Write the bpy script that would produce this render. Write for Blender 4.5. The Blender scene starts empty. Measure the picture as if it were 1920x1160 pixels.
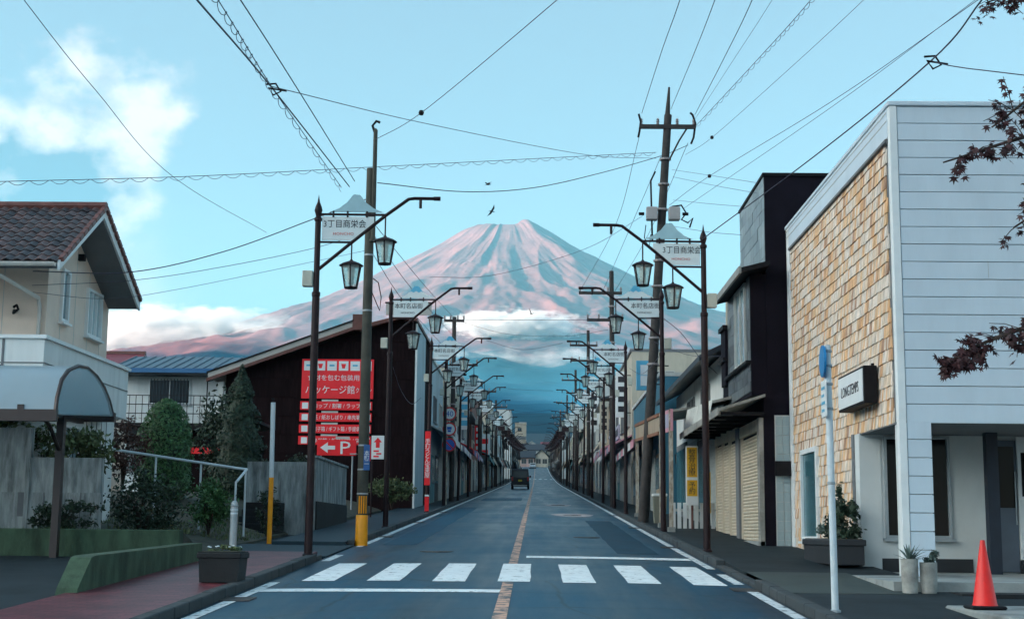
import bpy, bmesh, math, random
import numpy as np
from mathutils import Vector, Matrix, noise as mnoise

R = math.radians
rnd = random.Random(7)
scene = bpy.context.scene
COL = scene.collection

# ------------------------------------------------------------------ camera
cam_data = bpy.data.cameras.new('camera')
cam_data.lens = 50.0
cam_data.sensor_width = 36.0
cam_data.clip_start = 0.1
cam_data.clip_end = 60000.0
cam = bpy.data.objects.new('camera', cam_data)
COL.objects.link(cam)
cam.location = (0.0, 0.0, 1.55)
cam.matrix_world = (Matrix.Translation((0, 0, 1.55)) @ Matrix.Rotation(R(1.05), 4, 'Z')
                    @ Matrix.Rotation(R(90 + 8.89), 4, 'X') @ Matrix.Rotation(0.0105, 4, 'Z'))
scene.camera = cam

# ------------------------------------------------------------------ sky, sun, exposure
SUN_EL, SUN_ROT = R(10.5), R(256.0)      # low morning sun, from the east (left of the street)
world = bpy.data.worlds.new('World')
scene.world = world
world.use_nodes = True
wt = world.node_tree
wt.nodes.clear()


def wn(kind, **kw):
    n = wt.nodes.new(kind)
    for k, v in kw.items():
        if k.startswith('i_'):
            n.inputs[int(k[2:])].default_value = v
        else:
            setattr(n, k, v)
    return n


def wl(a, b):
    wt.links.new(a, b)


sky = wn('ShaderNodeTexSky', sky_type='NISHITA', sun_disc=False, sun_elevation=SUN_EL, sun_rotation=SUN_ROT,
         altitude=800.0, air_density=1.0, dust_density=0.35, ozone_density=2.2)
tint = wn('ShaderNodeMix', data_type='RGBA', blend_type='MULTIPLY')
tint.inputs[0].default_value = 1.0
tint.inputs[7].default_value = (0.95, 0.955, 0.955, 1)
soft = wn('ShaderNodeGamma')            # evens out the bright rim of the sky, all round
soft.inputs[1].default_value = 0.50
wl(sky.outputs[0], soft.inputs[0])
wl(soft.outputs[0], tint.inputs[6])
# clouds of the sky: a bank of cumulus low in the east-south-east
geo = wn('ShaderNodeTexCoord')
nrm = wn('ShaderNodeVectorMath', operation='NORMALIZE')
wl(geo.outputs['Generated'], nrm.inputs[0])
sep = wn('ShaderNodeSeparateXYZ')
wl(nrm.outputs[0], sep.inputs[0])


def wmath(op, a, b=None, c=None, clamp=False):
    n = wn('ShaderNodeMath', operation=op, use_clamp=clamp)
    for i, v in enumerate((a, b, c)):
        if v is None:
            continue
        if isinstance(v, (int, float)):
            n.inputs[i].default_value = v
        else:
            wl(v, n.inputs[i])
    return n.outputs[0]


def wsmooth(v, lo, hi, out0=0.0, out1=1.0):
    n = wn('ShaderNodeMapRange', interpolation_type='SMOOTHSTEP')
    wl(v, n.inputs[0])
    for i, x in zip((1, 2, 3, 4), (lo, hi, out0, out1)):
        n.inputs[i].default_value = x
    return n.outputs[0]


az = wmath('ARCTAN2', sep.outputs[0], sep.outputs[1])          # 0 = up the street, negative = left
el = wmath('ARCSINE', sep.outputs[2])
cloud_scale = wn('ShaderNodeVectorMath', operation='MULTIPLY')
cloud_scale.inputs[1].default_value = (1.0, 1.0, 1.25)
wl(nrm.outputs[0], cloud_scale.inputs[0])


def wnoise(scale, detail, rough, off):
    m = wn('ShaderNodeVectorMath', operation='ADD')
    m.inputs[1].default_value = off
    wl(cloud_scale.outputs[0], m.inputs[0])
    n = wn('ShaderNodeTexNoise')
    n.inputs['Scale'].default_value = scale
    n.inputs['Detail'].default_value = detail
    n.inputs['Roughness'].default_value = rough
    wl(m.outputs[0], n.inputs['Vector'])
    return n.outputs[0]


n_big = wnoise(9.0, 8.0, 0.52, (3.1, 0.4, 1.7))
n_mid = wnoise(13.0, 7.0, 0.55, (7.7, 1.9, 4.2))
n_fine = wnoise(24.0, 6.0, 0.55, (0.2, 5.4, 2.2))
# the bank: its top at about 18 degrees, its right edge well short of the mountain
rise = wsmooth(az, -0.42, -1.0, 0.300, 0.60)                   # unseen part, raised towards the sun to light the right-hand walls
m_top = wmath('SUBTRACT', rise, el)
m_side = wmath('MULTIPLY', wmath('SUBTRACT', -0.266, az), 1.15)
wob = wmath('MINIMUM', m_top, m_side)
wob = wmath('MULTIPLY_ADD', wmath('SUBTRACT', n_big, 0.5), 0.20, wob)
wob = wmath('MULTIPLY_ADD', wmath('SUBTRACT', n_fine, 0.5), 0.075, wob)
dens = wsmooth(wob, -0.004, 0.030)
low_band = wmath('MULTIPLY', wsmooth(wmath('MULTIPLY_ADD', wmath('SUBTRACT', n_big, 0.5), 0.12,
                 wmath('SUBTRACT', 0.215, el)), -0.01, 0.05), wsmooth(wmath('MULTIPLY_ADD', wmath('SUBTRACT', n_mid, 0.5), 0.10, az), -0.225, -0.275, 0.0, 0.85))
hor_band = wmath('MULTIPLY', wsmooth(wmath('MULTIPLY_ADD', wmath('SUBTRACT', n_big, 0.5), 0.08,
                 wmath('SUBTRACT', 0.150, el)), 0.0, 0.03), wsmooth(az, -0.16, -0.23, 0.0, 0.7))
low_band = wmath('MAXIMUM', low_band, hor_band)
dens = wmath('MAXIMUM', dens, low_band)
relief = wmath('MULTIPLY', wmath('SUBTRACT', n_mid, 0.53), 5.5)
lit = wmath('ADD', wsmooth(wob, 0.085, 0.012), relief, clamp=True)
lit = wmath('MULTIPLY', lit, wsmooth(el, 0.11, 0.27, 0.55, 1.0))
ccol = wn('ShaderNodeMix', data_type='RGBA')
ccol.inputs[6].default_value = (0.62, 0.92, 1.22, 1)            # shaded cloud
ccol.inputs[7].default_value = (2.75, 2.45, 2.40, 1)             # sunlit cloud
wl(lit, ccol.inputs[0])
# glow added to the unseen cloud near the sun, to light the shingle wall
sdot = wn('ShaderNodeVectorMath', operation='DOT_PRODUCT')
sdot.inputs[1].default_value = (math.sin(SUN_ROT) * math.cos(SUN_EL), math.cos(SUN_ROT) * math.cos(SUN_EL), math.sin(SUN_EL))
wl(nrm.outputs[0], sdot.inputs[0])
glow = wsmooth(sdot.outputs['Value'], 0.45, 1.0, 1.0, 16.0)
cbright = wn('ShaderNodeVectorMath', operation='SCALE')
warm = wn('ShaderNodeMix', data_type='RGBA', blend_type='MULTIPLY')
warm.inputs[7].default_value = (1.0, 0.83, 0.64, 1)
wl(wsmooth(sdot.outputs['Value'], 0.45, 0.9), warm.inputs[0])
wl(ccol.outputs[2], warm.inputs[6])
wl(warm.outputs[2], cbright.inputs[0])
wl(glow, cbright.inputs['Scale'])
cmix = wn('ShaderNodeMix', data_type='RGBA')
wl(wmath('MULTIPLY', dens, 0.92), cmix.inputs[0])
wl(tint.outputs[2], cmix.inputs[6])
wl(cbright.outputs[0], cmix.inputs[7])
bg = wn('ShaderNodeBackground')
bg.inputs[1].default_value = 0.083
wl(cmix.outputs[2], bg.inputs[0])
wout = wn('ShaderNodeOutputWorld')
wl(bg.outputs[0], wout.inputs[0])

sun_data = bpy.data.lights.new('sun', 'SUN')
sun_data.energy = 3.9
sun_data.angle = R(0.53)
sun_data.color = (1.0, 0.74, 0.56)
sun = bpy.data.objects.new('sun', sun_data)
COL.objects.link(sun)
sun_dir = Vector((math.sin(SUN_ROT) * math.cos(SUN_EL), math.cos(SUN_ROT) * math.cos(SUN_EL), math.sin(SUN_EL)))
sun.rotation_euler = sun_dir.to_track_quat('Z', 'Y').to_euler()
sun.location = (-60, -20, 60)

vs = scene.view_settings
vs.view_transform = 'Standard'
vs.look = 'None'
vs.gamma = 1.0
vs.exposure = 2.42
vs.use_curve_mapping = False
try:
    scene.cycles.use_denoising = True
    scene.cycles.max_bounces = 6
    scene.cycles.diffuse_bounces = 3
    scene.cycles.glossy_bounces = 3
    scene.cycles.transmission_bounces = 4
    scene.cycles.transparent_max_bounces = 8
    scene.cycles.volume_bounces = 2
    scene.cycles.caustics_reflective = False
    scene.cycles.caustics_refractive = False
except Exception:
    pass

# ------------------------------------------------------------------ heights of the ground
TAB_R = [0, 200, 345, 770, 1290, 2021, 2390, 3200, 4000, 6000, 8000, 10000, 12000, 13000, 13630, 13850, 14000, 15000]
TAB_H = [2935, 2950, 2975, 2748, 2460, 2090, 1948, 1640, 1395, 880, 545, 312, 130, 58, 17.9, 6.24, 0, -41.6]
MX, MY = -320.0, 14000.0


def _pchip():
    x = np.array(TAB_R, float)
    y = np.array(TAB_H, float)
    h = np.diff(x)
    d = np.diff(y) / h
    m = np.zeros_like(y)
    m[0], m[-1] = d[0], d[-1]
    for i in range(1, len(y) - 1):
        if d[i - 1] * d[i] > 0:
            w1, w2 = 2 * h[i] + h[i - 1], h[i] + 2 * h[i - 1]
            m[i] = (w1 + w2) / (w1 / d[i - 1] + w2 / d[i])
    return x, y, h, m


_PX, _PY, _PH, _PM = _pchip()


def mount_h(r):
    r = np.clip(np.asarray(r, float), 0, 15000)
    i = np.clip(np.searchsorted(_PX, r) - 1, 0, len(_PX) - 2)
    t = (r - _PX[i]) / _PH[i]
    return ((2 * t**3 - 3 * t**2 + 1) * _PY[i] + (t**3 - 2 * t**2 + t) * _PH[i] * _PM[i]
            + (-2 * t**3 + 3 * t**2) * _PY[i + 1] + (t**3 - t**2) * _PH[i] * _PM[i + 1])


def Z(y):
    """height of the road at a distance y up the street"""
    if y <= 150:
        return 0.0416 * y
    if y <= 370:
        return 0.0416 * y + 5.2e-5 * (y - 150) ** 2
    return float(mount_h(14000.0 - y))


KERB_L, KERB_R = -3.74, 2.99           # kerb faces
CENTRE = -0.38


# ------------------------------------------------------------------ materials
def mat(name, col, rough=0.7, var=0.12, scale=6.0, bump=0.0, bscale=None, metallic=0.0, spec=0.5, col2=None, detail=5.0,
        streak=None, coat=0.0, stain=0.0, sscale=1.2):
    """painted / mineral surface: base colour with two scales of variation, optional vertical streaks and fine relief"""
    m = bpy.data.materials.new(name)
    m.use_nodes = True
    t = m.node_tree
    n = t.nodes
    b = n['Principled BSDF']
    tc = n.new('ShaderNodeTexCoord')
    mp = n.new('ShaderNodeMapping')
    oi = n.new('ShaderNodeObjectInfo')
    add = n.new('ShaderNodeVectorMath')
    add.operation = 'ADD'
    sc = n.new('ShaderNodeVectorMath')
    sc.operation = 'SCALE'
    cmb = n.new('ShaderNodeCombineXYZ')
    for k in range(3):
        t.links.new(oi.outputs['Random'], cmb.inputs[k])
    t.links.new(cmb.outputs[0], sc.inputs[0])
    sc.inputs['Scale'].default_value = 37.0
    t.links.new(tc.outputs['Object'], add.inputs[0])
    t.links.new(sc.outputs[0], add.inputs[1])
    t.links.new(add.outputs[0], mp.inputs[0])
    if streak:
        mp.inputs['Scale'].default_value = streak
    nz = n.new('ShaderNodeTexNoise')
    nz.inputs['Scale'].default_value = scale
    nz.inputs['Detail'].default_value = detail
    nz.inputs['Roughness'].default_value = 0.6
    t.links.new(mp.outputs[0], nz.inputs['Vector'])
    ramp = n.new('ShaderNodeValToRGB')
    c = Vector(col[:3])
    lo = tuple(c * (1 - var)) if col2 is None else tuple(col2[:3])
    hi = tuple(c * (1 + var)) if col2 is None else tuple(col[:3])
    ramp.color_ramp.elements[0].position = 0.3
    ramp.color_ramp.elements[1].position = 0.7
    ramp.color_ramp.elements[0].color = (*lo, 1)
    ramp.color_ramp.elements[1].color = (*hi, 1)
    t.links.new(nz.outputs[0], ramp.inputs[0])
    out = ramp.outputs[0]
    if stain > 0:
        st = n.new('ShaderNodeTexNoise')
        st.inputs['Scale'].default_value = sscale
        st.inputs['Detail'].default_value = 8
        st.inputs['Roughness'].default_value = 0.65
        t.links.new(mp.outputs[0], st.inputs['Vector'])
        mr = n.new('ShaderNodeMapRange')
        mr.inputs[1].default_value = 0.48
        mr.inputs[2].default_value = 0.72
        mr.inputs[3].default_value = 1.0
        mr.inputs[4].default_value = 1.0 - stain
        t.links.new(st.outputs[0], mr.inputs[0])
        mx = n.new('ShaderNodeMix')
        mx.data_type = 'RGBA'
        mx.blend_type = 'MULTIPLY'
        mx.inputs[0].default_value = 1.0
        t.links.new(out, mx.inputs[6])
        t.links.new(mr.outputs[0], mx.inputs[7])
        out = mx.outputs[2]
    t.links.new(out, b.inputs['Base Color'])
    b.inputs['Roughness'].default_value = rough
    b.inputs['Metallic'].default_value = metallic
    b.inputs['Specular IOR Level'].default_value = spec
    b.inputs['Coat Weight'].default_value = coat
    if bump > 0:
        bn = n.new('ShaderNodeTexNoise')
        bn.inputs['Scale'].default_value = bscale or scale * 4
        bn.inputs['Detail'].default_value = 4
        t.links.new(mp.outputs[0], bn.inputs['Vector'])
        bp = n.new('ShaderNodeBump')
        bp.inputs['Strength'].default_value = bump
        bp.inputs['Distance'].default_value = 0.02
        t.links.new(bn.outputs[0], bp.inputs['Height'])
        t.links.new(bp.outputs[0], b.inputs['Normal'])
    return m


def mat_piece(name, ramp_cols, rough=0.75, grain=(3, 3, 30), gvar=0.25):
    """colour picked per piece by the object's own random number, with grain"""
    m = bpy.data.materials.new(name)
    m.use_nodes = True
    t = m.node_tree
    n = t.nodes
    b = n['Principled BSDF']
    at = n.new('ShaderNodeAttribute')
    at.attribute_name = 'tone'
    at.attribute_type = 'GEOMETRY'
    at2 = n.new('ShaderNodeAttribute')
    at2.attribute_name = 'tone'
    at2.attribute_type = 'OBJECT'
    addm = n.new('ShaderNodeMath')
    t.links.new(at.outputs['Fac'], addm.inputs[0])
    t.links.new(at2.outputs['Fac'], addm.inputs[1])
    ramp = n.new('ShaderNodeValToRGB')
    cr = ramp.color_ramp
    k = len(ramp_cols)
    while len(cr.elements) < k:
        cr.elements.new(0.5)
    for i, c in enumerate(ramp_cols):
        cr.elements[i].position = i / (k - 1)
        cr.elements[i].color = (*c, 1)
    t.links.new(addm.outputs[0], ramp.inputs[0])
    tc = n.new('ShaderNodeTexCoord')
    geo_ = n.new('ShaderNodeNewGeometry')
    mp = n.new('ShaderNodeMapping')
    mp.inputs['Scale'].default_value = grain
    t.links.new(geo_.outputs['Position'], mp.inputs[0])
    nz = n.new('ShaderNodeTexNoise')
    nz.inputs['Scale'].default_value = 1.0
    nz.inputs['Detail'].default_value = 6
    t.links.new(mp.outputs[0], nz.inputs['Vector'])
    mr = n.new('ShaderNodeMapRange')
    mr.inputs[1].default_value = 0.3
    mr.inputs[2].default_value = 0.7
    mr.inputs[3].default_value = 1 - gvar
    mr.inputs[4].default_value = 1 + gvar
    t.links.new(nz.outputs[0], mr.inputs[0])
    mx = n.new('ShaderNodeMix')
    mx.data_type = 'RGBA'
    mx.blend_type = 'MULTIPLY'
    mx.inputs[0].default_value = 1
    t.links.new(ramp.outputs[0], mx.inputs[6])
    t.links.new(mr.outputs[0], mx.inputs[7])
    t.links.new(mx.outputs[2], b.inputs['Base Color'])
    b.inputs['Roughness'].default_value = rough
    return m


def mat_glass(name, col=(0.02, 0.03, 0.035), rough=0.08, spec=0.6):
    m = bpy.data.materials.new(name)
    m.use_nodes = True
    t = m.node_tree
    b = t.nodes['Principled BSDF']
    nz = t.nodes.new('ShaderNodeTexNoise')
    nz.inputs['Scale'].default_value = 1.3
    r_ = t.nodes.new('ShaderNodeValToRGB')
    r_.color_ramp.elements[0].color = (*[c * 0.6 for c in col], 1)
    r_.color_ramp.elements[1].color = (*[c * 1.5 for c in col], 1)
    tc = t.nodes.new('ShaderNodeTexCoord')
    t.links.new(tc.outputs['Object'], nz.inputs['Vector'])
    t.links.new(nz.outputs[0], r_.inputs[0])
    t.links.new(r_.outputs[0], b.inputs['Base Color'])
    b.inputs['Roughness'].default_value = rough
    b.inputs['Specular IOR Level'].default_value = spec
    return m


# ------------------------------------------------------------------ mesh collector
class MB:
    def __init__(self):
        self.v, self.f = [], []

    def add(self, vs_, fs_):
        o = len(self.v)
        self.v += [tuple(p) for p in vs_]
        self.f += [tuple(i + o for i in f) for f in fs_]
        return self

    def box(self, x0, x1, y0, y1, z0, z1, bev=0.0):
        if bev <= 0:
            vs_ = [(x, y, z) for z in (z0, z1) for y in (y0, y1) for x in (x0, x1)]
            return self.add(vs_, [(0, 2, 3, 1), (4, 5, 7, 6), (0, 1, 5, 4), (2, 6, 7, 3), (0, 4, 6, 2), (1, 3, 7, 5)])
        b = bev
        pts, fs_ = [], []

        def vid(p):
            pts.append(p)
            return len(pts) - 1
        ids = {}
        for sx in (0, 1):
            for sy in (0, 1):
                for sz in (0, 1):
                    X, Y, Zz = (x0, x1)[sx], (y0, y1)[sy], (z0, z1)[sz]
                    ix, iy, iz = X + (b, -b)[sx], Y + (b, -b)[sy], Zz + (b, -b)[sz]
                    ids[sx, sy, sz] = (vid((X, iy, iz)), vid((ix, Y, iz)), vid((ix, iy, Zz)))
        for s in (0, 1):
            q = [ids[s, 0, 0][0], ids[s, 1, 0][0], ids[s, 1, 1][0], ids[s, 0, 1][0]]
            fs_.append(q if s else q[::-1])
            q = [ids[0, s, 0][1], ids[1, s, 0][1], ids[1, s, 1][1], ids[0, s, 1][1]]
            fs_.append(q[::-1] if s else q)
            q = [ids[0, 0, s][2], ids[1, 0, s][2], ids[1, 1, s][2], ids[0, 1, s][2]]
            fs_.append(q if s else q[::-1])
        for s in (0, 1):
            for u in (0, 1):
                a, c = ids[s, u, 0], ids[s, u, 1]
                fs_.append((a[0], c[0], c[1], a[1]))
                a, c = ids[s, 0, u], ids[s, 1, u]
                fs_.append((a[0], c[0], c[2], a[2]))
                a, c = ids[0, s, u], ids[1, s, u]
                fs_.append((a[1], c[1], c[2], a[2]))
        for k in ids:
            fs_.append(ids[k])
        return self.add(pts, fs_)

    def cyl(self, p0, p1, r0, r1=None, n=10, cap=True):
        r1 = r0 if r1 is None else r1
        p0, p1 = Vector(p0), Vector(p1)
        ax = (p1 - p0).normalized()
        u = ax.orthogonal().normalized()
        w = ax.cross(u)
        vs_ = []
        for p, r in ((p0, r0), (p1, r1)):
            for i in range(n):
                a = 2 * math.pi * i / n
                vs_.append(p + (u * math.cos(a) + w * math.sin(a)) * r)
        fs_ = [(i, (i + 1) % n, n + (i + 1) % n, n + i) for i in range(n)]
        if cap:
            fs_ += [tuple(range(n))[::-1], tuple(range(n, 2 * n))]
        return self.add(vs_, fs_)

    def tube(self, pts, r, n=6, cap=True):
        """sweep along a polyline"""
        pts = [Vector(p) for p in pts]
        rs = r if isinstance(r, (list, tuple)) else [r] * len(pts)
        d0 = (pts[1] - pts[0]).normalized()
        u = d0.orthogonal().normalized()
        vs_ = []
        for i, p in enumerate(pts):
            a = pts[max(i - 1, 0)]
            c = pts[min(i + 1, len(pts) - 1)]
            d = (c - a).normalized()
            u = (u - d * u.dot(d))
            u = u.normalized() if u.length > 1e-6 else d.orthogonal().normalized()
            w = d.cross(u)
            for k in range(n):
                t = 2 * math.pi * k / n
                vs_.append(p + (u * math.cos(t) + w * math.sin(t)) * rs[i])
        fs_ = []
        for i in range(len(pts) - 1):
            for k in range(n):
                k2 = (k + 1) % n
                fs_.append((i * n + k, i * n + k2, (i + 1) * n + k2, (i + 1) * n + k))
        if cap:
            fs_ += [tuple(range(n))[::-1], tuple(range((len(pts) - 1) * n, len(pts) * n))]
        return self.add(vs_, fs_)

    def lathe(self, prof, c=(0, 0, 0), n=12):
        """profile (r, z) turned about a vertical axis through c"""
        vs_ = []
        for r, z in prof:
            for k in range(n):
                a = 2 * math.pi * k / n
                vs_.append((c[0] + r * math.cos(a), c[1] + r * math.sin(a), c[2] + z))
        fs_ = []
        for i in range(len(prof) - 1):
            for k in range(n):
                k2 = (k + 1) % n
                fs_.append((i * n + k, i * n + k2, (i + 1) * n + k2, (i + 1) * n + k))
        fs_ += [tuple(range(n))[::-1], tuple(range((len(prof) - 1) * n, len(prof) * n))]
        return self.add(vs_, fs_)

    def prism(self, poly, axis, a, b):
        """poly of 2-D points extruded along an axis ('x','y','z') from a to b"""
        k = len(poly)

        def p3(p, t):
            return {'x': (t, p[0], p[1]), 'y': (p[0], t, p[1]), 'z': (p[0], p[1], t)}[axis]
        vs_ = [p3(p, a) for p in poly] + [p3(p, b) for p in poly]
        fs_ = [tuple(range(k))[::-1], tuple(range(k, 2 * k))] + [(i, (i + 1) % k, k + (i + 1) % k, k + i) for i in range(k)]
        return self.add(vs_, fs_)

    def quad(self, a, b, c, d):
        return self.add([a, b, c, d], [(0, 1, 2, 3)])

    def mesh(self, name, material, smooth=False):
        me = bpy.data.meshes.new(name)
        me.from_pydata(self.v, [], self.f)
        bm = bmesh.new()
        bm.from_mesh(me)
        bmesh.ops.recalc_face_normals(bm, faces=bm.faces)
        bm.to_mesh(me)
        bm.free()
        if material:
            me.materials.append(material)
        if smooth:
            me.polygons.foreach_set('use_smooth', [True] * len(me.polygons))
            if smooth != 'all':
                me.set_sharp_from_angle(angle=R(40))
        return me

    def build(self, name, material, parent=None, smooth=False):
        return obj(name, self.mesh(name, material, smooth), parent)


def obj(name, me, parent=None):
    o = bpy.data.objects.new(name, me)
    COL.objects.link(o)
    if parent is not None:
        o.parent = parent
    return o


def tag(o, label=None, cat=None, group=None, kind=None):
    if label:
        o['label'] = label
    if cat:
        o['category'] = cat
    if group:
        o['group'] = group
    if kind:
        o['kind'] = kind
    return o


def empty(name, loc=(0, 0, 0), label=None, cat=None, group=None, rz=0.0):
    o = bpy.data.objects.new(name, None)
    o.empty_display_size = 0.3
    COL.objects.link(o)
    o.location = loc
    o.rotation_euler = (0, 0, rz)
    return tag(o, label, cat, group)


def kids(o):
    return [c for c in list(o.children)]


def copy_tree(o, parent=None):
    c = o.copy()
    COL.objects.link(c)
    c.parent = parent
    for ch in kids(o):
        copy_tree(ch, c)
    return c


_TXT = {}


def text_mesh(body, size, depth, material, align='CENTER', vertical=False, width=None, spacing=1.0):
    """lettering as a thin solid in the XZ plane, facing -Y, centred on the origin"""
    if vertical:
        body = '\n'.join(body)
    key = (body, size, depth, material.name, width, align)
    if key in _TXT:
        return _TXT[key]
    cu = bpy.data.curves.new('lettering', 'FONT')
    cu.body = body
    cu.size = size
    cu.extrude = depth / 2
    cu.align_x = align
    cu.align_y = 'CENTER'
    cu.resolution_u = 2
    cu.space_line = 0.86
    cu.space_character = spacing
    ob = bpy.data.objects.new('lettering_tmp', cu)
    COL.objects.link(ob)
    dg = bpy.context.evaluated_depsgraph_get()
    dg.update()
    me = bpy.data.meshes.new_from_object(ob.evaluated_get(dg))
    me.name = 'lettering'
    bpy.data.objects.remove(ob)
    bpy.data.curves.remove(cu)
    co = np.zeros(len(me.vertices) * 3)
    me.vertices.foreach_get('co', co)
    co = co.reshape(-1, 3)
    if len(co):
        mid = (co.min(0) + co.max(0)) / 2
        co = co - mid
        if width:
            w = co[:, 0].max() - co[:, 0].min()
            co[:, 0] *= width / w
        co = np.stack([co[:, 0], -co[:, 2], co[:, 1]], 1)
        me.vertices.foreach_set('co', co.ravel())
    me.materials.clear()
    me.materials.append(material)
    me.update()
    _TXT[key] = me
    return me


def lettering(body, size, loc, parent, material, rz=0.0, depth=0.004, vertical=False, width=None, name='lettering', spacing=1.0):
    o = obj(name, text_mesh(body, size, depth, material, vertical=vertical, width=width, spacing=spacing), parent)
    o.location = loc
    o.rotation_euler = (0, 0, rz)
    return o
# ------------------------------------------------------------------ materials used all over
M = {}
M['asphalt'] = mat('asphalt', (0.030, 0.042, 0.052), 0.42, 0.22, 0.9, 0.35, 90, stain=0.25, sscale=0.35)
M['mountain'] = None


def mountain_material():
    m = bpy.data.materials.new('mountain_rock')
    m.use_nodes = True
    t = m.node_tree
    n = t.nodes
    b = n['Principled BSDF']
    b.inputs['Roughness'].default_value = 0.95
    b.inputs['Specular IOR Level'].default_value = 0.1
    geo_ = n.new('ShaderNodeNewGeometry')
    sp = n.new('ShaderNodeSeparateXYZ')
    t.links.new(geo_.outputs['Position'], sp.inputs[0])
    nz = n.new('ShaderNodeTexNoise')
    nz.inputs['Scale'].default_value = 0.0022
    nz.inputs['Detail'].default_value = 9
    nz.inputs['Roughness'].default_value = 0.62
    t.links.new(geo_.outputs['Position'], nz.inputs['Vector'])
    nf = n.new('ShaderNodeTexNoise')
    nf.inputs['Scale'].default_value = 0.012
    nf.inputs['Detail'].default_value = 8
    t.links.new(geo_.outputs['Position'], nf.inputs['Vector'])
    rock = n.new('ShaderNodeValToRGB')
    e = rock.color_ramp.elements
    e[0].position, e[0].color = 0.32, (0.115, 0.050, 0.058, 1)
    e[1].position, e[1].color = 0.68, (0.235, 0.105, 0.110, 1)
    t.links.new(nz.outputs[0], rock.inputs[0])
    forest = n.new('ShaderNodeValToRGB')
    e = forest.color_ramp.elements
    e[0].position, e[0].color = 0.35, (0.004, 0.026, 0.046, 1)
    e[1].position, e[1].color = 0.7, (0.012, 0.054, 0.078, 1)
    t.links.new(nf.outputs[0], forest.inputs[0])
    # tree line: wobbling with the noise
    ma = n.new('ShaderNodeMath')
    ma.operation = 'MULTIPLY_ADD'
    ma.inputs[1].default_value = 900.0
    t.links.new(nz.outputs[0], ma.inputs[0])
    t.links.new(sp.outputs[2], ma.inputs[2])
    mr = n.new('ShaderNodeMapRange')
    mr.inputs[1].default_value = 1450
    mr.inputs[2].default_value = 1800
    t.links.new(ma.outputs[0], mr.inputs[0])
    mx = n.new('ShaderNodeMix')
    mx.data_type = 'RGBA'
    t.links.new(mr.outputs[0], mx.inputs[0])
    t.links.new(forest.outputs[0], mx.inputs[6])
    t.links.new(rock.outputs[0], mx.inputs[7])
    t.links.new(mx.outputs[2], b.inputs['Base Color'])
    bp = n.new('ShaderNodeBump')
    bp.inputs['Strength'].default_value = 0.35
    bp.inputs['Distance'].default_value = 30.0
    t.links.new(nf.outputs[0], bp.inputs['Height'])
    t.links.new(bp.outputs[0], b.inputs['Normal'])
    return m


def build_mountain():
    NT, NR = 620, 300
    th = np.linspace(R(-205), R(25), NT)          # the half that looks north to the street, and its flanks
    rr = np.concatenate([np.linspace(0, 4200, 190), np.geomspace(4260, 11400, NR - 190)])
    verts = np.zeros((NR, NT, 3))
    base = mount_h(rr)
    for i, r in enumerate(rr):
        amp = np.interp(r, [0, 300, 700, 1600, 3500, 7000, 11800], [4, 7, 18, 46, 85, 80, 14])
        for j, a in enumerate(th):
            ca, sa = math.cos(a), math.sin(a)
            # gullies run down the slope: noise stretched along the radius
            q = Vector((ca * 5.5, sa * 5.5, r * 0.0011))
            wv = mnoise.noise(Vector((ca * 2.2, sa * 2.2, r * 0.0011 + 3.0))) * 0.35
            q2 = Vector((ca * 15 + wv * 3, sa * 15, r * 0.0022 + 9.0))
            q3 = Vector((ca * 40 + wv * 8, sa * 40, r * 0.0050 + 5.0))
            g = (1 - abs(mnoise.noise(q)) * 2) * 0.9 + mnoise.noise(q2) * 0.50 + mnoise.noise(q3) * 0.14 * (1 + mnoise.noise(q))
            fine = mnoise.fractal(Vector((r * ca * 0.004, r * sa * 0.004, 2.0)), 0.9, 2.1, 4) * 0.22
            h = base[i] + amp * (g - 0.5) + amp * fine
            verts[i, j] = (MX + r * ca, MY + r * sa, h)
    # a blunt shoulder right of the crater and a ridge running down from it towards the street
    dx = verts[:, :, 0] - (MX + 250)
    dy = verts[:, :, 1] - (MY - 260)
    verts[:, :, 2] += 42 * np.exp(-(dx / 110) ** 2 - (dy / 260) ** 2)
    verts[:, :, 2] += 22 * np.exp(-((verts[:, :, 0] - MX + 230) / 120) ** 2 - (dy / 300) ** 2)
    ang = np.arctan2(verts[:, :, 1] - MY, verts[:, :, 0] - MX)
    rad = np.hypot(verts[:, :, 0] - MX, verts[:, :, 1] - MY)
    ridge_dir = R(-63) + 0.00002 * rad
    verts[:, :, 2] += 75 * np.exp(-((ang - ridge_dir) / 0.13) ** 2) * np.exp(-((rad - 1100) / 900) ** 2)
    f = []
    for i in range(NR - 1):
        for j in range(NT - 1):
            a = i * NT + j
            if abs(verts[i, j, 0]) > 8000 or verts[i, j, 1] > 18800:
                continue
            f.append((a, a + 1, a + NT + 1, a + NT))
    me = bpy.data.meshes.new('mountain')
    me.from_pydata(verts.reshape(-1, 3).tolist(), [], f)
    me.materials.append(mountain_material())
    me.polygons.foreach_set('use_smooth', [True] * len(me.polygons))
    o = obj('mountain', me)
    tag(o, 'bare reddish volcano cone rising above the end of the street', 'mountain', kind='structure')


build_mountain()


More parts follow.
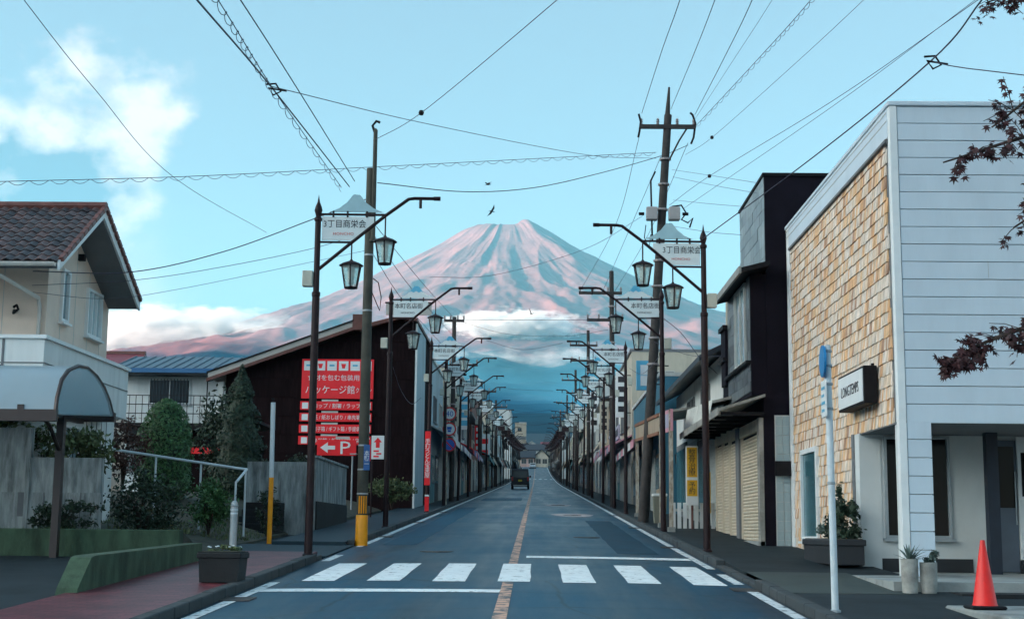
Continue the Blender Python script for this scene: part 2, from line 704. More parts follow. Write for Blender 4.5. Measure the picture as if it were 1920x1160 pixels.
def build_ground():
    m = mat('ground_soil', (0.006, 0.034, 0.050), 0.95, 0.3, 0.05, 0.0, stain=0.3, sscale=0.01)
    ys = [-260, -120, -60, -30, -10, 0, 150] + list(range(170, 371, 20)) + [420, 500, 600, 800, 1000, 1300, 1700, 2100, 2600, 3200, 3600]
    xs = [-8000, -3000, -1500, -800, -400, -200, -100, -40, -12, 12, 40, 100, 200, 400, 800, 1500, 3000, 8000]
    v, f = [], []
    for y in ys:
        for x in xs:
            v.append((x, y, Z(y) - 0.10 - (25 if y >= 3200 else 0)))
    for i in range(len(ys) - 1):
        for j in range(len(xs) - 1):
            a = i * len(xs) + j
            f.append((a, a + 1, a + len(xs) + 1, a + len(xs)))
    MB().add(v, f).build('ground', m)['kind'] = 'structure'


build_ground()


def build_shade_hill():
    """a wooded range added out of view to the east, shaped to keep the street and the foot of the mountain in shade"""
    m = mat('hill_forest', (0.03, 0.055, 0.04), 0.95, 0.4, 0.02, 0.0)
    v, f = [], []
    NX, NY = 26, 90
    for i in range(NX):
        for j in range(NY):
            y = -2600 + 12200 * j / (NY - 1)
            far = max(0.0, y - 1300)
            x = -2600 + 1700 * i / (NX - 1) - far * 0.36
            u = math.sin(math.pi * i / (NX - 1))
            w = math.sin(math.pi * j / (NY - 1)) ** 0.3
            h = 490 * (1 + far / 7700 * 0.95) * u * w * (1 + 0.12 * mnoise.noise(Vector((x * 0.002, y * 0.002, 0)))) + 30 * mnoise.noise(Vector((x * 0.01, y * 0.01, 4)))
            v.append((x, y, Z(max(y, -200)) - 15 + h * (1 if 0 < i < NX - 1 and 0 < j < NY - 1 else 0)))
    for i in range(NX - 1):
        for j in range(NY - 1):
            a = i * NY + j
            f.append((a, a + 1, a + NY + 1, a + NY))
    MB().add(v, f).build('shade_hill', m, smooth='all')['kind'] = 'structure'  # added out of view, its length and height shaped to block the sun


build_shade_hill()


def build_haze():
    m = bpy.data.materials.new('haze_air')
    m.use_nodes = True
    t = m.node_tree
    t.nodes.clear()
    o = t.nodes.new('ShaderNodeOutputMaterial')
    p = t.nodes.new('ShaderNodeVolumePrincipled')
    p.inputs['Color'].default_value = (0.20, 0.73, 1.0, 1)
    p.inputs['Density'].default_value = HAZE
    p.inputs['Anisotropy'].default_value = 0.0
    t.links.new(p.outputs[0], o.inputs['Volume'])
    b = MB().box(-8600, 8600, -2800, 19500, -70, 3120).build('haze', m)
    tag(b, 'thin blue morning haze filling the air', 'haze', kind='stuff')


HAZE = 3.0e-5
build_haze()


def cloud(label, c, size, dens, seed, scale=3.0, col=(0.97, 0.98, 1.0, 1), lo=0.02, hi=0.30, tilt=0.0):
    """a bank of cloud lying against the mountain: a closed shell filled with uneven vapour"""
    m = bpy.data.materials.new('cloud_vapour')
    m.use_nodes = True
    t = m.node_tree
    t.nodes.clear()
    o = t.nodes.new('ShaderNodeOutputMaterial')
    p = t.nodes.new('ShaderNodeVolumePrincipled')
    p.inputs['Color'].default_value = col
    p.inputs['Anisotropy'].default_value = 0.2
    tc = t.nodes.new('ShaderNodeTexCoord')
    ln = t.nodes.new('ShaderNodeVectorMath')
    ln.operation = 'LENGTH'
    t.links.new(tc.outputs['Object'], ln.inputs[0])
    nz = t.nodes.new('ShaderNodeTexNoise')
    nz.inputs['Scale'].default_value = scale
    nz.inputs['Detail'].default_value = 5
    nz.inputs['Roughness'].default_value = 0.6
    ad = t.nodes.new('ShaderNodeVectorMath')
    ad.inputs[1].default_value = (seed, seed * 0.7, 0)
    mp = t.nodes.new('ShaderNodeMapping')
    mp.inputs['Scale'].default_value = (size[0] / size[2] * 0.45, 1, 1)
    t.links.new(tc.outputs['Object'], mp.inputs[0])
    t.links.new(mp.outputs[0], ad.inputs[0])
    t.links.new(ad.outputs[0], nz.inputs['Vector'])
    f1 = t.nodes.new('ShaderNodeMath')
    f1.operation = 'MULTIPLY_ADD'
    f1.inputs[1].default_value = 1.5
    t.links.new(nz.outputs[0], f1.inputs[0])
    f2 = t.nodes.new('ShaderNodeMath')
    f2.operation = 'MULTIPLY'
    f2.inputs[1].default_value = -1.0
    t.links.new(ln.outputs['Value'], f2.inputs[0])
    t.links.new(f2.outputs[0], f1.inputs[2])
    mr = t.nodes.new('ShaderNodeMapRange')
    mr.inputs[1].default_value = lo
    mr.inputs[2].default_value = hi
    mr.inputs[3].default_value = 0.0
    mr.inputs[4].default_value = dens
    t.links.new(f1.outputs[0], mr.inputs[0])
    t.links.new(mr.outputs[0], p.inputs['Density'])
    t.links.new(p.outputs[0], o.inputs['Volume'])
    sh_ = MB()
    n, k = 24, 12
    prof = [(math.sin(math.pi * i / k), -math.cos(math.pi * i / k)) for i in range(k + 1)]
    prof[0] = (0.001, -1)
    prof[-1] = (0.001, 1)
    sh_.lathe(prof, n=n)
    ob = sh_.build('cloud', m)
    ob.location = c
    ob.scale = size
    ob.rotation_euler = (0, tilt, 0)
    tag(ob, label, 'cloud', kind='stuff')


cloud('white cloud bank lying across the lower slope of the volcano', (-160, 9600, 1395), (640, 320, 135), 0.018, 2.0)
cloud('thin wide mist below the cloud bank on the volcano', (150, 8900, 985), (1900, 420, 200), 0.0032, 7.0)
cloud('blue ground mist at the wooded foot of the volcano', (0, 5200, 330), (4200, 2700, 430), 4.0e-4, 3.0, 1.5, (0.12, 0.62, 1.0, 1), 0.0, 0.7)
cloud('grey-blue cloud bank hiding the left foot of the volcano', (-2900, 11500, 1480), (1550, 520, 400), 0.0120, 11.0, 2.2)
cloud('bright veil of cloud rising behind the left flank of the volcano', (-1560, 15600, 2560), (1500, 350, 190), 0.0040, 5.0, 2.0, tilt=-0.50)
# ------------------------------------------------------------------ street surfaces
def crown(x):
    return 0.028 * (1 - min(1.0, abs(x - CENTRE) / 3.4) ** 2)


def YS(a, b, step):
    n = max(1, int(round((b - a) / step)))
    return [a + (b - a) * i / n for i in range(n + 1)]


def sheet(name, x0, x1, ys, dz, material, nx=1, use_crown=False, wob=0.0, parent=None, seed=0):
    """a strip of ground following the street's slope, with a real thickness at its rim"""
    xs = [x0 + (x1 - x0) * i / nx for i in range(nx + 1)]
    v, f = [], []
    for y in ys:
        for x in xs:
            w = wob * mnoise.noise(Vector((x * 1.3, y * 1.3, seed))) if wob else 0
            v.append((x, y, Z(y) + dz + (crown(x) if use_crown else 0) + w))
    k = len(xs)
    for i in range(len(ys) - 1):
        for j in range(nx):
            a = i * k + j
            f.append((a, a + 1, a + k + 1, a + k))
    # rim, so that steps between sheets have a face
    n = len(ys)
    ring = [j for j in range(k)] + [i * k + k - 1 for i in range(1, n)] + [(n - 1) * k + j for j in range(k - 2, -1, -1)] + [i * k for i in range(n - 2, 0, -1)]
    b0 = len(v)
    for q in ring:
        v.append((v[q][0], v[q][1], v[q][2] - 0.22))
    m = len(ring)
    for i in range(m):
        f.append((ring[i], b0 + i, b0 + (i + 1) % m, ring[(i + 1) % m]))
    return MB().add(v, f).build(name, material, parent)


def asphalt_material():
    m = bpy.data.materials.new('asphalt_road')
    m.use_nodes = True
    t = m.node_tree
    n = t.nodes
    b = n['Principled BSDF']
    g = n.new('ShaderNodeNewGeometry')

    def nz(scale, det, vec=None, rough=0.6):
        k = n.new('ShaderNodeTexNoise')
        k.inputs['Scale'].default_value = scale
        k.inputs['Detail'].default_value = det
        k.inputs['Roughness'].default_value = rough
        t.links.new(vec if vec is not None else g.outputs['Position'], k.inputs['Vector'])
        return k.outputs[0]
    mp = n.new('ShaderNodeMapping')
    mp.inputs['Scale'].default_value = (1.6, 0.09, 1)
    t.links.new(g.outputs['Position'], mp.inputs[0])
    tracks = nz(1.0, 5, mp.outputs[0])          # long wear bands along the lanes
    big = nz(0.35, 6)
    fine = nz(60.0, 3)
    r1 = n.new('ShaderNodeValToRGB')
    e = r1.color_ramp.elements
    e[0].position, e[0].color = 0.36, (0.001, 0.014, 0.030, 1)
    e[1].position, e[1].color = 0.66, (0.003, 0.072, 0.130, 1)
    ad = n.new('ShaderNodeMath')
    ad.operation = 'MULTIPLY_ADD'
    ad.inputs[1].default_value = 0.55
    t.links.new(tracks, ad.inputs[0])
    m2 = n.new('ShaderNodeMath')
    m2.operation = 'MULTIPLY'
    m2.inputs[1].default_value = 0.45
    t.links.new(big, m2.inputs[0])
    t.links.new(m2.outputs[0], ad.inputs[2])
    t.links.new(ad.outputs[0], r1.inputs[0])
    sp = n.new('ShaderNodeMix')
    sp.data_type = 'RGBA'
    sp.blend_type = 'MULTIPLY'
    sp.inputs[0].default_value = 0.55
    fr = n.new('ShaderNodeMapRange')
    fr.inputs[1].default_value = 0.3
    fr.inputs[2].default_value = 0.7
    fr.inputs[3].default_value = 0.5
    fr.inputs[4].default_value = 1.5
    t.links.new(fine, fr.inputs[0])
    t.links.new(r1.outputs[0], sp.inputs[6])
    t.links.new(fr.outputs[0], sp.inputs[7])
    # fine cracks
    vo = n.new('ShaderNodeTexVoronoi')
    vo.feature = 'DISTANCE_TO_EDGE'
    vo.inputs['Scale'].default_value = 0.42
    wv = n.new('ShaderNodeMix')
    wv.data_type = 'RGBA'
    wv.inputs[0].default_value = 0.12
    t.links.new(g.outputs['Position'], wv.inputs[6])
    nn = n.new('ShaderNodeTexNoise')
    nn.inputs['Scale'].default_value = 1.4
    nn.inputs['Detail'].default_value = 6
    t.links.new(g.outputs['Position'], nn.inputs['Vector'])
    t.links.new(nn.outputs[1], wv.inputs[7])
    t.links.new(wv.outputs[2], vo.inputs['Vector'])
    cr = n.new('ShaderNodeMapRange')
    cr.inputs[1].default_value = 0.0
    cr.inputs[2].default_value = 0.012
    cr.inputs[3].default_value = 0.38
    cr.inputs[4].default_value = 1.0
    t.links.new(vo.outputs['Distance'], cr.inputs[0])
    cm = n.new('ShaderNodeMix')
    cm.data_type = 'RGBA'
    cm.blend_type = 'MULTIPLY'
    cm.inputs[0].default_value = 1.0
    t.links.new(sp.outputs[2], cm.inputs[6])
    t.links.new(cr.outputs[0], cm.inputs[7])
    t.links.new(cm.outputs[2], b.inputs['Base Color'])
    rr = n.new('ShaderNodeMapRange')
    rr.inputs[1].default_value = 0.35
    rr.inputs[2].default_value = 0.65
    rr.inputs[3].default_value = 0.30
    rr.inputs[4].default_value = 0.52
    b.inputs['Specular IOR Level'].default_value = 0.18
    t.links.new(ad.outputs[0], rr.inputs[0])
    t.links.new(rr.outputs[0], b.inputs['Roughness'])
    bp = n.new('ShaderNodeBump')
    bp.inputs['Strength'].default_value = 0.25
    bp.inputs['Distance'].default_value = 0.01
    t.links.new(fine, bp.inputs['Height'])
    t.links.new(bp.outputs[0], b.inputs['Normal'])
    return m


def worn_paint(name, col, wear=0.45, scale=7.0):
    """road paint with holes worn through to the asphalt colour"""
    m = mat(name, col, 0.6, 0.08, 3.0, 0.2, 60)
    t = m.node_tree
    n = t.nodes
    b = n['Principled BSDF']
    src = b.inputs['Base Color'].links[0].from_socket
    g = n.new('ShaderNodeNewGeometry')
    k = n.new('ShaderNodeTexNoise')
    k.inputs['Scale'].default_value = scale
    k.inputs['Detail'].default_value = 8
    k.inputs['Roughness'].default_value = 0.7
    t.links.new(g.outputs['Position'], k.inputs['Vector'])
    mr = n.new('ShaderNodeMapRange')
    mr.inputs[1].default_value = wear - 0.05
    mr.inputs[2].default_value = wear + 0.05
    t.links.new(k.outputs[0], mr.inputs[0])
    mx = n.new('ShaderNodeMix')
    mx.data_type = 'RGBA'
    mx.inputs[6].default_value = (0.05, 0.075, 0.09, 1)
    t.links.new(mr.outputs[0], mx.inputs[0])
    t.links.new(src, mx.inputs[7])
    t.links.new(mx.outputs[2], b.inputs['Base Color'])
    return m


M['road'] = asphalt_material()
M['paint_white'] = worn_paint('road_paint_white', (0.88, 0.92, 0.92), 0.385, 7)
M['paint_line'] = worn_paint('road_paint_line', (0.76, 0.80, 0.80), 0.42, 8)
M['paint_orange'] = worn_paint('road_paint_orange', (0.72, 0.40, 0.27), 0.48, 5)
M['kerb'] = mat('kerb_concrete', (0.045, 0.055, 0.06), 0.85, 0.2, 3, 0.3, 40, stain=0.5, sscale=1.5)
M['walk_dark'] = mat('pavement_asphalt', (0.026, 0.036, 0.042), 0.7, 0.25, 1.1, 0.35, 70, stain=0.3, sscale=0.6, spec=0.15)
M['walk_grey'] = mat('pavement_grey', (0.022, 0.045, 0.060), 0.6, 0.2, 1.0, 0.3, 60, spec=0.2, stain=0.3, sscale=0.5)
M['walk_patch'] = mat('pavement_patch', (0.040, 0.056, 0.052), 0.7, 0.2, 0.9, 0.2, 50, stain=0.3, sscale=0.7)
M['concrete'] = mat('concrete', (0.30, 0.32, 0.31), 0.85, 0.18, 1.6, 0.3, 30, stain=0.45, sscale=1.1)
M['concrete_dark'] = mat('concrete_dark', (0.014, 0.016, 0.018), 0.85, 0.3, 1.6, 0.3, 30, stain=0.5, sscale=1.1)
M['soil'] = mat('soil', (0.060, 0.062, 0.045), 0.95, 0.4, 1.5, 0.6, 20, stain=0.4, sscale=2)


def paving_red():
    m = mat('paving_red', (0.19, 0.046, 0.056), 0.45, 0.3, 1.6, 0.0, spec=0.2, stain=0.4, sscale=0.9)
    t = m.node_tree
    n = t.nodes
    b = n['Principled BSDF']
    g = n.new('ShaderNodeNewGeometry')
    br = n.new('ShaderNodeTexBrick')
    br.inputs['Scale'].default_value = 1.0
    br.inputs['Brick Width'].default_value = 0.22
    br.inputs['Row Height'].default_value = 0.11
    br.inputs['Mortar Size'].default_value = 0.006
    br.inputs['Color1'].default_value = (1, 1, 1, 1)
    br.inputs['Color2'].default_value = (0.6, 0.6, 0.62, 1)
    br.inputs['Mortar'].default_value = (0.3, 0.3, 0.3, 1)
    t.links.new(g.outputs['Position'], br.inputs['Vector'])
    src = b.inputs['Base Color'].links[0].from_socket
    mx = n.new('ShaderNodeMix')
    mx.data_type = 'RGBA'
    mx.blend_type = 'MULTIPLY'
    mx.inputs[0].default_value = 1.0
    t.links.new(src, mx.inputs[6])
    t.links.new(br.outputs[0], mx.inputs[7])
    t.links.new(mx.outputs[2], b.inputs['Base Color'])
    bp = n.new('ShaderNodeBump')
    bp.inputs['Strength'].default_value = 0.4
    bp.inputs['Distance'].default_value = 0.006
    t.links.new(br.outputs['Fac'], bp.inputs['Height'])
    bp.invert = True
    t.links.new(bp.outputs[0], b.inputs['Normal'])
    return m


M['paving_red'] = paving_red()

road = sheet('road', KERB_L, KERB_R, YS(-45, 60, 5) + YS(70, 385, 10.5), 0.0, M['road'], nx=12, use_crown=True)
road['kind'] = 'structure'
# the far end: a cross street in front of the houses up the hill
sheet('cross_road', -60, 60, YS(385, 396, 4), 0.02, M['road'], nx=2)['kind'] = 'structure'
sheet('subsoil_left', -16, KERB_L - 0.05, YS(20, 62, 3), -0.03, M['walk_dark'], nx=5)['kind'] = 'structure'
sheet('side_lane', -16.0, KERB_L, YS(26.2, 29.4, 0.8), 0.012, M['walk_grey'], nx=6)['kind'] = 'structure'

# painted markings -------------------------------------------------
marks = empty('road_marking')
marks['kind'] = 'structure'


def mark(name, x0, x1, y0, y1, material, n=1, ragged=0.0):
    ys = YS(y0, y1, 6.0) if y1 - y0 > 8 else YS(y0, y1, 1.0)
    nx = max(1, int((x1 - x0) / 0.4))
    v, f = [], []
    for i, y in enumerate(ys):
        for j in range(nx + 1):
            x = x0 + (x1 - x0) * j / nx
            v.append((x + rnd.uniform(-ragged, ragged), y + rnd.uniform(-ragged, ragged), Z(y) + crown(x) + 0.006))
    for i in range(len(ys) - 1):
        for j in range(nx):
            a = i * (nx + 1) + j
            f.append((a, a + 1, a + nx + 2, a + nx + 1))
    return MB().add(v, f).build(name, material, marks)


for k in range(7):
    xa = -3.27 + 0.912 * k
    mark('crossing_stripe', xa, xa + 0.46, 20.15 + rnd.uniform(-0.05, 0.05), 24.0 + rnd.uniform(-0.05, 0.05), M['paint_white'], ragged=0.008)
mark('stop_line', -3.52, -0.46, 18.35, 18.80, M['paint_white'], ragged=0.01)
mark('stop_line', -0.18, 2.78, 25.75, 26.35, M['paint_white'], ragged=0.01)
mark('edge_line', -3.67, -3.52, -20, 19.9, M['paint_line'])
mark('edge_line', -3.67, -3.52, 24.6, 26.4, M['paint_line'])
mark('edge_line', -3.67, -3.53, 29.2, 385, M['paint_line'])
mark('edge_line', 2.79, 2.94, -20, 19.8, M['paint_line'])
mark('edge_line', 2.79, 2.94, 20.4, 22.4, M['paint_line'])
mark('edge_line', 2.79, 2.93, 23.6, 385, M['paint_line'])
mark('centre_line', CENTRE - 0.075, CENTRE + 0.075, -20, 20.1, M['paint_orange'], ragged=0.004)
mark('centre_line', CENTRE - 0.075, CENTRE + 0.075, 24.05, 385, M['paint_orange'], ragged=0.004)
# the next crossing far up the street
for k in range(7):
    xa = -3.2 + 0.9 * k
    mark('crossing_stripe', xa, xa + 0.45, 232, 236, M['paint_white'])

M['iron'] = mat('cast_iron', (0.10, 0.09, 0.085), 0.45, 0.3, 12, 0.4, 60, metallic=0.6)
M['patch_pale'] = mat('cement_patch', (0.42, 0.36, 0.36), 0.7, 0.2, 2.5, 0.2, 40, stain=0.4, sscale=2)
for (mx_, my_, rx, ry) in ((1.30, 51.8, 0.75, 2.0), (1.02, 67.0, 0.60, 2.4)):
    c = MB()
    pts = []
    n_ = 28
    for i in range(n_):
        a = 2 * math.pi * i / n_
        wv = 1 + 0.06 * math.sin(3 * a) + 0.03 * math.sin(7 * a)
        x, y = mx_ + rx * wv * math.cos(a), my_ + ry * wv * math.sin(a)
        pts.append((x, y, Z(y) + crown(x) + 0.005))
    c.add(pts, [tuple(range(n_))])
    p = c.build('cement_patch', M['patch_pale'], marks)
    MB().lathe([(0.33, -0.02), (0.33, 0.012), (0.30, 0.016), (0.0, 0.016)], (mx_, my_, Z(my_) + crown(mx_)), 20).build('manhole_cover', M['iron'], marks)

# kerbs -------------------------------------------------------------
stone = MB().box(-0.075, 0.075, 0.004, 0.596, -0.10, 0.115, 0.012).mesh('kerb_stone', M['kerb'])
for side, xk, spans in (('l', KERB_L - 0.075, ((12.0, 25.2), (29.6, 48.0))), ('r', KERB_R + 0.075, ((12.0, 48.0),))):
    k = empty('kerb')
    k['kind'] = 'structure'
    for (a, b) in spans:
        y = a
        while y < b:
            s = obj('kerb_stone', stone, k)
            low = 0.0
            if side == 'r' and 19.8 < y < 24.0:
                low = 0.07
            if side == 'l' and y > 24.2 and y < 26:
                low = 0.05
            s.location = (xk + rnd.uniform(-0.006, 0.006), y, Z(y + 0.3) - low + rnd.uniform(-0.005, 0.005))
            s.rotation_euler = (math.atan(0.0416), 0, rnd.uniform(-0.006, 0.006))
            y += 0.6
    rest = MB()
    for (a, b) in ((-40.0, 12.0), (48.0, 385.0)):
        ys = YS(a, b, 10)
        for y0, y1 in zip(ys[:-1], ys[1:]):
            x0, x1 = xk - 0.075, xk + 0.075
            rest.add([(x0, y0, Z(y0) - .1), (x1, y0, Z(y0) - .1), (x1, y0, Z(y0) + .115), (x0, y0, Z(y0) + .115),
                      (x0, y1, Z(y1) - .1), (x1, y1, Z(y1) - .1), (x1, y1, Z(y1) + .115), (x0, y1, Z(y1) + .115)],
                     [(0, 1, 2, 3), (4, 7, 6, 5), (0, 4, 5, 1), (3, 2, 6, 7), (1, 5, 6, 2), (0, 3, 7, 4)])
    r_ = rest.build('kerb_run', M['kerb'], k)
    r_['kind'] = 'stuff'

# pavements ---------------------------------------------------------
def pavement(name, x0, x1, ya, yb, dz, material, **kw):
    o = sheet(name, x0, x1, YS(ya, yb, 3.0), dz, material, nx=4, **kw)
    o['kind'] = 'structure'
    return o


pavement('pavement', -5.45, KERB_L - 0.15, -30, 25.6, 0.108, M['paving_red'])
pavement('pavement', -6.05, KERB_L, 25.6, 29.6, 0.03, M['walk_grey'])
pavement('pavement', -6.05, -5.45, 22.8, 25.7, 0.09, M['walk_grey'])
pavement('pavement', -14.0, -5.45, -30, 24.3, 0.06, M['walk_dark'])
pavement('pavement', -5.40, KERB_L - 0.15, 29.4, 60, 0.10, M['walk_grey'])
pavement('pavement', -5.4, KERB_L - 0.15, 60, 385, 0.10, M['walk_dark'])
pavement('pavement', KERB_R + 0.15, 5.9, -30, 17.4, 0.10, M['walk_dark'])
pavement('pavement', KERB_R + 0.15, 5.4, 17.4, 21.9, 0.10, M['walk_dark'])
pavement('pavement', KERB_R + 0.15, 4.62, 17.9, 21.6, 0.106, M['walk_patch'])
pavement('pavement', KERB_R + 0.15, 5.4, 21.9, 60, 0.10, M['walk_dark'])
pavement('pavement', KERB_R + 0.15, 5.4, 60, 385, 0.10, M['walk_dark'])
pavement('yard', 5.4, 16, -30, 20.9, 0.05, M['walk_dark'])

# repairs in the asphalt, drain gratings along the kerbs
M['patch_dark'] = mat('asphalt_patch', (0.0025, 0.040, 0.074), 0.6, 0.3, 2.0, 0.3, 80, spec=0.2, stain=0.3, sscale=1)
M['patch_light'] = mat('asphalt_patch_old', (0.004, 0.066, 0.118), 0.6, 0.3, 2.0, 0.3, 80, spec=0.2, stain=0.3, sscale=1)


def patch(x0, x1, y0, y1, material):
    nx, ny = max(2, int((x1 - x0) / 0.3)), max(2, int((y1 - y0) / 1.2))
    v, f = [], []
    for i in range(ny + 1):
        for j in range(nx + 1):
            x = x0 + (x1 - x0) * j / nx + rnd.uniform(-.02, .02)
            y = y0 + (y1 - y0) * i / ny + rnd.uniform(-.03, .03)
            v.append((x, y, Z(y) + crown(x) + 0.003))
    for i in range(ny):
        for j in range(nx):
            a = i * (nx + 1) + j
            f.append((a, a + 1, a + nx + 2, a + nx + 1))
    MB().add(v, f).build('asphalt_patch', material, marks)


patch(1.55, 2.35, 27.5, 46.0, M['patch_dark'])
patch(-3.2, -2.5, 30.0, 62.0, M['patch_light'])
patch(-3.0, -0.8, 76.0, 84.0, M['patch_light'])
for sx_, ys_ in ((KERB_L + 0.0, (17.0, 33.5, 43.0, 54.0)), (KERB_R - 0.38, (19.2, 30.0, 40.5, 52.0))):
    for y in ys_:
        gt = MB()
        for k in range(9):
            gt.box(sx_ + 0.01, sx_ + 0.37, y + 0.055 * k, y + 0.055 * k + 0.03, 0, 0.012)
        gt.v = [(p[0], p[1], p[2] + Z(p[1]) + crown(p[0]) + 0.004) for p in gt.v]
        gt.build('drain_grating', M['iron'], marks)
MB().lathe([(0.32, -0.02), (0.32, 0.010), (0.29, 0.013), (0.0, 0.013)], (-1.9, 27.6, Z(27.6) + crown(-1.9)), 22).build('manhole_cover', M['iron'], marks)
MB().lathe([(0.32, -0.02), (0.32, 0.010), (0.29, 0.013), (0.0, 0.013)], (1.2, 34.2, Z(34.2) + crown(1.2)), 22).build('manhole_cover', M['iron'], marks)
# ------------------------------------------------------------------ street lamps
M['iron_brown'] = mat('lamp_paint', (0.020, 0.009, 0.011), 0.5, 0.25, 8, 0.1, 60, spec=0.25)
M['sign_pale'] = mat('lamp_sign', (0.70, 0.78, 0.79), 0.5, 0.06, 2, stain=0.12, sscale=2)
M['ink'] = mat('sign_ink', (0.02, 0.02, 0.028), 0.6, 0.05, 3)
M['ink_red'] = mat('sign_ink_red', (0.62, 0.16, 0.14), 0.6, 0.05, 3)
M['fuji_blue'] = mat('sign_blue', (0.10, 0.42, 0.62), 0.5, 0.1, 4)
M['fuji_pale'] = mat('sign_pale_blue', (0.36, 0.56, 0.62), 0.5, 0.06, 4)
M['box_beige'] = mat('box_beige', (0.52, 0.52, 0.44), 0.6, 0.1, 4, stain=0.2)
M['tube_white'] = mat('lamp_tube', (0.72, 0.76, 0.74), 0.5, 0.05, 4)


def lantern_glass():
    m = bpy.data.materials.new('lantern_glass')
    m.use_nodes = True
    t = m.node_tree
    n = t.nodes
    b = n['Principled BSDF']
    b.inputs['Base Color'].default_value = (0.62, 0.70, 0.68, 1)
    b.inputs['Roughness'].default_value = 0.12
    tr = n.new('ShaderNodeBsdfTransparent')
    tr.inputs[0].default_value = (0.82, 0.90, 0.88, 1)
    mx = n.new('ShaderNodeMixShader')
    nz = n.new('ShaderNodeTexNoise')
    nz.inputs['Scale'].default_value = 6
    mr = n.new('ShaderNodeMapRange')
    mr.inputs[3].default_value = 0.2
    mr.inputs[4].default_value = 0.55
    t.links.new(nz.outputs[0], mr.inputs[0])
    t.links.new(mr.outputs[0], mx.inputs[0])
    t.links.new(tr.outputs[0], mx.inputs[1])
    t.links.new(b.outputs[0], mx.inputs[2])
    t.links.new(mx.outputs[0], n['Material Output'].inputs[0])
    return m


M['lantern_glass'] = lantern_glass()


def lantern_meshes():
    """a six-sided tapering lantern, its origin where the hanger meets the arm; 0.43 m hanger"""
    N = 6
    rt, rb = 0.185, 0.115          # glass body: top, bottom
    zt, zb = -0.10, -0.50
    fr = MB()
    for k in range(N):
        a = 2 * math.pi * (k + 0.5) / N
        a2 = 2 * math.pi * (k + 1.5) / N
        t_, b_ = (rt * math.cos(a), rt * math.sin(a), zt), (rb * math.cos(a), rb * math.sin(a), zb)
        fr.cyl(t_, b_, 0.013, n=5)
        fr.cyl(b_, (rb * math.cos(a2), rb * math.sin(a2), zb), 0.014, n=5)
        fr.cyl(t_, (rt * math.cos(a2), rt * math.sin(a2), zt), 0.012, n=5)
    fr.lathe([(0.11, -0.515), (0.11, -0.495), (0.02, -0.49)], n=6)
    cap = MB().lathe([(0.0, 0.005), (0.022, 0.0), (0.03, -0.02), (0.07, -0.035), (0.15, -0.065), (0.205, -0.098), (0.215, -0.112), (0.195, -0.115), (0.0, -0.10)], n=18)
    hang = MB().cyl((0, 0, 0), (0, 0, 0.42), 0.014, n=6)
    gl = MB()
    for k in range(N):
        a = 2 * math.pi * (k + 0.5) / N
        a2 = 2 * math.pi * (k + 1.5) / N
        e = 0.985
        gl.quad((e * rt * math.cos(a), e * rt * math.sin(a), zt), (e * rb * math.cos(a), e * rb * math.sin(a), zb),
                (e * rb * math.cos(a2), e * rb * math.sin(a2), zb), (e * rt * math.cos(a2), e * rt * math.sin(a2), zt))
    tb = MB().lathe([(0.045, -0.12), (0.062, -0.16), (0.05, -0.42), (0.03, -0.44)], n=10)
    return (fr.mesh('lantern', M['iron_brown']), cap.mesh('cap', M['iron_brown'], True), hang.mesh('hanger', M['iron_brown']),
            gl.mesh('glass', M['lantern_glass']), tb.mesh('bulb', M['tube_white'], True))


LAN = lantern_meshes()


def add_lantern(parent, x, z_top, hang):
    o = obj('lantern', LAN[0], parent)
    o.location = (x, 0, z_top - hang)
    obj('cap', LAN[1], o)
    h = obj('hanger', LAN[2], o)
    h.scale = (1, 1, hang / 0.42)
    obj('glass', LAN[3], o)
    obj('bulb', LAN[4], o)


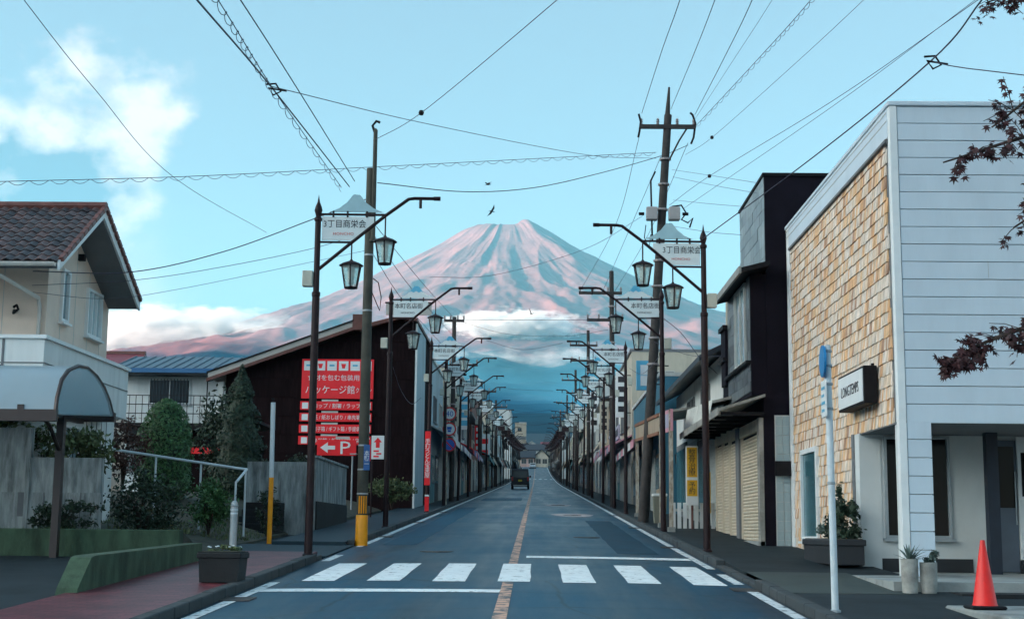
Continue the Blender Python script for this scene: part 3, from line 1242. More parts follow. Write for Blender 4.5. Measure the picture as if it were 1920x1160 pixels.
def lamp_proto(s, text, first):
    """s = +1: arm points to +x (left kerb), -1: the right kerb"""
    root = empty('street_lamp')
    post = MB()
    post.lathe([(0.10, -0.1), (0.10, 0.03), (0.072, 0.05), (0.066, 0.9), (0.066, 4.45), (0.075, 4.46), (0.075, 4.52), (0.053, 4.54), (0.052, 5.78),
                (0.07, 5.80), (0.07, 5.84), (0.042, 5.87), (0.055, 5.93), (0.072, 5.98), (0.055, 6.05), (0.022, 6.13), (0.0, 6.27)], n=12)
    post.build('post', M['iron_brown'], root, smooth=True)
    arm = MB().tube([(0.03 * s, 0, 4.93), (0.58 * s, 0, 5.40), (1.18 * s, 0, 5.90), (1.58 * s, 0, 6.20), (1.68 * s, 0, 6.215), (2.10 * s, 0, 6.215)], 0.030, 8)
    arm.cyl((2.02 * s, 0, 6.215), (2.14 * s, 0, 6.215), 0.038, n=8)
    arm.build('arm', M['iron_brown'], root, smooth=True)
    MB().box(min(0.04 * s, 1.18 * s), max(0.04 * s, 1.18 * s), -0.02, 0.02, 5.895, 5.93).build('top_bar', M['iron_brown'], root)
    MB().box(min(0.04 * s, 0.60 * s), max(0.04 * s, 0.60 * s), -0.02, 0.02, 5.40, 5.432).build('bottom_bar', M['iron_brown'], root)
    # board cut along the arm
    x0, x1, x2 = 0.07, 0.66, 0.98
    poly = [(x0, 5.45), (0.60, 5.45), (x2, 5.77), (x2, 5.875), (x0, 5.875)]
    bd = MB().prism([(p[0] * s, p[1]) for p in poly], 'y', -0.012, 0.012).build('sign_board', M['sign_pale'], root)
    cx = 0.47 if s > 0 else -0.42
    lettering(text, 0.155, (cx, -0.015, 5.745), bd, M['ink'], width=0.74)
    lettering('HONCHO', 0.07, (cx - 0.02, -0.015, 5.565), bd, M['ink_red'] if first else M['ink'], width=0.36)
    for xx in (0.25, 0.50, 0.84):
        MB().box(min(xx * s, (xx + .03) * s), max(xx * s, (xx + .03) * s), -0.026, 0.026, 5.86, 5.97).build('bracket', M['iron_brown'], root)
    mtn = [(0.20, 5.955), (0.36, 6.02), (0.50, 6.13), (0.60, 6.26), (0.64, 6.275), (0.68, 6.262), (0.72, 6.27), (0.83, 6.13), (0.98, 6.02), (1.14, 5.955)]
    mp_ = MB().prism([(p[0] * s, p[1]) for p in mtn], 'y', -0.010, 0.010).build('mountain_panel', M['fuji_pale'] if first else M['sign_pale'], root)
    if not first:
        cap_ = [(0.47, 6.105), (0.52, 6.15), (0.60, 6.26), (0.64, 6.275), (0.68, 6.262), (0.72, 6.27), (0.81, 6.15), (0.86, 6.105), (0.79, 6.13), (0.73, 6.095), (0.66, 6.14), (0.59, 6.10), (0.53, 6.13)]
        MB().prism([(p[0] * s, p[1]) for p in cap_], 'y', -0.014, 0.014).build('blue_summit', M['fuji_blue'], mp_)
    add_lantern(root, 0.60 * s, 5.41, 0.30)
    add_lantern(root, 1.18 * s, 5.90, 0.36)
    MB().cyl((1.79 * s, 0, 6.2), (1.79 * s, 0, 6.04), 0.026, n=8).build('drop_tube', M['iron_brown'], root)
    MB().box(min(-0.06 * s, -0.24 * s), max(-0.06 * s, -0.24 * s), -0.07, 0.07, 4.62, 4.90, 0.012).build('junction_box', M['box_beige'], root)
    return root


LAMP_L = [24.4, 36.8, 50.6, 59.7, 70.6, 80.8, 95.8, 110.3, 124.0]
LAMP_R = [27.1, 36.3, 51.5, 59.4, 69.1, 82.5, 97.6, 112.0, 126.0]
ORD = ['first', 'second', 'third', 'fourth', 'fifth', 'sixth', 'seventh', 'eighth', 'ninth']
FAR = ['ten', 'eleven', 'twelve', 'thirteen', 'fourteen', 'fifteen', 'sixteen', 'seventeen', 'eighteen', 'nineteen', 'twenty', 'twenty-one', 'twenty-two', 'twenty-three', 'twenty-four', 'twenty-five']
NEAR_WHAT = {('left', 0): 'where red paving ends', ('left', 1): 'by the red billboard',
             ('left', 2): 'with narrow red sign', ('left', 3): 'before three round signs',
             ('right', 0): 'before the black house', ('right', 1): 'at the peeling arcade'}
for side, s, ys, xp in (('left', 1, LAMP_L, -3.86), ('right', -1, LAMP_R, 3.21)):
    near = lamp_proto(s, '3丁目商栄会', True)
    proto = lamp_proto(s, '本町名店街', False)
    for i, y in enumerate(ys):
        o = near if i == 0 else (proto if i == 1 else copy_tree(proto))
        o.location = (xp, y, Z(y) + 0.10)
        o.rotation_euler = (rnd.uniform(-.008, .008), rnd.uniform(-.011, .011) if i > 1 else rnd.uniform(-.003, .003), rnd.uniform(-0.07, 0.07))
        extra = NEAR_WHAT.get((side, i), '')
        tag(o, ('brown twin-lantern street lamp, %s along the %s kerb %s' % (ORD[i], side, extra)).strip(), 'street lamp', 'twin-lantern street lamps along both kerbs')
    # lamps too far to show their parts: one mesh each
    y = ys[-1] + 14.0
    far = MB()
    far.cyl((0, 0, -0.1), (0, 0, 6.1), 0.06, 0.05, 6)
    far.tube([(0.03 * s, 0, 4.93), (1.58 * s, 0, 6.20), (2.10 * s, 0, 6.215)], 0.035, 5)
    far.box(min(0, 1.18 * s), max(0, 1.18 * s), -0.02, 0.02, 5.89, 5.93)
    far.prism([(0.2 * s, 5.95), (0.64 * s, 6.27), (1.14 * s, 5.95)], 'y', -.01, .01)
    far.prism([(0.07 * s, 5.45), (0.60 * s, 5.45), (0.95 * s, 5.77), (0.95 * s, 5.87), (0.07 * s, 5.87)], 'y', -.012, .012)
    for lx, lz in ((0.6, 5.1), (1.18, 5.55)):
        far.lathe([(0.0, 0), (0.2, -0.1), (0.18, -0.11), (0.11, -0.5)], (lx * s, 0, lz), 6)
        far.cyl((lx * s, 0, lz), (lx * s, 0, lz + 0.35), 0.014, n=4)
    fm = far.mesh('street_lamp', M['iron_brown'])
    fi = 9
    while y < 330:
        o = obj('street_lamp', fm)
        o.location = (xp, y, Z(y) + 0.10)
        tag(o, 'small distant street lamp, number %s from the camera along the %s kerb' % (FAR[fi - 9], side), 'street lamp', 'distant street lamps on the %s kerb' % side)
        fi += 1
        y += 14.5
# ------------------------------------------------------------------ left side of the street
M['beige'] = mat('siding_beige', (0.76, 0.62, 0.52), 0.8, 0.06, 1.2, 0.1, 30, stain=0.12, sscale=0.8)
M['white_wall'] = mat('white_wall', (0.72, 0.75, 0.74), 0.75, 0.06, 1.2, 0.05, 30, stain=0.18, sscale=0.9, streak=(3, 3, 0.5))
M['white_trim'] = mat('white_trim', (0.78, 0.81, 0.81), 0.55, 0.05, 2, stain=0.12)
M['soffit'] = mat('soffit', (0.16, 0.17, 0.18), 0.8, 0.1, 2)
M['glass'] = mat_glass('window_glass')
M['glass_pale'] = mat_glass('window_glass_pale', (0.16, 0.24, 0.27), 0.1, 0.7)
M['curtain'] = mat('curtain_glass', (0.42, 0.52, 0.55), 0.25, 0.2, 3, streak=(14, 14, 0.4))
M['black_paint'] = mat('black_paint', (0.012, 0.011, 0.013), 0.6, 0.3, 4, spec=0.15, stain=0.2)
M['roof_tile'] = mat_piece('roof_tile', [(0.040, 0.032, 0.036), (0.062, 0.046, 0.048), (0.10, 0.062, 0.058), (0.125, 0.068, 0.062), (0.085, 0.075, 0.08)], 0.42, (5, 5, 5), 0.3)
M['ridge'] = mat('ridge_tile', (0.15, 0.055, 0.045), 0.5, 0.3, 6, 0.2)
M['gutter'] = mat('gutter', (0.50, 0.50, 0.47), 0.5, 0.08, 3, stain=0.15)
M['steel'] = mat('galvanised_steel', (0.36, 0.40, 0.42), 0.5, 0.1, 8, metallic=0.3)
M['white_paint'] = mat('white_pole_paint', (0.62, 0.70, 0.74), 0.45, 0.07, 5, stain=0.15, sscale=3)
M['yellow'] = mat('yellow_guard', (0.95, 0.36, 0.004), 0.5, 0.1, 5, stain=0.2, sscale=4)
M['wood_dark'] = mat('dark_boards', (0.014, 0.008, 0.009), 0.9, 0.4, 3, 0.2, 30, spec=0.05, streak=(4, 4, 0.5), stain=0.3, sscale=0.7)
M['moss_wall'] = mat('mossy_concrete', (0.048, 0.088, 0.052), 0.9, 0.45, 1.8, 0.5, 25, streak=(2, 2, 0.7), stain=0.6, sscale=1.4)
M['weathered'] = mat('weathered_wall', (0.46, 0.50, 0.50), 0.85, 0.2, 2.0, 0.4, 25, col2=(0.13, 0.155, 0.16), detail=9, streak=(3.0, 3.0, 0.55), stain=0.7, sscale=1.6)
M['leaf'] = mat('leaf_green', (0.060, 0.150, 0.050), 0.6, 0.65, 8.0)
M['leaf_dark'] = mat('leaf_dark', (0.020, 0.042, 0.022), 0.65, 0.65, 8.0)
M['leaf_olive'] = mat('leaf_olive', (0.085, 0.115, 0.045), 0.65, 0.65, 8.0)
M['bark'] = mat('bark', (0.045, 0.032, 0.026), 0.9, 0.4, 8, 0.5, 30)


def window(parent, face, a0, a1, z0, z1, plane, panes=1, frame=None, glass=None, depth=0.06, fw=0.05, name='window'):
    """a window standing in a wall: frame with mullions + sunk panes + sill. face: 'x+','x-','y-' ; a = the horizontal axis"""
    frame = frame or M['white_trim']
    glass = glass or M['glass']
    fr = MB()

    def bx(m, u0, u1, w0, w1, d0, d1):
        if face[0] == 'x':
            s = 1 if face[1] == '+' else -1
            xs = sorted((plane + s * d0, plane + s * d1))
            m.box(xs[0], xs[1], u0, u1, w0, w1)
        else:
            m.box(u0, u1, plane - d1, plane - d0, w0, w1)
    bx(fr, a0, a0 + fw, z0, z1, -0.04, depth)
    bx(fr, a1 - fw, a1, z0, z1, -0.04, depth)
    bx(fr, a0 + fw, a1 - fw, z1 - fw, z1, -0.04, depth)
    bx(fr, a0 + fw, a1 - fw, z0, z0 + fw, -0.04, depth)
    w = (a1 - a0 - 2 * fw) / panes
    for k in range(1, panes):
        u = a0 + fw + w * k
        bx(fr, u - fw * 0.4, u + fw * 0.4, z0 + fw, z1 - fw, -0.04, depth * 0.8)
    f = fr.build(name, frame, parent)
    for k in range(panes):
        m = MB()
        bx(m, a0 + fw + w * k + 0.005, a0 + fw + w * (k + 1) - 0.005, z0 + fw, z1 - fw, -0.03, 0.006)
        m.build('pane', glass, f)
    m = MB()
    bx(m, a0 - 0.04, a1 + 0.04, z0 - 0.05, z0 - 0.003, -0.02, depth + 0.06)
    m.build('sill', frame, f)
    return f


# --- beige house ---------------------------------------------------
def beige_house():
    h = empty('house', (0, 0, 0), 'beige two-storey house with brown tiled gable roof and white balcony', 'house')
    xw, y0, y1 = -10.0, 28.45, 32.6
    zg = 1.2
    ym = (y0 + y1) / 2
    ze = 6.95
    zr = 8.30
    w = MB()
    # gable body, extruded along x
    w.prism([(y0, zg), (y1, zg), (y1, ze), (ym, zr - 0.2), (y0, ze)], 'x', -17.5, xw)
    w.build('wall', M['beige'], h)
    # upright joints of the cladding on gable and front
    for yj in (29.3, 30.2, 31.1, 32.0):
        MB().box(xw, xw + 0.006, yj - 0.008, yj + 0.008, 5.2, ze + (1.2 - abs(yj - ym) * 0.55) - 0.05).build('cladding_joint', M['gutter'], h)
    for xj in (-10.9, -11.8, -12.7):
        MB().box(xj - 0.008, xj + 0.008, y0 - 0.006, y0, 5.2, ze - 0.1).build('cladding_joint', M['gutter'], h)
    # roof slabs
    xo = -9.25
    ya, yb = 26.95, 31.9 + 0.65
    pitch = (zr - 6.75) / (ym - 0.35 - ya)
    yr = 29.55
    roof = MB()
    t = 0.12
    roof.prism([(ya, 6.62), (yr, zr - 0.05), (yr, zr - 0.05 - t - 0.1), (ya, 6.62 - t)], 'x', -17.5, xo - 0.06)
    roof.prism([(yr, zr - 0.05), (yb, 6.70), (yb, 6.70 - t), (yr, zr - 0.05 - t - 0.1)], 'x', -17.5, xo - 0.06)
    rf = roof.build('roof', M['soffit'], h)
    # barge boards
    MB().prism([(ya - 0.02, 6.66), (yr, zr - 0.02), (yr, zr - 0.22), (ya - 0.02, 6.47)], 'x', xo - 0.06, xo - 0.01).build('barge_board', M['white_trim'], rf)
    MB().prism([(yr, zr - 0.02), (yb + 0.02, 6.74), (yb + 0.02, 6.55), (yr, zr - 0.22)], 'x', xo - 0.06, xo - 0.01).build('barge_board', M['white_trim'], rf)
    # roof tiles, laid in courses on the slope that faces the street corner
    n = 5
    tile = MB()
    tw, tl = 0.215, 0.30
    top, bot = [], []
    for i in range(n + 1):
        u = i / n
        zz = 0.035 * math.sin(math.pi * min(1, u * 1.5)) if u < 0.67 else -0.012 * math.sin(math.pi * (u - 0.67) / 0.33)
        top.append((u * tw, zz))
    vs_ = [(x, 0, z + 0.035) for x, z in top] + [(x, tl, z + 0.012) for x, z in top] + [(x, 0, z + 0.012) for x, z in top]
    fs_ = []
    k = n + 1
    for i in range(n):
        fs_ += [(i, i + 1, k + i + 1, k + i), (2 * k + i, i, i + 1, 2 * k + i + 1)[::1]]
    tile.add(vs_, fs_)
    tm = tile.mesh('tile', M['roof_tile'], True)
    slope = math.atan2(zr - 0.05 - 6.62, yr - ya)
    L = math.hypot(zr - 0.05 - 6.62, yr - ya)
    rows = 12
    step = (L + 0.02) / rows
    for r_ in range(rows):
        for c in range(13):
            o = obj('tile', tm, rf)
            d = r_ * step
            o.location = (xo - 0.05 - tw * (c + 1), ya + d * math.cos(slope) - 0.05, 6.62 + d * math.sin(slope) + 0.01 + rnd.uniform(-.004, .004))
            o.rotation_euler = (slope, 0, rnd.uniform(-.012, .012))
            o['tone'] = min(1, max(0, rnd.gauss(0.35, 0.28)))
    rest = MB()
    for r_ in range(rows):
        for c in range(13, 38):
            d = r_ * step
            ox, oy, oz = xo - 0.05 - tw * (c + 1), ya + d * math.cos(slope) - 0.05, 6.63 + d * math.sin(slope)
            rest.add([(ox + x, oy + y * math.cos(slope) - z * math.sin(slope), oz + y * math.sin(slope) + z * math.cos(slope)) for x, y, z in vs_], fs_)
    rest.build('tile_courses', M['roof_tile'], rf)['kind'] = 'stuff'
    # verge tiles along the gable edge
    vt = MB().box(-0.05, 0.05, 0, 0.24, -0.05, 0.05, 0.012).mesh('verge_tile', M['ridge'])
    for r_ in range(11):
        d = r_ * L / 11
        o = obj('verge_tile', vt, rf)
        o.location = (xo, ya + d * math.cos(slope), 6.68 + d * math.sin(slope))
        o.rotation_euler = (slope, 0, 0)
    s2 = math.atan2(zr - 0.05 - 6.70, yb - yr)
    L2 = math.hypot(zr - 0.05 - 6.70, yb - yr)
    for r_ in range(12):
        d = r_ * L2 / 12
        o = obj('verge_tile', vt, rf)
        o.location = (xo, yr + d * math.cos(s2), zr - d * math.sin(s2) + 0.01)
        o.rotation_euler = (-s2, 0, 0)
    rid = MB().tube([(-17.5, yr, zr + 0.03), (xo + 0.02, yr, zr + 0.03)], 0.10, 8)
    rid.build('ridge_tiles', M['ridge'], rf, smooth=True)
    # gutter and downpipe
    g = MB()
    prof = [(0.07 * math.cos(a), 0.07 * math.sin(a)) for a in [math.pi + math.pi * i / 8 for i in range(9)]]
    g.prism([(ya - 0.09 + p[0], 6.60 + p[1]) for p in prof] + [(ya - 0.09 + p[0] * 0.85, 6.61 + p[1] * 0.85) for p in prof[::-1]], 'x', -17.5, xo - 0.08)
    g.build('gutter', M['gutter'], h)
    MB().tube([(-10.45, ya - 0.08, 6.53), (-10.45, ya - 0.08, 6.38), (-10.15, 28.36, 6.15), (-10.12, 28.38, 5.95), (-10.12, 28.38, 4.6)], 0.04, 8).build('downpipe', M['gutter'], h, smooth=True)
    # cable bracket on the front
    MB().tube([(-10.65, 28.42, 5.9), (-10.6, 28.25, 5.82), (-10.5, 28.24, 5.9), (-10.55, 28.26, 5.98), (-10.62, 28.3, 5.95)], 0.03, 6).build('cable_bracket', M['black_paint'], h)
    # gable windows
    window(h, 'x+', 29.2, 29.66, 5.80, 6.92, xw, 1, glass=M['glass_pale'], depth=0.07, fw=0.07)
    window(h, 'x+', 30.9, 31.95, 5.74, 6.80, xw, 3, glass=M['curtain'], depth=0.07, fw=0.06)
    MB().box(xw, xw + 0.14, 30.2, 30.32, 7.28, 7.42).build('vent_hood', M['black_paint'], h)
    # white balcony wrapping the lower storey
    b = MB()
    xb = -9.0
    b.box(-17.5, xb, 25.6, 25.75, 3.9, 4.95)
    b.box(xb - 0.15, xb, 25.75, 31.0, 3.9, 4.95)
    b.box(-17.5, xb - 0.15, 25.75, 31.0, 3.9, 4.05)
    bl = b.build('balcony', M['white_wall'], h)
    MB().box(-17.5, xb + 0.05, 25.55, 25.82, 4.952, 5.02).build('coping', M['white_trim'], bl)
    MB().box(xb - 0.19, xb + 0.05, 25.82, 31.05, 4.952, 5.02).build('coping', M['white_trim'], bl)
    MB().box(xb + 0.001, xb + 0.012, 25.6, 31.0, 4.50, 4.52).build('groove', M['soffit'], bl)
    MB().box(-17.5, xb, 25.588, 25.599, 4.50, 4.52).build('groove', M['soffit'], bl)
    for xj in (-9.75, -10.6):
        MB().box(xj - 0.02, xj + 0.02, 25.585, 25.599, 3.9, 4.94).build('groove', M['soffit'], bl)
    # ground-floor wing under the balcony
    lw = MB().box(-17.5, -9.55, 27.4, 32.0, 1.2, 3.9)
    l_ = lw.build('ground_floor_wall', M['white_wall'], h)
    window(h, 'x+', 28.2, 29.6, 2.6, 3.6, -9.55, 2, glass=M['glass_pale'])
    for k in range(5):
        MB().box(-9.55, -9.54, 30.0 + 0.35 * k, 30.02 + 0.35 * k, 1.3, 3.9).build('groove', M['soffit'], l_)


beige_house()

# --- carport -------------------------------------------------------
def sheet_material():
    m = bpy.data.materials.new('polycarbonate')
    m.use_nodes = True
    t = m.node_tree
    n = t.nodes
    b = n['Principled BSDF']
    b.inputs['Base Color'].default_value = (0.62, 0.74, 0.80, 1)
    b.inputs['Roughness'].default_value = 0.22
    tr = n.new('ShaderNodeBsdfTransparent')
    tr.inputs[0].default_value = (0.80, 0.88, 0.92, 1)
    tl = n.new('ShaderNodeBsdfTranslucent')
    tl.inputs[0].default_value = (0.75, 0.84, 0.88, 1)
    a = n.new('ShaderNodeMixShader')
    a.inputs[0].default_value = 0.5
    t.links.new(b.outputs[0], a.inputs[1])
    t.links.new(tl.outputs[0], a.inputs[2])
    c = n.new('ShaderNodeMixShader')
    nz = n.new('ShaderNodeTexNoise')
    nz.inputs['Scale'].default_value = 1.5
    mr = n.new('ShaderNodeMapRange')
    mr.inputs[3].default_value = 0.72
    mr.inputs[4].default_value = 0.95
    t.links.new(nz.outputs[0], mr.inputs[0])
    t.links.new(mr.outputs[0], c.inputs[0])
    t.links.new(tr.outputs[0], c.inputs[1])
    t.links.new(a.outputs[0], c.inputs[2])
    t.links.new(c.outputs[0], n['Material Output'].inputs[0])
    return m


M['poly'] = sheet_material()
def clear_panel():
    m = bpy.data.materials.new('clear_panel')
    m.use_nodes = True
    t = m.node_tree
    b = t.nodes['Principled BSDF']
    b.inputs['Base Color'].default_value = (0.45, 0.56, 0.60, 1)
    b.inputs['Roughness'].default_value = 0.15
    tr = t.nodes.new('ShaderNodeBsdfTransparent')
    tr.inputs[0].default_value = (0.78, 0.88, 0.92, 1)
    mx = t.nodes.new('ShaderNodeMixShader')
    mx.inputs[0].default_value = 0.38
    t.links.new(tr.outputs[0], mx.inputs[1])
    t.links.new(b.outputs[0], mx.inputs[2])
    t.links.new(mx.outputs[0], t.nodes['Material Output'].inputs[0])
    return m


M['clear_panel'] = clear_panel()
M['bronze'] = mat('bronze_aluminium', (0.050, 0.036, 0.034), 0.4, 0.1, 5, metallic=0.3)


def carport():
    c = empty('carport', (0, 0, 0), 'curved translucent carport roof on a bronze post before the beige house', 'carport')
    prof = [(22.00, 3.28), (22.05, 3.55), (22.22, 3.85), (22.50, 4.03), (22.95, 4.15), (23.45, 4.18), (23.95, 4.10), (24.40, 3.95), (24.75, 3.75), (25.02, 3.50)]
    x0, x1 = -14.5, -7.5
    t = 0.012
    sh = MB()
    for (a, b) in zip(prof[:-1], prof[1:]):
        pass
    inner = [(p[0], p[1] - t) for p in prof]
    k = 5
    for i in range(k):
        xa, xb = x0 + (x1 - x0) * i / k + 0.03, x0 + (x1 - x0) * (i + 1) / k - 0.03
        MB().prism(prof + inner[::-1], 'x', xa, xb).build('roof_sheet', M['poly'], c, smooth=True)
    for i in range(k + 1):
        xr = x0 + (x1 - x0) * i / k
        pts = [(xr, p[0], p[1]) for p in prof]
        MB().tube(pts, 0.035, 6).build('rib', M['bronze'], c, smooth=True)
    MB().box(x0, x1 + 0.04, 21.93, 22.03, 3.18, 3.36).build('front_beam', M['bronze'], c)
    MB().box(x0, x1 + 0.04, 24.98, 25.08, 3.40, 3.56).build('rear_beam', M['bronze'], c)
    # clear end panel
    MB().prism(prof, 'x', x1 + 0.012, x1 + 0.022).build('end_panel', M['clear_panel'], c)
    for xp in (-8.05, -13.2):
        MB().box(xp - 0.06, xp + 0.06, 23.9, 24.04, 0.9, 3.42).build('post', M['bronze'], c)
        MB().box(xp - 0.05, xp + 0.05, 22.0, 25.0, 3.36, 3.44).build('cross_beam', M['bronze'], c)
        MB().tube([(xp, 23.9, 2.85), (xp, 23.4, 3.2), (xp, 22.9, 3.38)], 0.035, 6).build('brace', M['bronze'], c)


carport()

# --- low walls, lot and planting ------------------------------------
def wall_thing(name, label, m, material, cat='wall'):
    o = m.build(name, material)
    return tag(o, label, cat)


g1 = MB()
xs0, xs1 = -5.52, -5.32
top0, top1 = 1.22, 1.33
vs_ = []
for x in (xs0 - 0.05, xs1):
    vs_ += [(x, 16.6, 0.6), (x, 22.9, 0.85), (x, 22.9, top1), (x, 17.35, top0), (x, 17.2, top0 - 0.02), (x, 16.75, 0.86)]
k = 6
g1.add(vs_, [tuple(range(6)), tuple(range(6, 12))] + [(i, (i + 1) % 6, 6 + (i + 1) % 6, 6 + i) for i in range(6)])
wall_thing('low_wall', 'low mossy green concrete wall with sloping end along the red paving', g1, M['moss_wall'])
g2 = MB().box(-14.5, -6.05, 24.35, 24.6, 0.9, 1.53, 0.015)
wall_thing('retaining_wall', 'long dark mossy retaining wall behind the low green wall', g2, M['moss_wall'])
g3 = MB()
g3.box(-10.9, -9.62, 26.95, 27.15, 1.3, 3.42)
g3.box(-9.62, -8.25, 26.95, 27.15, 1.3, 2.86)
g3.box(-10.9, -8.22, 26.90, 26.95, 1.3, 2.20)
gw = wall_thing('garden_wall', 'streaked white concrete garden wall below the carport', g3, M['weathered'])
MB().box(-9.66, -9.58, 26.88, 26.90, 1.3, 3.4).build('pilaster', M['weathered'], gw)
MB().box(-9.78, -9.66, 26.892, 26.899, 1.75, 2.2).build('grating', M['soffit'], gw)
for xj in (-9.3, -8.95, -8.6):
    MB().box(xj, xj + 0.02, 26.89, 26.899, 1.4, 2.2).build('groove', M['soffit'], gw)

# the raised lot
lot = MB()
LX = [-22, -14, -10, -8, -6.9, -6.05]
LY = [24.6, 26.2, 28, 29.5, 31, 33, 35, 38, 42, 47, 52, 57]


def lot_z(x, y):
    z = np.interp(y, [24.6, 28, 31, 33, 35, 38, 45, 57], [1.48, 1.46, 1.62, 1.85, 2.3, 2.5, 2.7, 2.9])
    zs = Z(y) + 0.03
    w = np.interp(x, [-22, -8.2, -6.9, -6.05], [1, 1, 0.5, 0.02]) if y > 25.5 else 1
    return float(zs * (1 - w) + z * w) + 0.05 * mnoise.noise(Vector((x * 0.9, y * 0.9, 1)))


v = [(x, y, lot_z(x, y)) for y in LY for x in LX]
k = len(LX)
fl_ = [(i * k + j, i * k + j + 1, (i + 1) * k + j + 1, (i + 1) * k + j) for i in range(len(LY) - 1) for j in range(k - 1)]
n_ = len(LY)
ring = [j for j in range(k)] + [i * k + k - 1 for i in range(1, n_)]
b0 = len(v)
v = v + [(v[q][0], v[q][1], v[q][2] - 1.2) for q in ring]
fl_ += [(ring[i], b0 + i, b0 + i + 1, ring[i + 1]) for i in range(len(ring) - 1)]
lot.add(v, fl_)
tag(lot.build('lot', M['soil']), kind='structure')

# second concrete wall along the pavement
g4 = MB()
g4.box(-5.62, -5.40, 35.0, 40.6, 1.2, 3.30)
g4.box(-7.1, -5.62, 35.0, 35.22, 1.2, 3.20)
cw = wall_thing('concrete_wall', 'weathered pale concrete wall with upright joints below the parking sign', g4, M['weathered'])
for yj in (36.2, 37.4, 38.6, 39.8):
    MB().box(-5.40, -5.392, yj, yj + 0.04, 1.5, 3.3).build('joint', M['soffit'], cw)
MB().box(-5.66, -5.36, 34.95, 40.66, 3.302, 3.36).build('coping', M['weathered'], cw)
MB().box(-5.40, -5.36, 35.0, 40.6, 1.2, 2.25).build('plinth', M['concrete_dark'], cw)

# steps and the handrail
st = empty('steps', (0, 0, 0), 'dark stone steps climbing to the garden behind the handrail', 'steps')
for k in range(5):
    MB().box(-7.0, -6.15, 33.0 + 0.34 * k, 35.0, 1.35 + 0.17 * k, 1.52 + 0.17 * k - 0.003, 0.01).build('step', M['concrete_dark'], st)
hr = empty('handrail', (0, 0, 0), 'white steel handrail sloping down to the pavement', 'handrail')
MB().tube([(-9.45, 31.6, 3.28), (-6.50, 31.0, 2.86), (-6.30, 31.0, 2.84)], 0.028, 8).build('rail', M['white_paint'], hr, smooth=True)
MB().tube([(-6.30, 31.0, 2.84), (-6.34, 30.2, 2.55)], 0.028, 8).build('end_rail', M['white_paint'], hr, smooth=True)
for (x, y, zt, zb) in ((-8.4, 31.4, 3.13, 1.6), (-7.35, 31.2, 2.98, 1.5), (-6.32, 31.0, 2.84, 1.4), (-6.36, 30.2, 2.55, 1.3)):
    MB().cyl((x, y, zb), (x, y, zt), 0.024, n=8).build('rail_post', M['white_paint'], hr, smooth=True)

# bollard, planter, marker pole
bo = empty('bollard', (-5.02, 23.8, Z(23.8) + 0.108), 'grey steel bollard standing behind the planter box', 'bollard')
MB().lathe([(0.062, -0.05), (0.062, 0.80), (0.060, 0.82), (0.064, 0.825), (0.064, 0.85), (0.058, 0.855), (0.056, 0.885), (0.035, 0.915), (0.0, 0.925)], n=16).build('body', M['steel'], bo, smooth=True)
for zz in (0.70, 0.76):
    MB().lathe([(0.0635, zz), (0.0645, zz + .004), (0.0645, zz + .02), (0.0635, zz + .024)], n=16).build('band', M['white_paint'], bo, smooth=True)
pl = empty('planter', (-4.04, 18.6, Z(18.6) + 0.108), 'square dark stone planter box with low flowers on the red paving', 'planter')
b = MB()
b.prism([(-0.24, 0.0), (0.24, 0.0), (0.27, 0.385), (-0.27, 0.385)], 'y', -0.26, 0.26)
b.build('box', M['concrete_dark'], pl)
MB().box(-0.285, 0.285, -0.275, 0.275, 0.30, 0.372, 0.012).build('rim', M['concrete_dark'], pl)
MB().box(-0.235, 0.235, -0.235, 0.235, 0.372, 0.392).build('earth', M['soil'], pl)


def leaf_spray(m, c, rx, ry, rz, n, size, seed=1, shell=0.45, flat=0.0, shape='quad'):
    """n leaf faces through an ellipsoid's volume, thicker near its skin, in clumps"""
    g = random.Random(seed)
    cl = []
    for _ in range(max(6, n // 60)):
        while True:
            p = Vector((g.uniform(-1, 1), g.uniform(-1, 1), g.uniform(-1, 1)))
            if shell < p.length < 1:
                break
        cl.append(p)
    for i in range(n):
        q = g.choice(cl)
        p = q + Vector((g.gauss(0, .17), g.gauss(0, .17), g.gauss(0, .17)))
        pos = Vector((c[0] + p.x * rx, c[1] + p.y * ry, c[2] + p.z * rz))
        d = Vector((g.gauss(0, 1), g.gauss(0, 1), g.gauss(0, 1) + flat)).normalized()
        u = d.orthogonal().normalized()
        a = g.uniform(0, 6.28)
        u = (Matrix.Rotation(a, 3, d) @ u)
        w = d.cross(u)
        s = size * g.uniform(0.6, 1.35)
        m.add([pos - u * s, pos + w * s * 0.42 + u * s * 0.05, pos + u * s, pos - w * s * 0.42], [(0, 1, 2, 3)])


fl = MB()
leaf_spray(fl, (0, 0, 0.41), 0.24, 0.24, 0.05, 330, 0.028, 3)
fl.build('leaves', M['leaf_olive'], pl)
fw_ = MB()
for i in range(7):
    x, y = rnd.uniform(-.2, .2), rnd.uniform(-.2, .2)
    fw_.lathe([(0.0, 0.0), (0.018, 0.006), (0.014, 0.018), (0, 0.02)], (x, y, 0.43 + rnd.uniform(0, .03)), 6)
fw_.build('flowers', M['white_paint'], pl)

mp_o = empty('marker_pole', (-5.72, 30.8, Z(30.8)), 'slim pole with white top and yellow lower half beside the lot', 'pole')
MB().cyl((0, 0, 1.38), (-0.02, 0, 3.0), 0.05, 0.05, 12).build('white_sleeve', M['white_paint'], mp_o, smooth=True)
MB().cyl((0, 0, -0.1), (0, 0, 1.38), 0.052, 0.052, 12).build('yellow_sleeve', M['yellow'], mp_o, smooth=True)
MB().cyl((-0.02, 0, 3.0), (-0.03, 0, 3.1), 0.02, 0.03, 8).build('cap', M['black_paint'], mp_o)


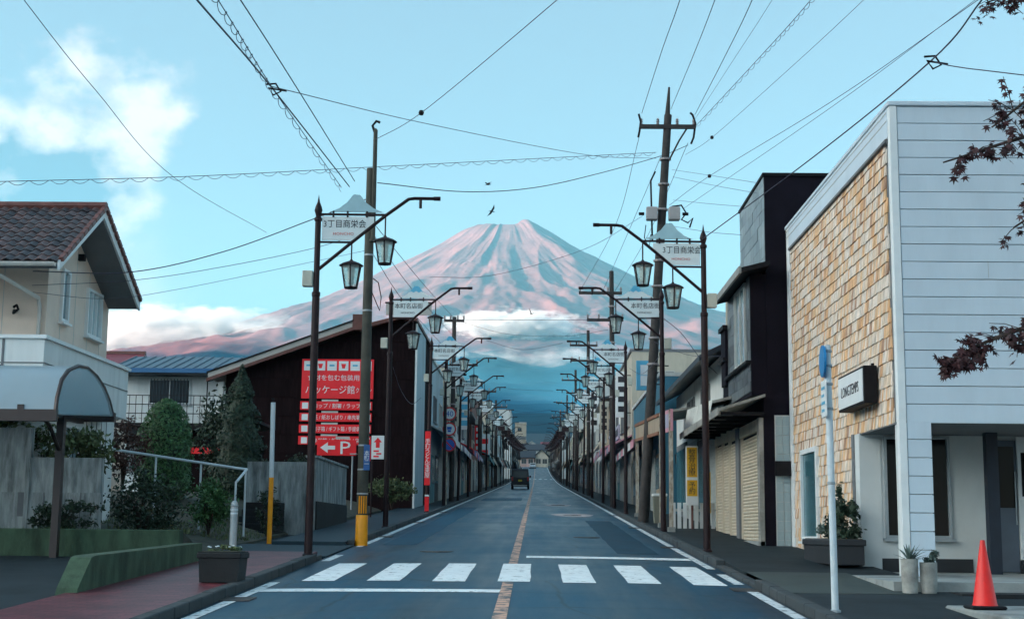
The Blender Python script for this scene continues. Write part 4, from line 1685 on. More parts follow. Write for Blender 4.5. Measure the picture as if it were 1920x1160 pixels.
# --- plants ---------------------------------------------------------
def bush(label, c, rx, ry, rz, n, size, material, seed, name='bush', trunk=True, cat='bush', lobes=None, group=None):
    o = empty(name, (c[0], c[1], c[2] - rz), label, cat, group)
    m = MB()
    if lobes:
        for (dx, dy, dz, fx, fy, fz, k) in lobes:
            leaf_spray(m, (dx * rx, dy * ry, rz + dz * rz), rx * fx, ry * fy, rz * fz, int(n * k), size, seed + int(100 * dz) + int(70 * dx))
    else:
        leaf_spray(m, (0, 0, rz), rx, ry, rz, n, size, seed)
    m.build('crown', material, o)
    # dark twiggy heart so the crown is not see-through everywhere
    t = MB()
    g = random.Random(seed)
    for _ in range(9):
        t.tube([(0, 0, -0.3), (g.uniform(-.25, .25) * rx, g.uniform(-.25, .25) * ry, rz * 0.7), (g.uniform(-.7, .7) * rx, g.uniform(-.7, .7) * ry, rz * g.uniform(1.0, 1.7))],
               [0.04 * rz, 0.028 * rz, 0.008 * rz], 5)
    t.build('trunk', M['bark'], o)
    return o


def shaped_shrub(name, label, cat, base, prof, n, size, material, seed, tuft=0.0):
    """a clipped or conical shrub: leaves set on a turned outline (height, radius), thick at the skin, darker gaps inside"""
    o = empty(name, base, label, cat)
    g = random.Random(seed)
    hs = [p[0] for p in prof]
    rs = [p[1] for p in prof]
    m = MB()
    for i in range(n):
        h = g.uniform(hs[0], hs[-1])
        a = g.uniform(0, 2 * math.pi)
        r0 = float(np.interp(h, hs, rs))
        lump = 1 + 0.16 * mnoise.noise(Vector((math.cos(a) * 1.6, math.sin(a) * 1.6, h * 2.2 + seed))) + 0.09 * mnoise.noise(Vector((math.cos(a) * 4, math.sin(a) * 4, h * 5 + seed)))
        if tuft:
            lump += tuft * (math.sin(h * 9 + 3 * mnoise.noise(Vector((math.cos(a), math.sin(a), h)))) - 0.3)
        r = r0 * lump * (1 - abs(g.gauss(0, 0.13)))
        p = Vector((r * math.cos(a), r * math.sin(a), h + g.uniform(-.03, .03)))
        d = (Vector((math.cos(a), math.sin(a), 0.5)) + Vector((g.gauss(0, .5), g.gauss(0, .5), g.gauss(0, .5)))).normalized()
        u = d.orthogonal().normalized()
        u = Matrix.Rotation(g.uniform(0, 6.28), 3, d) @ u
        w = d.cross(u)
        s = size * g.uniform(0.6, 1.3)
        m.add([p - u * s, p + w * s * 0.45, p + u * s, p - w * s * 0.45], [(0, 1, 2, 3)])
    m.build('crown', material, o)
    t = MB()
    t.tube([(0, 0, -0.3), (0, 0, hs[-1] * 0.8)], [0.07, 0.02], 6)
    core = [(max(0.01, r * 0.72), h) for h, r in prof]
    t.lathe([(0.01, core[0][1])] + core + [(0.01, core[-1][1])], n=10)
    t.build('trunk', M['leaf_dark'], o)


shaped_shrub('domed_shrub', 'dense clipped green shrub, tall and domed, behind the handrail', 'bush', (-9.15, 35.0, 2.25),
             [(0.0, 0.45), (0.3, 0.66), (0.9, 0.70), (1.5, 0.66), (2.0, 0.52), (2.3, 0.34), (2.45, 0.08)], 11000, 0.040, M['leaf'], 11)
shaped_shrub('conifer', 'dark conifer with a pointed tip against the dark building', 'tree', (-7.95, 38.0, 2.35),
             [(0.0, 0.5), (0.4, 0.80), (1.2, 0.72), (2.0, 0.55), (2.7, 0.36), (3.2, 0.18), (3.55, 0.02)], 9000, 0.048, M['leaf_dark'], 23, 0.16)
bush('dark pine shrub between domed shrub and conifer', (-8.75, 40.0, 3.9), 0.8, 0.8, 1.3, 3000, 0.075, M['leaf_dark'], 31, 'pine_shrub')
bush('spreading dark shrub under the handrail near the garden wall', (-7.75, 28.2, 2.02), 0.75, 0.6, 0.62, 2800, 0.05, M['leaf_dark'], 41)
bush('bright green shrub at the foot of the handrail', (-6.85, 30.0, 2.08), 0.42, 0.4, 0.42, 2600, 0.045, M['leaf'], 47)
bush('leafy branches hanging over the garden wall', (-8.85, 27.4, 2.95), 0.62, 0.35, 0.48, 2200, 0.06, M['leaf_olive'], 53)
bush('leafy shrub behind the garden wall beside the house', (-10.1, 27.5, 3.35), 0.8, 0.3, 0.35, 1500, 0.06, M['leaf_olive'], 54)
bush('low shrub in front of the dark building behind concrete wall', (-6.7, 41.5, 3.2), 0.55, 0.5, 0.55, 1500, 0.055, M['leaf_dark'], 59)
bush('reddish brown shrub beside the white house wall', (-9.75, 33.6, 3.4), 0.55, 0.5, 0.65, 1500, 0.055, mat('leaf_red', (0.075, 0.035, 0.028), 0.7, 0.5, 2), 61)
bush('thin weedy shrub at the foot of the steps', (-6.1, 32.6, 1.9), 0.28, 0.25, 0.5, 700, 0.045, M['leaf_dark'], 67)
bush('yellow green shrub by the entrance of the dark building', (-5.3, 52.5, 3.05), 0.75, 0.6, 0.42, 1700, 0.07, M['leaf_olive'], 71)
bush('low dark shrubs at the base of the garden wall', (-8.7, 26.5, 1.75), 0.65, 0.3, 0.25, 1300, 0.05, M['leaf_dark'], 73)

# grass and weeds on the lot: one mass
gr = MB()
g_ = random.Random(5)
for i in range(5200):
    x, y = g_.uniform(-11, -6.1), g_.uniform(24.75, 33.5)
    if -7.0 < x < -5.9 and 32.9 < y:
        continue
    if mnoise.noise(Vector((x * 0.8, y * 0.8, 7))) < -0.05 or 26.2 < y < 29.4:
        continue
    z = lot_z(x, y)
    h = g_.uniform(0.03, 0.12)
    a = g_.uniform(0, 6.28)
    dx, dy = math.cos(a) * 0.012, math.sin(a) * 0.012
    lx, ly = g_.gauss(0, .03), g_.gauss(0, .03)
    gr.add([(x - dx, y - dy, z - .01), (x + dx, y + dy, z - .01), (x + lx, y + ly, z + h)], [(0, 1, 2)])
tag(gr.build('grass', M['leaf_olive']), 'thin rough grass and weeds on the bare lot', 'grass', kind='stuff')
# ------------------------------------------------------------------ utility pole with yellow guard
M['pole'] = mat('concrete_pole', (0.060, 0.060, 0.046), 0.75, 0.25, 3, 0.2, 40, stain=0.35, sscale=2)
M['insulator'] = mat('insulator', (0.30, 0.26, 0.26), 0.4, 0.2, 5)
M['red_sign'] = mat('red_sign', (0.88, 0.008, 0.016), 0.45, 0.08, 3, stain=0.1)
M['white_ink'] = mat('white_ink', (0.76, 0.78, 0.78), 0.5, 0.04, 3)
M['blue_plate'] = mat('blue_plate', (0.02, 0.10, 0.30), 0.45, 0.1, 3)

py_ = 29.8
up = empty('utility_pole', (-3.62, py_, Z(py_)), 'green-grey concrete utility pole with yellow guard on the left kerb', 'utility pole')
MB().lathe([(0.118, -0.2), (0.115, 1.2), (0.092, 8.0), (0.090, 8.02), (0.0, 8.03)], n=16).build('shaft', M['pole'], up, smooth=True)
MB().lathe([(0.075, 6.4), (0.075, 6.45), (0.05, 6.47), (0.045, 8.85), (0.0, 8.9)], (0.09, -0.1, 0), n=10).build('mast', M['pole'], up, smooth=True)
MB().tube([(0.09, -0.1, 8.75), (0.02, -0.1, 8.95), (0.10, -0.1, 9.05), (0.18, -0.1, 9.02)], 0.03, 6).build('hook', M['black_paint'], up)
MB().lathe([(0.130, -0.02), (0.132, 0.0), (0.126, 0.62), (0.118, 0.63)], n=16).build('yellow_guard', M['yellow'], up, smooth=True)
gs = MB()
for k in range(4):
    a = -math.pi / 2 + (k - 1.0) * 0.42
    gs.cyl((0.118 * math.cos(a), 0.118 * math.sin(a), 0.66), (0.116 * math.cos(a), 0.116 * math.sin(a), 1.02), 0.016, n=5)
gs.build('guard_stripe', M['yellow'], up)
for zz in (1.05, 1.55, 2.05, 4.9, 6.1, 6.9):
    MB().lathe([(0.10, zz), (0.122 - zz * .0033, zz + .005), (0.122 - zz * .0033, zz + .035), (0.10, zz + .04)], n=14).build('band', M['steel'], up, smooth=True)
pp = MB().box(0.02, 0.15, -0.135, -0.120, 1.55, 2.08, 0.004).build('number_plate', M['blue_plate'], up)
lettering('本町二', 0.11, (0.085, -0.138, 1.82), pp, M['white_ink'], vertical=True)
MB().box(-0.28, -0.14, -0.06, 0.06, 1.88, 1.9).build('step_bolt', M['steel'], up)
MB().tube([(0.1, -0.14, 5.3), (0.28, -0.16, 4.9), (0.3, -0.1, 5.2), (0.24, -0.16, 5.5), (0.12, -0.12, 5.6)], 0.012, 5).build('cable_loop', M['black_paint'], up)

# ------------------------------------------------------------------ dark building with the red billboard
M['roof_pale'] = mat('roof_metal_pale', (0.42, 0.40, 0.37), 0.5, 0.08, 2, stain=0.2, sscale=0.5)
M['rust_red'] = mat('fascia_red_brown', (0.11, 0.035, 0.026), 0.6, 0.25, 3)
db = empty('dark_building', (0, 0, 0), 'black timber building with a long pale sloping roof and red-brown fascia', 'building')
Yd = 56.0
zb_ = 2.2
w = MB()
w.prism([(-12.35, zb_), (-4.85, zb_), (-4.85, 9.80), (-5.6, 9.86), (-7.2, 9.30), (-12.35, 7.62)], 'y', Yd, Yd + 9)
w.build('wall', M['wood_dark'], db)
# boards of the wall that can be told apart: wide horizontal courses
bz = zb_ + 0.1
i_ = 0
while bz < 9.4:
    z1 = bz + 0.74
    def xl(z):
        return -12.33 if z < 7.55 else -12.33 + (z - 7.55) / (9.30 - 7.62) * 5.15
    xa0, xa1 = xl(bz), xl(z1)
    if xa1 < -4.9:
        MB().prism([(xa0 + 0.05, bz), (-4.87, bz), (-4.87, z1 - 0.025), (xa1 + 0.05, z1 - 0.025)], 'y', Yd - 0.018 - 0.006 * (i_ % 2), Yd - 0.002).build('board', M['wood_dark'], db)
    bz = z1
    i_ += 1
rf = MB().prism([(-12.95, 7.62), (-7.25, 9.72), (-7.25, 9.50), (-12.95, 7.42)], 'y', Yd - 0.55, Yd + 9.5).build('roof', M['roof_pale'], db)
MB().prism([(-13.0, 7.40), (-7.25, 9.49), (-7.25, 9.36), (-13.0, 7.27)], 'y', Yd - 0.60, Yd - 0.50).build('fascia', M['rust_red'], rf)
MB().prism([(-13.0, 7.66), (-7.25, 9.77), (-7.25, 9.72), (-13.0, 7.62)], 'y', Yd - 0.62, Yd + 9.5).build('ridge_flashing', M['black_paint'], rf)
MB().box(-7.30, -6.82, Yd - 0.62, Yd + 0.6, 9.36, 9.98).build('box_gutter', M['rust_red'], db)
MB().prism([(-6.80, 9.62), (-5.4, 9.98), (-4.75, 9.86), (-4.75, 9.74), (-5.4, 9.84), (-6.80, 9.46)], 'y', Yd - 0.5, Yd + 9).build('upper_roof', M['rust_red'], db)
MB().box(-6.0, -4.2, Yd - 0.48, Yd - 0.40, 9.99, 10.45).build('roof_board', M['roof_pale'], db)
MB().box(-6.04, -4.16, Yd - 0.50, Yd - 0.38, 10.45, 10.5).build('roof_board_frame', M['black_paint'], db)
MB().cyl((-6.88, Yd - 0.12, 3.4), (-6.88, Yd - 0.12, 9.4), 0.045, n=8).build('downpipe', M['gutter'], db, smooth=True)
MB().cyl((-6.70, Yd - 0.12, 3.4), (-6.70, Yd - 0.12, 9.4), 0.03, n=8).build('downpipe', M['gutter'], db, smooth=True)
MB().box(-12.6, -12.4, Yd - 0.2, Yd, 3.0, 7.3).build('side_post', M['gutter'], db)

# billboard: main board + four strips
bb = empty('billboard', (-7.9, Yd - 0.06, 6.5), 'large red billboard with white lettering on the dark building', 'billboard')
MB().box(-1.42, 1.43, -0.05, 0.0, 0.18, 1.75, 0.01).build('board', M['red_sign'], bb)
ic = MB().box(-0.19, 0.19, -0.062, -0.051, -0.19, 0.19, 0.005).mesh('icon_tile', M['white_ink'])
icr = [MB().box(-0.10, 0.10, -0.068, -0.063, -0.02, 0.05).mesh('icon_mark', M['fuji_blue']), MB().prism([(-.1, .08), (.1, .08), (.05, -.1), (-.05, -.1)], 'y', -.068, -.063).mesh('icon_mark', M['red_sign']),
       MB().lathe([(0, 0), (0.11, 0.0), (0.11, 0.006), (0, 0.006)], n=12).mesh('icon_mark', M['red_sign'])]
for k in range(6):
    o = obj('icon_tile', ic, bb)
    o.location = (-1.15 + 0.46 * k, 0, 1.48)
    q = obj('icon_mark', icr[k % 2], o)
M_ = M['white_ink']
lettering('食材を包む包装用品', 0.25, (-0.02, -0.054, 1.01), bb, M_, width=2.3)
lettering('パッケージ館', 0.36, (-0.28, -0.054, 0.54), bb, M_, width=1.95)
lettering('クロパン', 0.24, (1.05, -0.054, 0.52), bb, M_, width=0.62)
strips = ['コップ / 割箸 / ラップ', '紙 / 紙おしぼり / 串先箸', '菓子箱 / ギフト箱 / 手提袋', '弁当箱 / 折詰容器 / 袋']
for k, s_ in enumerate(strips):
    zc = -0.10 - 0.455 * k
    sb = MB().box(-1.45 - 0.01 * k, 1.40 - 0.01 * k, -0.05, 0.0, zc - 0.17, zc + 0.17, 0.008).build('strip', M['red_sign'], bb)
    lettering(s_, 0.20, (0.02, -0.054, zc), sb, M_, width=1.85)
    for xx in (-1.25, 1.22):
        MB().box(xx - 0.12, xx + 0.12, -0.058, -0.051, zc - 0.12, zc + 0.12).build('square', M_, sb)
    MB().box(-0.6, 0.05, -0.03, 0.0, zc + 0.175, zc + 0.245).build('lamp_bar', M['gutter'], sb)

# parking sign and arrow sign on posts above the concrete wall
pk = empty('parking_sign', (-6.32, 45.0, 2.6), 'red parking sign with white arrow and letter P above the concrete wall', 'sign')
MB().box(-0.62, 0.62, -0.03, 0.0, 1.28, 1.78, 0.008).build('board', M['red_sign'], pk)
MB().prism([(-0.52, 1.53), (-0.28, 1.70), (-0.28, 1.59), (-0.05, 1.59), (-0.05, 1.47), (-0.28, 1.47), (-0.28, 1.36)], 'y', -0.04, -0.031).build('arrow', M_, pk)
lettering('P', 0.58, (0.28, -0.034, 1.53), pk, M_, width=0.32)
MB().box(-0.04, 0.40, -0.02, 0.0, 1.80, 1.88).build('lamp_bar', M['gutter'], pk)
for xx in (-0.5, 0.5):
    MB().cyl((xx, 0.03, -0.4), (xx, 0.03, 1.7), 0.025, n=8).build('post', M['steel'], pk)
ar = empty('arrow_sign', (-5.02, 45.0, 2.0), 'white sign board with red upward arrow beside the utility pole', 'sign')
MB().box(-0.20, 0.20, -0.03, 0.0, 1.78, 2.52, 0.006).build('board', M_, ar)
MB().prism([(0, 2.46), (0.13, 2.31), (0.06, 2.31), (0.06, 2.14), (-0.06, 2.14), (-0.06, 2.31), (-0.13, 2.31)], 'y', -0.04, -0.031).build('arrow', M['red_sign'], ar)
for k in range(3):
    MB().box(-0.13 + 0.09 * (k % 2), 0.04 + 0.08 * (k % 2), -0.036, -0.031, 1.84 + 0.085 * k, 1.89 + 0.085 * k).build('text_line', M['red_sign'], ar)
MB().box(-0.36, -0.22, -0.03, 0.0, 1.72, 2.4, 0.005).build('side_board', M['red_sign'], ar)
MB().cyl((-0.18, 0.03, -0.4), (-0.18, 0.03, 2.4), 0.03, n=8).build('post', M['iron_brown'], ar)

# narrow red sign on the third lamp's post
rs = empty('narrow_sign', (-3.86, 50.6 - 0.09, Z(50.6) + 0.1), 'tall narrow red sign with white characters on a lamp post', 'sign')
MB().box(-0.10, 0.10, -0.03, 0.0, 0.95, 2.85, 0.006).build('board', M['red_sign'], rs)
lettering('手打うどん宝来屋', 0.20, (0, -0.034, 1.90), rs, M_, vertical=True)
MB().box(-0.075, 0.075, -0.02, 0.0, 0.05, 0.55).build('red_band', M['red_sign'], rs)
MB().box(-0.075, 0.075, -0.021, 0.0, 0.56, 0.62).build('white_band', M_, rs)

# ------------------------------------------------------------------ houses behind the lot
bh = empty('blue_roof_house', (0, 0, 0), 'white house with blue-grey metal roof and steel balcony behind the shrubs', 'house')
Yb = 64.0
MB().box(-18.6, -13.6, Yb, Yb + 7, 2.5, 8.75).build('wall', M['white_wall'], bh)
M['roof_blue'] = mat('roof_blue', (0.05, 0.10, 0.145), 0.4, 0.2, 3, streak=(8, 1, 1))
M['gutter_blue'] = mat('gutter_blue', (0.02, 0.13, 0.30), 0.4, 0.1, 3)
r1 = MB().prism([(Yb - 1.0, 8.62), (Yb + 3.0, 9.62), (Yb + 3.0, 9.50), (Yb - 1.0, 8.50)], 'x', -19.2, -13.0).build('roof', M['roof_blue'], bh)
MB().prism([(Yb + 3.0, 9.62), (Yb + 7.5, 8.5), (Yb + 7.5, 8.38), (Yb + 3.0, 9.50)], 'x', -19.2, -13.0).build('roof_back', M['roof_blue'], r1)
for k in range(14):
    x = -19.1 + 0.46 * k
    MB().prism([(Yb - 1.0, 8.66), (Yb + 3.0, 9.66), (Yb + 3.0, 9.62), (Yb - 1.0, 8.62)], 'x', x, x + 0.04).build('roof_seam', M['roof_blue'], r1)
MB().box(-19.2, -13.0, Yb - 1.16, Yb - 1.01, 8.42, 8.62).build('gutter', M['gutter_blue'], bh)
MB().box(-19.2, -13.0, Yb - 1.0, Yb, 8.36, 8.45).build('eave_soffit', M['soffit'], bh)
window(bh, 'y-', -17.6, -15.7, 7.1, 8.25, Yb, 2, glass=M['glass'], fw=0.06)
for k in range(12):
    x = -17.5 + 0.15 * k
    MB().box(x, x + 0.025, Yb - 0.13, Yb - 0.105, 7.1, 8.25).build('window_bar', M['black_paint'], bh)
bal = MB().box(-18.9, -13.4, Yb - 1.5, Yb, 6.0, 6.15).build('balcony_floor', M['black_paint'], bh)
for zz in (6.55, 6.95, 7.35):
    MB().box(-18.9, -13.4, Yb - 1.5, Yb - 1.46, zz, zz + 0.035).build('rail', M['black_paint'], bal)
for k in range(20):
    x = -18.9 + 0.285 * k
    MB().box(x, x + 0.025, Yb - 1.49, Yb - 1.465, 6.15, 7.36).build('baluster', M['black_paint'], bal)
MB().tube([(-14.6, Yb - 1.48, 6.1), (-14.6, Yb - 1.48, 8.0), (-14.0, Yb - 1.48, 8.15), (-13.5, Yb - 1.48, 7.9), (-13.5, Yb - 1.48, 6.1)], 0.03, 5).build('awning_frame', M['black_paint'], bh)
MB().box(-18.5, -13.7, Yb - 0.02, Yb - 0.003, 4.0, 6.0).build('lower_wall', M['soffit'], bh)

rh = empty('red_roof_house', (0, 0, 0), 'house with dull red tiled roof beyond the beige house', 'house')
Yr = 72.0
MB().box(-27, -21.6, Yr, Yr + 6, 2.8, 9.1).build('wall', M['beige'], rh)
M['roof_red'] = mat('roof_red', (0.24, 0.06, 0.075), 0.5, 0.15, 3, streak=(8, 1, 1))
MB().prism([(Yr - 0.9, 9.0), (Yr + 3, 10.75), (Yr + 6.9, 9.0), (Yr + 6.9, 8.85), (Yr + 3, 10.58), (Yr - 0.9, 8.85)], 'x', -28, -20.9).build('roof', M['roof_red'], rh)
MB().box(-28, -20.9, Yr + 2.85, Yr + 3.15, 10.70, 10.86).build('ridge', M['ridge'], rh)
MB().box(-28, -20.9, Yr - 1.02, Yr - 0.9, 8.82, 8.98).build('gutter', M['soffit'], rh)
window(rh, 'y-', -24.5, -22.8, 7.0, 8.2, Yr, 2)
# low shed with a red band between the shrubs
sh = empty('garden_shed', (0, 0, 0), 'low dark shed with a red band between the shrubs', 'shed')
MB().box(-11.6, -9.2, 46, 48, 2.3, 4.6).build('wall', M['wood_dark'], sh)
MB().prism([(-11.9, 4.6), (-8.9, 4.9), (-8.9, 5.0), (-11.9, 4.7)], 'y', 45.6, 48.4).build('roof', M['black_paint'], sh)
MB().box(-11.55, -9.3, 45.93, 45.998, 3.95, 4.15).build('red_band', M['red_sign'], sh)
# ------------------------------------------------------------------ white shop with a shingled side
M['siding'] = mat('white_siding', (0.60, 0.69, 0.76), 0.55, 0.05, 0.8, 0.05, 20, stain=0.07, sscale=1.0, streak=(2, 2, 0.5))
M['shingle'] = mat_piece('cedar_shingle', [(0.44, 0.25, 0.16), (0.70, 0.40, 0.20), (0.70, 0.54, 0.40), (0.72, 0.60, 0.49), (0.70, 0.61, 0.53), (0.74, 0.63, 0.54), (0.73, 0.45, 0.23), (0.72, 0.55, 0.40)], 0.85, (16, 16, 3.0), 0.38)
M['porch_wall'] = mat('porch_wall', (0.66, 0.69, 0.68), 0.8, 0.05, 1, stain=0.1)
M['navy'] = mat('navy_steel', (0.012, 0.020, 0.036), 0.5, 0.2, 3)
M['door_grey'] = mat('door_blue_grey', (0.10, 0.13, 0.17), 0.5, 0.1, 2)
M['dark_room'] = mat_glass('shop_window', (0.010, 0.010, 0.012), 0.06, 0.12)
M['plinth'] = mat('plinth_black', (0.020, 0.022, 0.026), 0.6, 0.2, 3)
M['teal_glass'] = mat_glass('teal_blind', (0.055, 0.16, 0.19), 0.12, 0.6)

ws = empty('white_shop', (0, 0, 0), 'white shop building with cedar shingle side and corner porch', 'building')
X0, YN, YF, ZT = 5.25, 20.65, 29.5, 7.90
PY = 23.25       # back of the porch
Zp = 1.02        # floor of the porch
core = MB()
core.box(X0 + 0.03, 12.0, YN + 0.03, YF - 0.03, 3.2, ZT)
core.box(X0 + 0.03, 12.0, PY, YF - 0.03, 0.6, 3.2)
core.box(8.6, 12.0, YN + 0.03, PY, 0.6, 3.2)
core.box(X0 + 0.03, 5.68, YN + 0.03, 21.08, 0.8, 3.2)
core.build('wall', M['porch_wall'], ws)
MB().box(X0 - 0.05, 12.1, YN - 0.05, YF + 0.03, ZT, ZT + 0.07, 0.01).build('roof_coping', M['siding'], ws)
# front siding boards, each with its own shadow gap
z = ZT - 0.01
bh_ = 0.262
k = 0
while z - bh_ > 3.15:
    x1 = 12.0
    MB().box(5.345, x1, YN - 0.012 - 0.003 * (k % 2), YN + 0.03, z - bh_ + 0.011, z, 0.003).build('siding_board', M['siding'], ws)
    z -= bh_
    k += 1
MB().box(5.345, 12.0, YN - 0.012, YN + 0.03, 3.2, z, 0.003).build('siding_board', M['siding'], ws)
z = 3.2 - 0.012
while z > 1.0:
    zl = max(z - bh_, 0.98)
    MB().box(5.345, 5.69, YN - 0.013, YN + 0.03, zl + 0.011, z, 0.003).build('siding_board', M['siding'], ws)
    z -= bh_
for zb_, x in ((6.1, 7.9), (4.5, 7.3), (5.3, 6.6)):
    MB().box(x, x + 0.006, YN - 0.017, YN - 0.0155, zb_, zb_ + 0.24).build('board_joint', M['gutter'], ws)
MB().box(X0 - 0.025, 5.335, YN - 0.03, YN + 0.11, 0.95, ZT - 0.001, 0.006).build('corner_board', M['white_trim'], ws)
MB().box(X0 - 0.025, X0 + 0.03, YF - 0.30, YF, 1.12, ZT - 0.001, 0.006).build('corner_board', M['white_trim'], ws)
MB().box(X0 - 0.030, X0 + 0.03, YN + 0.11, YF - 0.302, 7.45, ZT - 0.001, 0.005).build('fascia', M['siding'], ws)
for zz in (7.70, 7.83):
    MB().box(X0 - 0.036, X0 - 0.031, YN + 0.12, YF - 0.01, zz, zz + 0.012).build('fascia_groove', M['gutter'], ws)
MB().box(X0 - 0.045, X0 + 0.02, YN + 0.2, YF - 0.302, 7.405, 7.447).build('drip_edge', M['soffit'], ws)
# soffit of the porch, inner reveals
MB().box(X0 + 0.0, 8.6, YN + 0.0, PY - 0.003, 3.17, 3.198).build('porch_ceiling', M['soffit'], ws)
MB().box(X0 - 0.02, X0 + 0.32, PY - 0.02 + 0.0, PY + 0.48, 1.0, 3.19).build('porch_reveal', M['porch_wall'], ws)

# shingles ----------------------------------------------------------
row_h = 0.187
cells = []
z = 1.14
r_ = 0
while z < 7.38:
    y = 21.10 + rnd.uniform(-0.1, 0.0)
    ztop = min(z + row_h, 7.41)
    while y < 29.2:
        w_ = rnd.choice((0.07, 0.09, 0.11, 0.12, 0.14, 0.17))
        ya, yb = max(y, YN + 0.115), min(y + w_, 29.195)
        y += w_
        if yb - ya < 0.03:
            continue
        yc = (ya + yb) / 2
        if yc < 23.72 and z < 3.12:
            continue
        if 26.70 < yc < 28.36 and 1.38 < z + 0.1 < 3.24:
            continue
        cells.append((ya, yb, z + rnd.uniform(-0.012, 0.006), ztop + 0.03, rnd.uniform(0.004, 0.014), rnd.choice((0.0, 0.07, 0.14, 0.17, 0.28, 0.33, 0.40, 0.43, 0.48, 0.52, 0.57, 0.62, 0.66, 0.72, 0.84, 0.88, 1.0))))
    z += row_h
    r_ += 1
cells.sort(key=lambda c: c[0] + rnd.uniform(0, 0.3))
unit = MB()
unit.add([(0, 0, 0), (0, 1, 0), (-1, 0, 0), (-1, 1, 0), (0, 0, 1), (0, 1, 1), (-0.25, 0, 1), (-0.25, 1, 1)],
         [(0, 2, 3, 1), (4, 5, 7, 6), (0, 1, 5, 4), (2, 6, 7, 3), (0, 4, 6, 2), (1, 3, 7, 5)])
um = unit.mesh('shingle', M['shingle'])
gap = 0.004
rest_v, rest_f, tones = [], [], []
for i, (ya, yb, za, zb_, th_, tone) in enumerate(cells):
    if i < 298:
        o = obj('shingle', um, ws)
        o.location = (X0 + 0.02, ya + gap / 2, za)
        o.scale = (th_ + 0.02, yb - ya - gap, zb_ - za)
        o['tone'] = tone
    else:
        b0 = len(rest_v)
        for (ux, uy, uz) in unit.v:
            rest_v.append((X0 + 0.02 + ux * (th_ + 0.02), ya + gap / 2 + uy * (yb - ya - gap), za + uz * (zb_ - za)))
            tones.append(tone)
        rest_f += [tuple(b0 + q for q in f) for f in unit.f]
me = bpy.data.meshes.new('shingle_courses')
me.from_pydata(rest_v, [], rest_f)
me.materials.append(M['shingle'])
at_ = me.attributes.new('tone', 'FLOAT', 'POINT')
at_.data.foreach_set('value', tones)
o = obj('shingle_courses', me, ws)
o['kind'] = 'stuff'
MB().box(X0 + 0.021, X0 + 0.029, 21.0, 29.3, 3.2, 7.42).build('shingle_backing', M['soffit'], ws)
MB().box(X0 + 0.021, X0 + 0.029, 23.7, 29.3, 1.0, 3.2).build('shingle_backing', M['soffit'], ws)
# tall side window
wf = window(ws, 'x-', 26.72, 28.32, 1.44, 3.2, X0, 1, glass=M['teal_glass'], depth=0.05, fw=0.09)
MB().box(X0 - 0.04, X0 + 0.02, 23.55, 23.72, 1.0, 3.2).build('opening_trim', M['soffit'], ws)
# porch: shop window, posts, door
pf = MB()
yw = PY - 0.001
window(ws, 'y-', 5.62, 6.68, 1.52, 3.15, yw, 2, frame=M['steel'], glass=M['dark_room'], depth=0.05, fw=0.045, name='shop_window')
MB().box(X0 + 0.30, 7.0, PY - 0.025, PY - 0.003, 0.98, 1.20).build('plinth', M['plinth'], ws)
MB().box(7.02, 7.20, PY - 0.85, PY - 0.68, 0.98, 3.168).build('steel_post', M['navy'], ws)
MB().box(7.30, 7.36, PY - 0.06, PY - 0.003, 0.98, 3.15).build('door_frame', M['porch_wall'], ws)
dr = MB().box(7.36, 7.74, PY - 0.05, PY - 0.004, 1.0, 3.10, 0.005).build('door', M['door_grey'], ws)
MB().box(7.42, 7.70, PY - 0.058, PY - 0.051, 2.02, 3.0).build('door_glass', M['dark_room'], dr)
MB().cyl((7.70, PY - 0.09, 1.75), (7.70, PY - 0.09, 2.6), 0.012, n=6).build('door_handle', M['steel'], dr)
MB().box(7.74, 8.55, PY - 0.10, PY - 0.06, 1.2, 3.15).build('white_panel', M['white_trim'], ws)
MB().box(7.80, 8.4, PY - 0.106, PY - 0.101, 2.2, 2.9).build('panel_window', M['dark_room'], ws)
MB().box(7.74, 8.55, PY - 0.12, PY - 0.06, 0.98, 1.19).build('plinth', M['plinth'], ws)
lp = MB().box(5.92, 6.12, PY - 0.16, PY - 0.055, 2.52, 2.56).build('wall_lamp', M['white_trim'], ws)
MB().box(X0 - 0.02, 5.7, YN - 0.02, YN + 0.45, 0.84, 0.975).build('pillar_foot', M['plinth'], ws)
MB().box(X0 + 0.008, X0 + 0.05, 23.75, 29.2, 0.9, 1.12).build('plinth', M['plinth'], ws)

# concrete step in front of the shop
stp = MB()
stp.prism([(4.52, 18.35), (9.5, 18.35), (9.5, PY), (5.24, PY), (5.24, 22.2), (4.62, 22.2)], 'z', 0.45, 0.985)
tag(stp.build('step', M['concrete']), kind='structure')
MB().box(5.2, 9.6, 17.75, 18.345, 0.4, 0.865).build('lower_step', M['concrete_dark'])['kind'] = 'structure'
tag(MB().box(4.55, 9.5, 14.0, 16.2, 0.4, 0.80, 0.02).build('slab', M['concrete']), kind='structure')

# projecting sign box -------------------------------------------------
sb = empty('sign_box', (X0, 22.75, 3.85), 'black box sign with white face lettered LONGTEMPS on shingle wall', 'sign')
MB().box(-0.24, -0.03, -0.92, 0.92, -0.29, 0.29, 0.008).build('box', M['black_paint'], sb)
MB().box(-0.252, -0.241, -0.88, 0.88, -0.25, 0.25).build('face', M['white_ink'], sb)
lettering('LONGTEMPS', 0.24, (-0.256, 0, 0.0), sb, M['ink'], rz=-math.pi / 2, width=1.25)
for yy in (-0.6, 0.6):
    MB().box(-0.04, 0.02, yy - 0.03, yy + 0.03, 0.2, 0.36).build('bracket', M['black_paint'], sb)

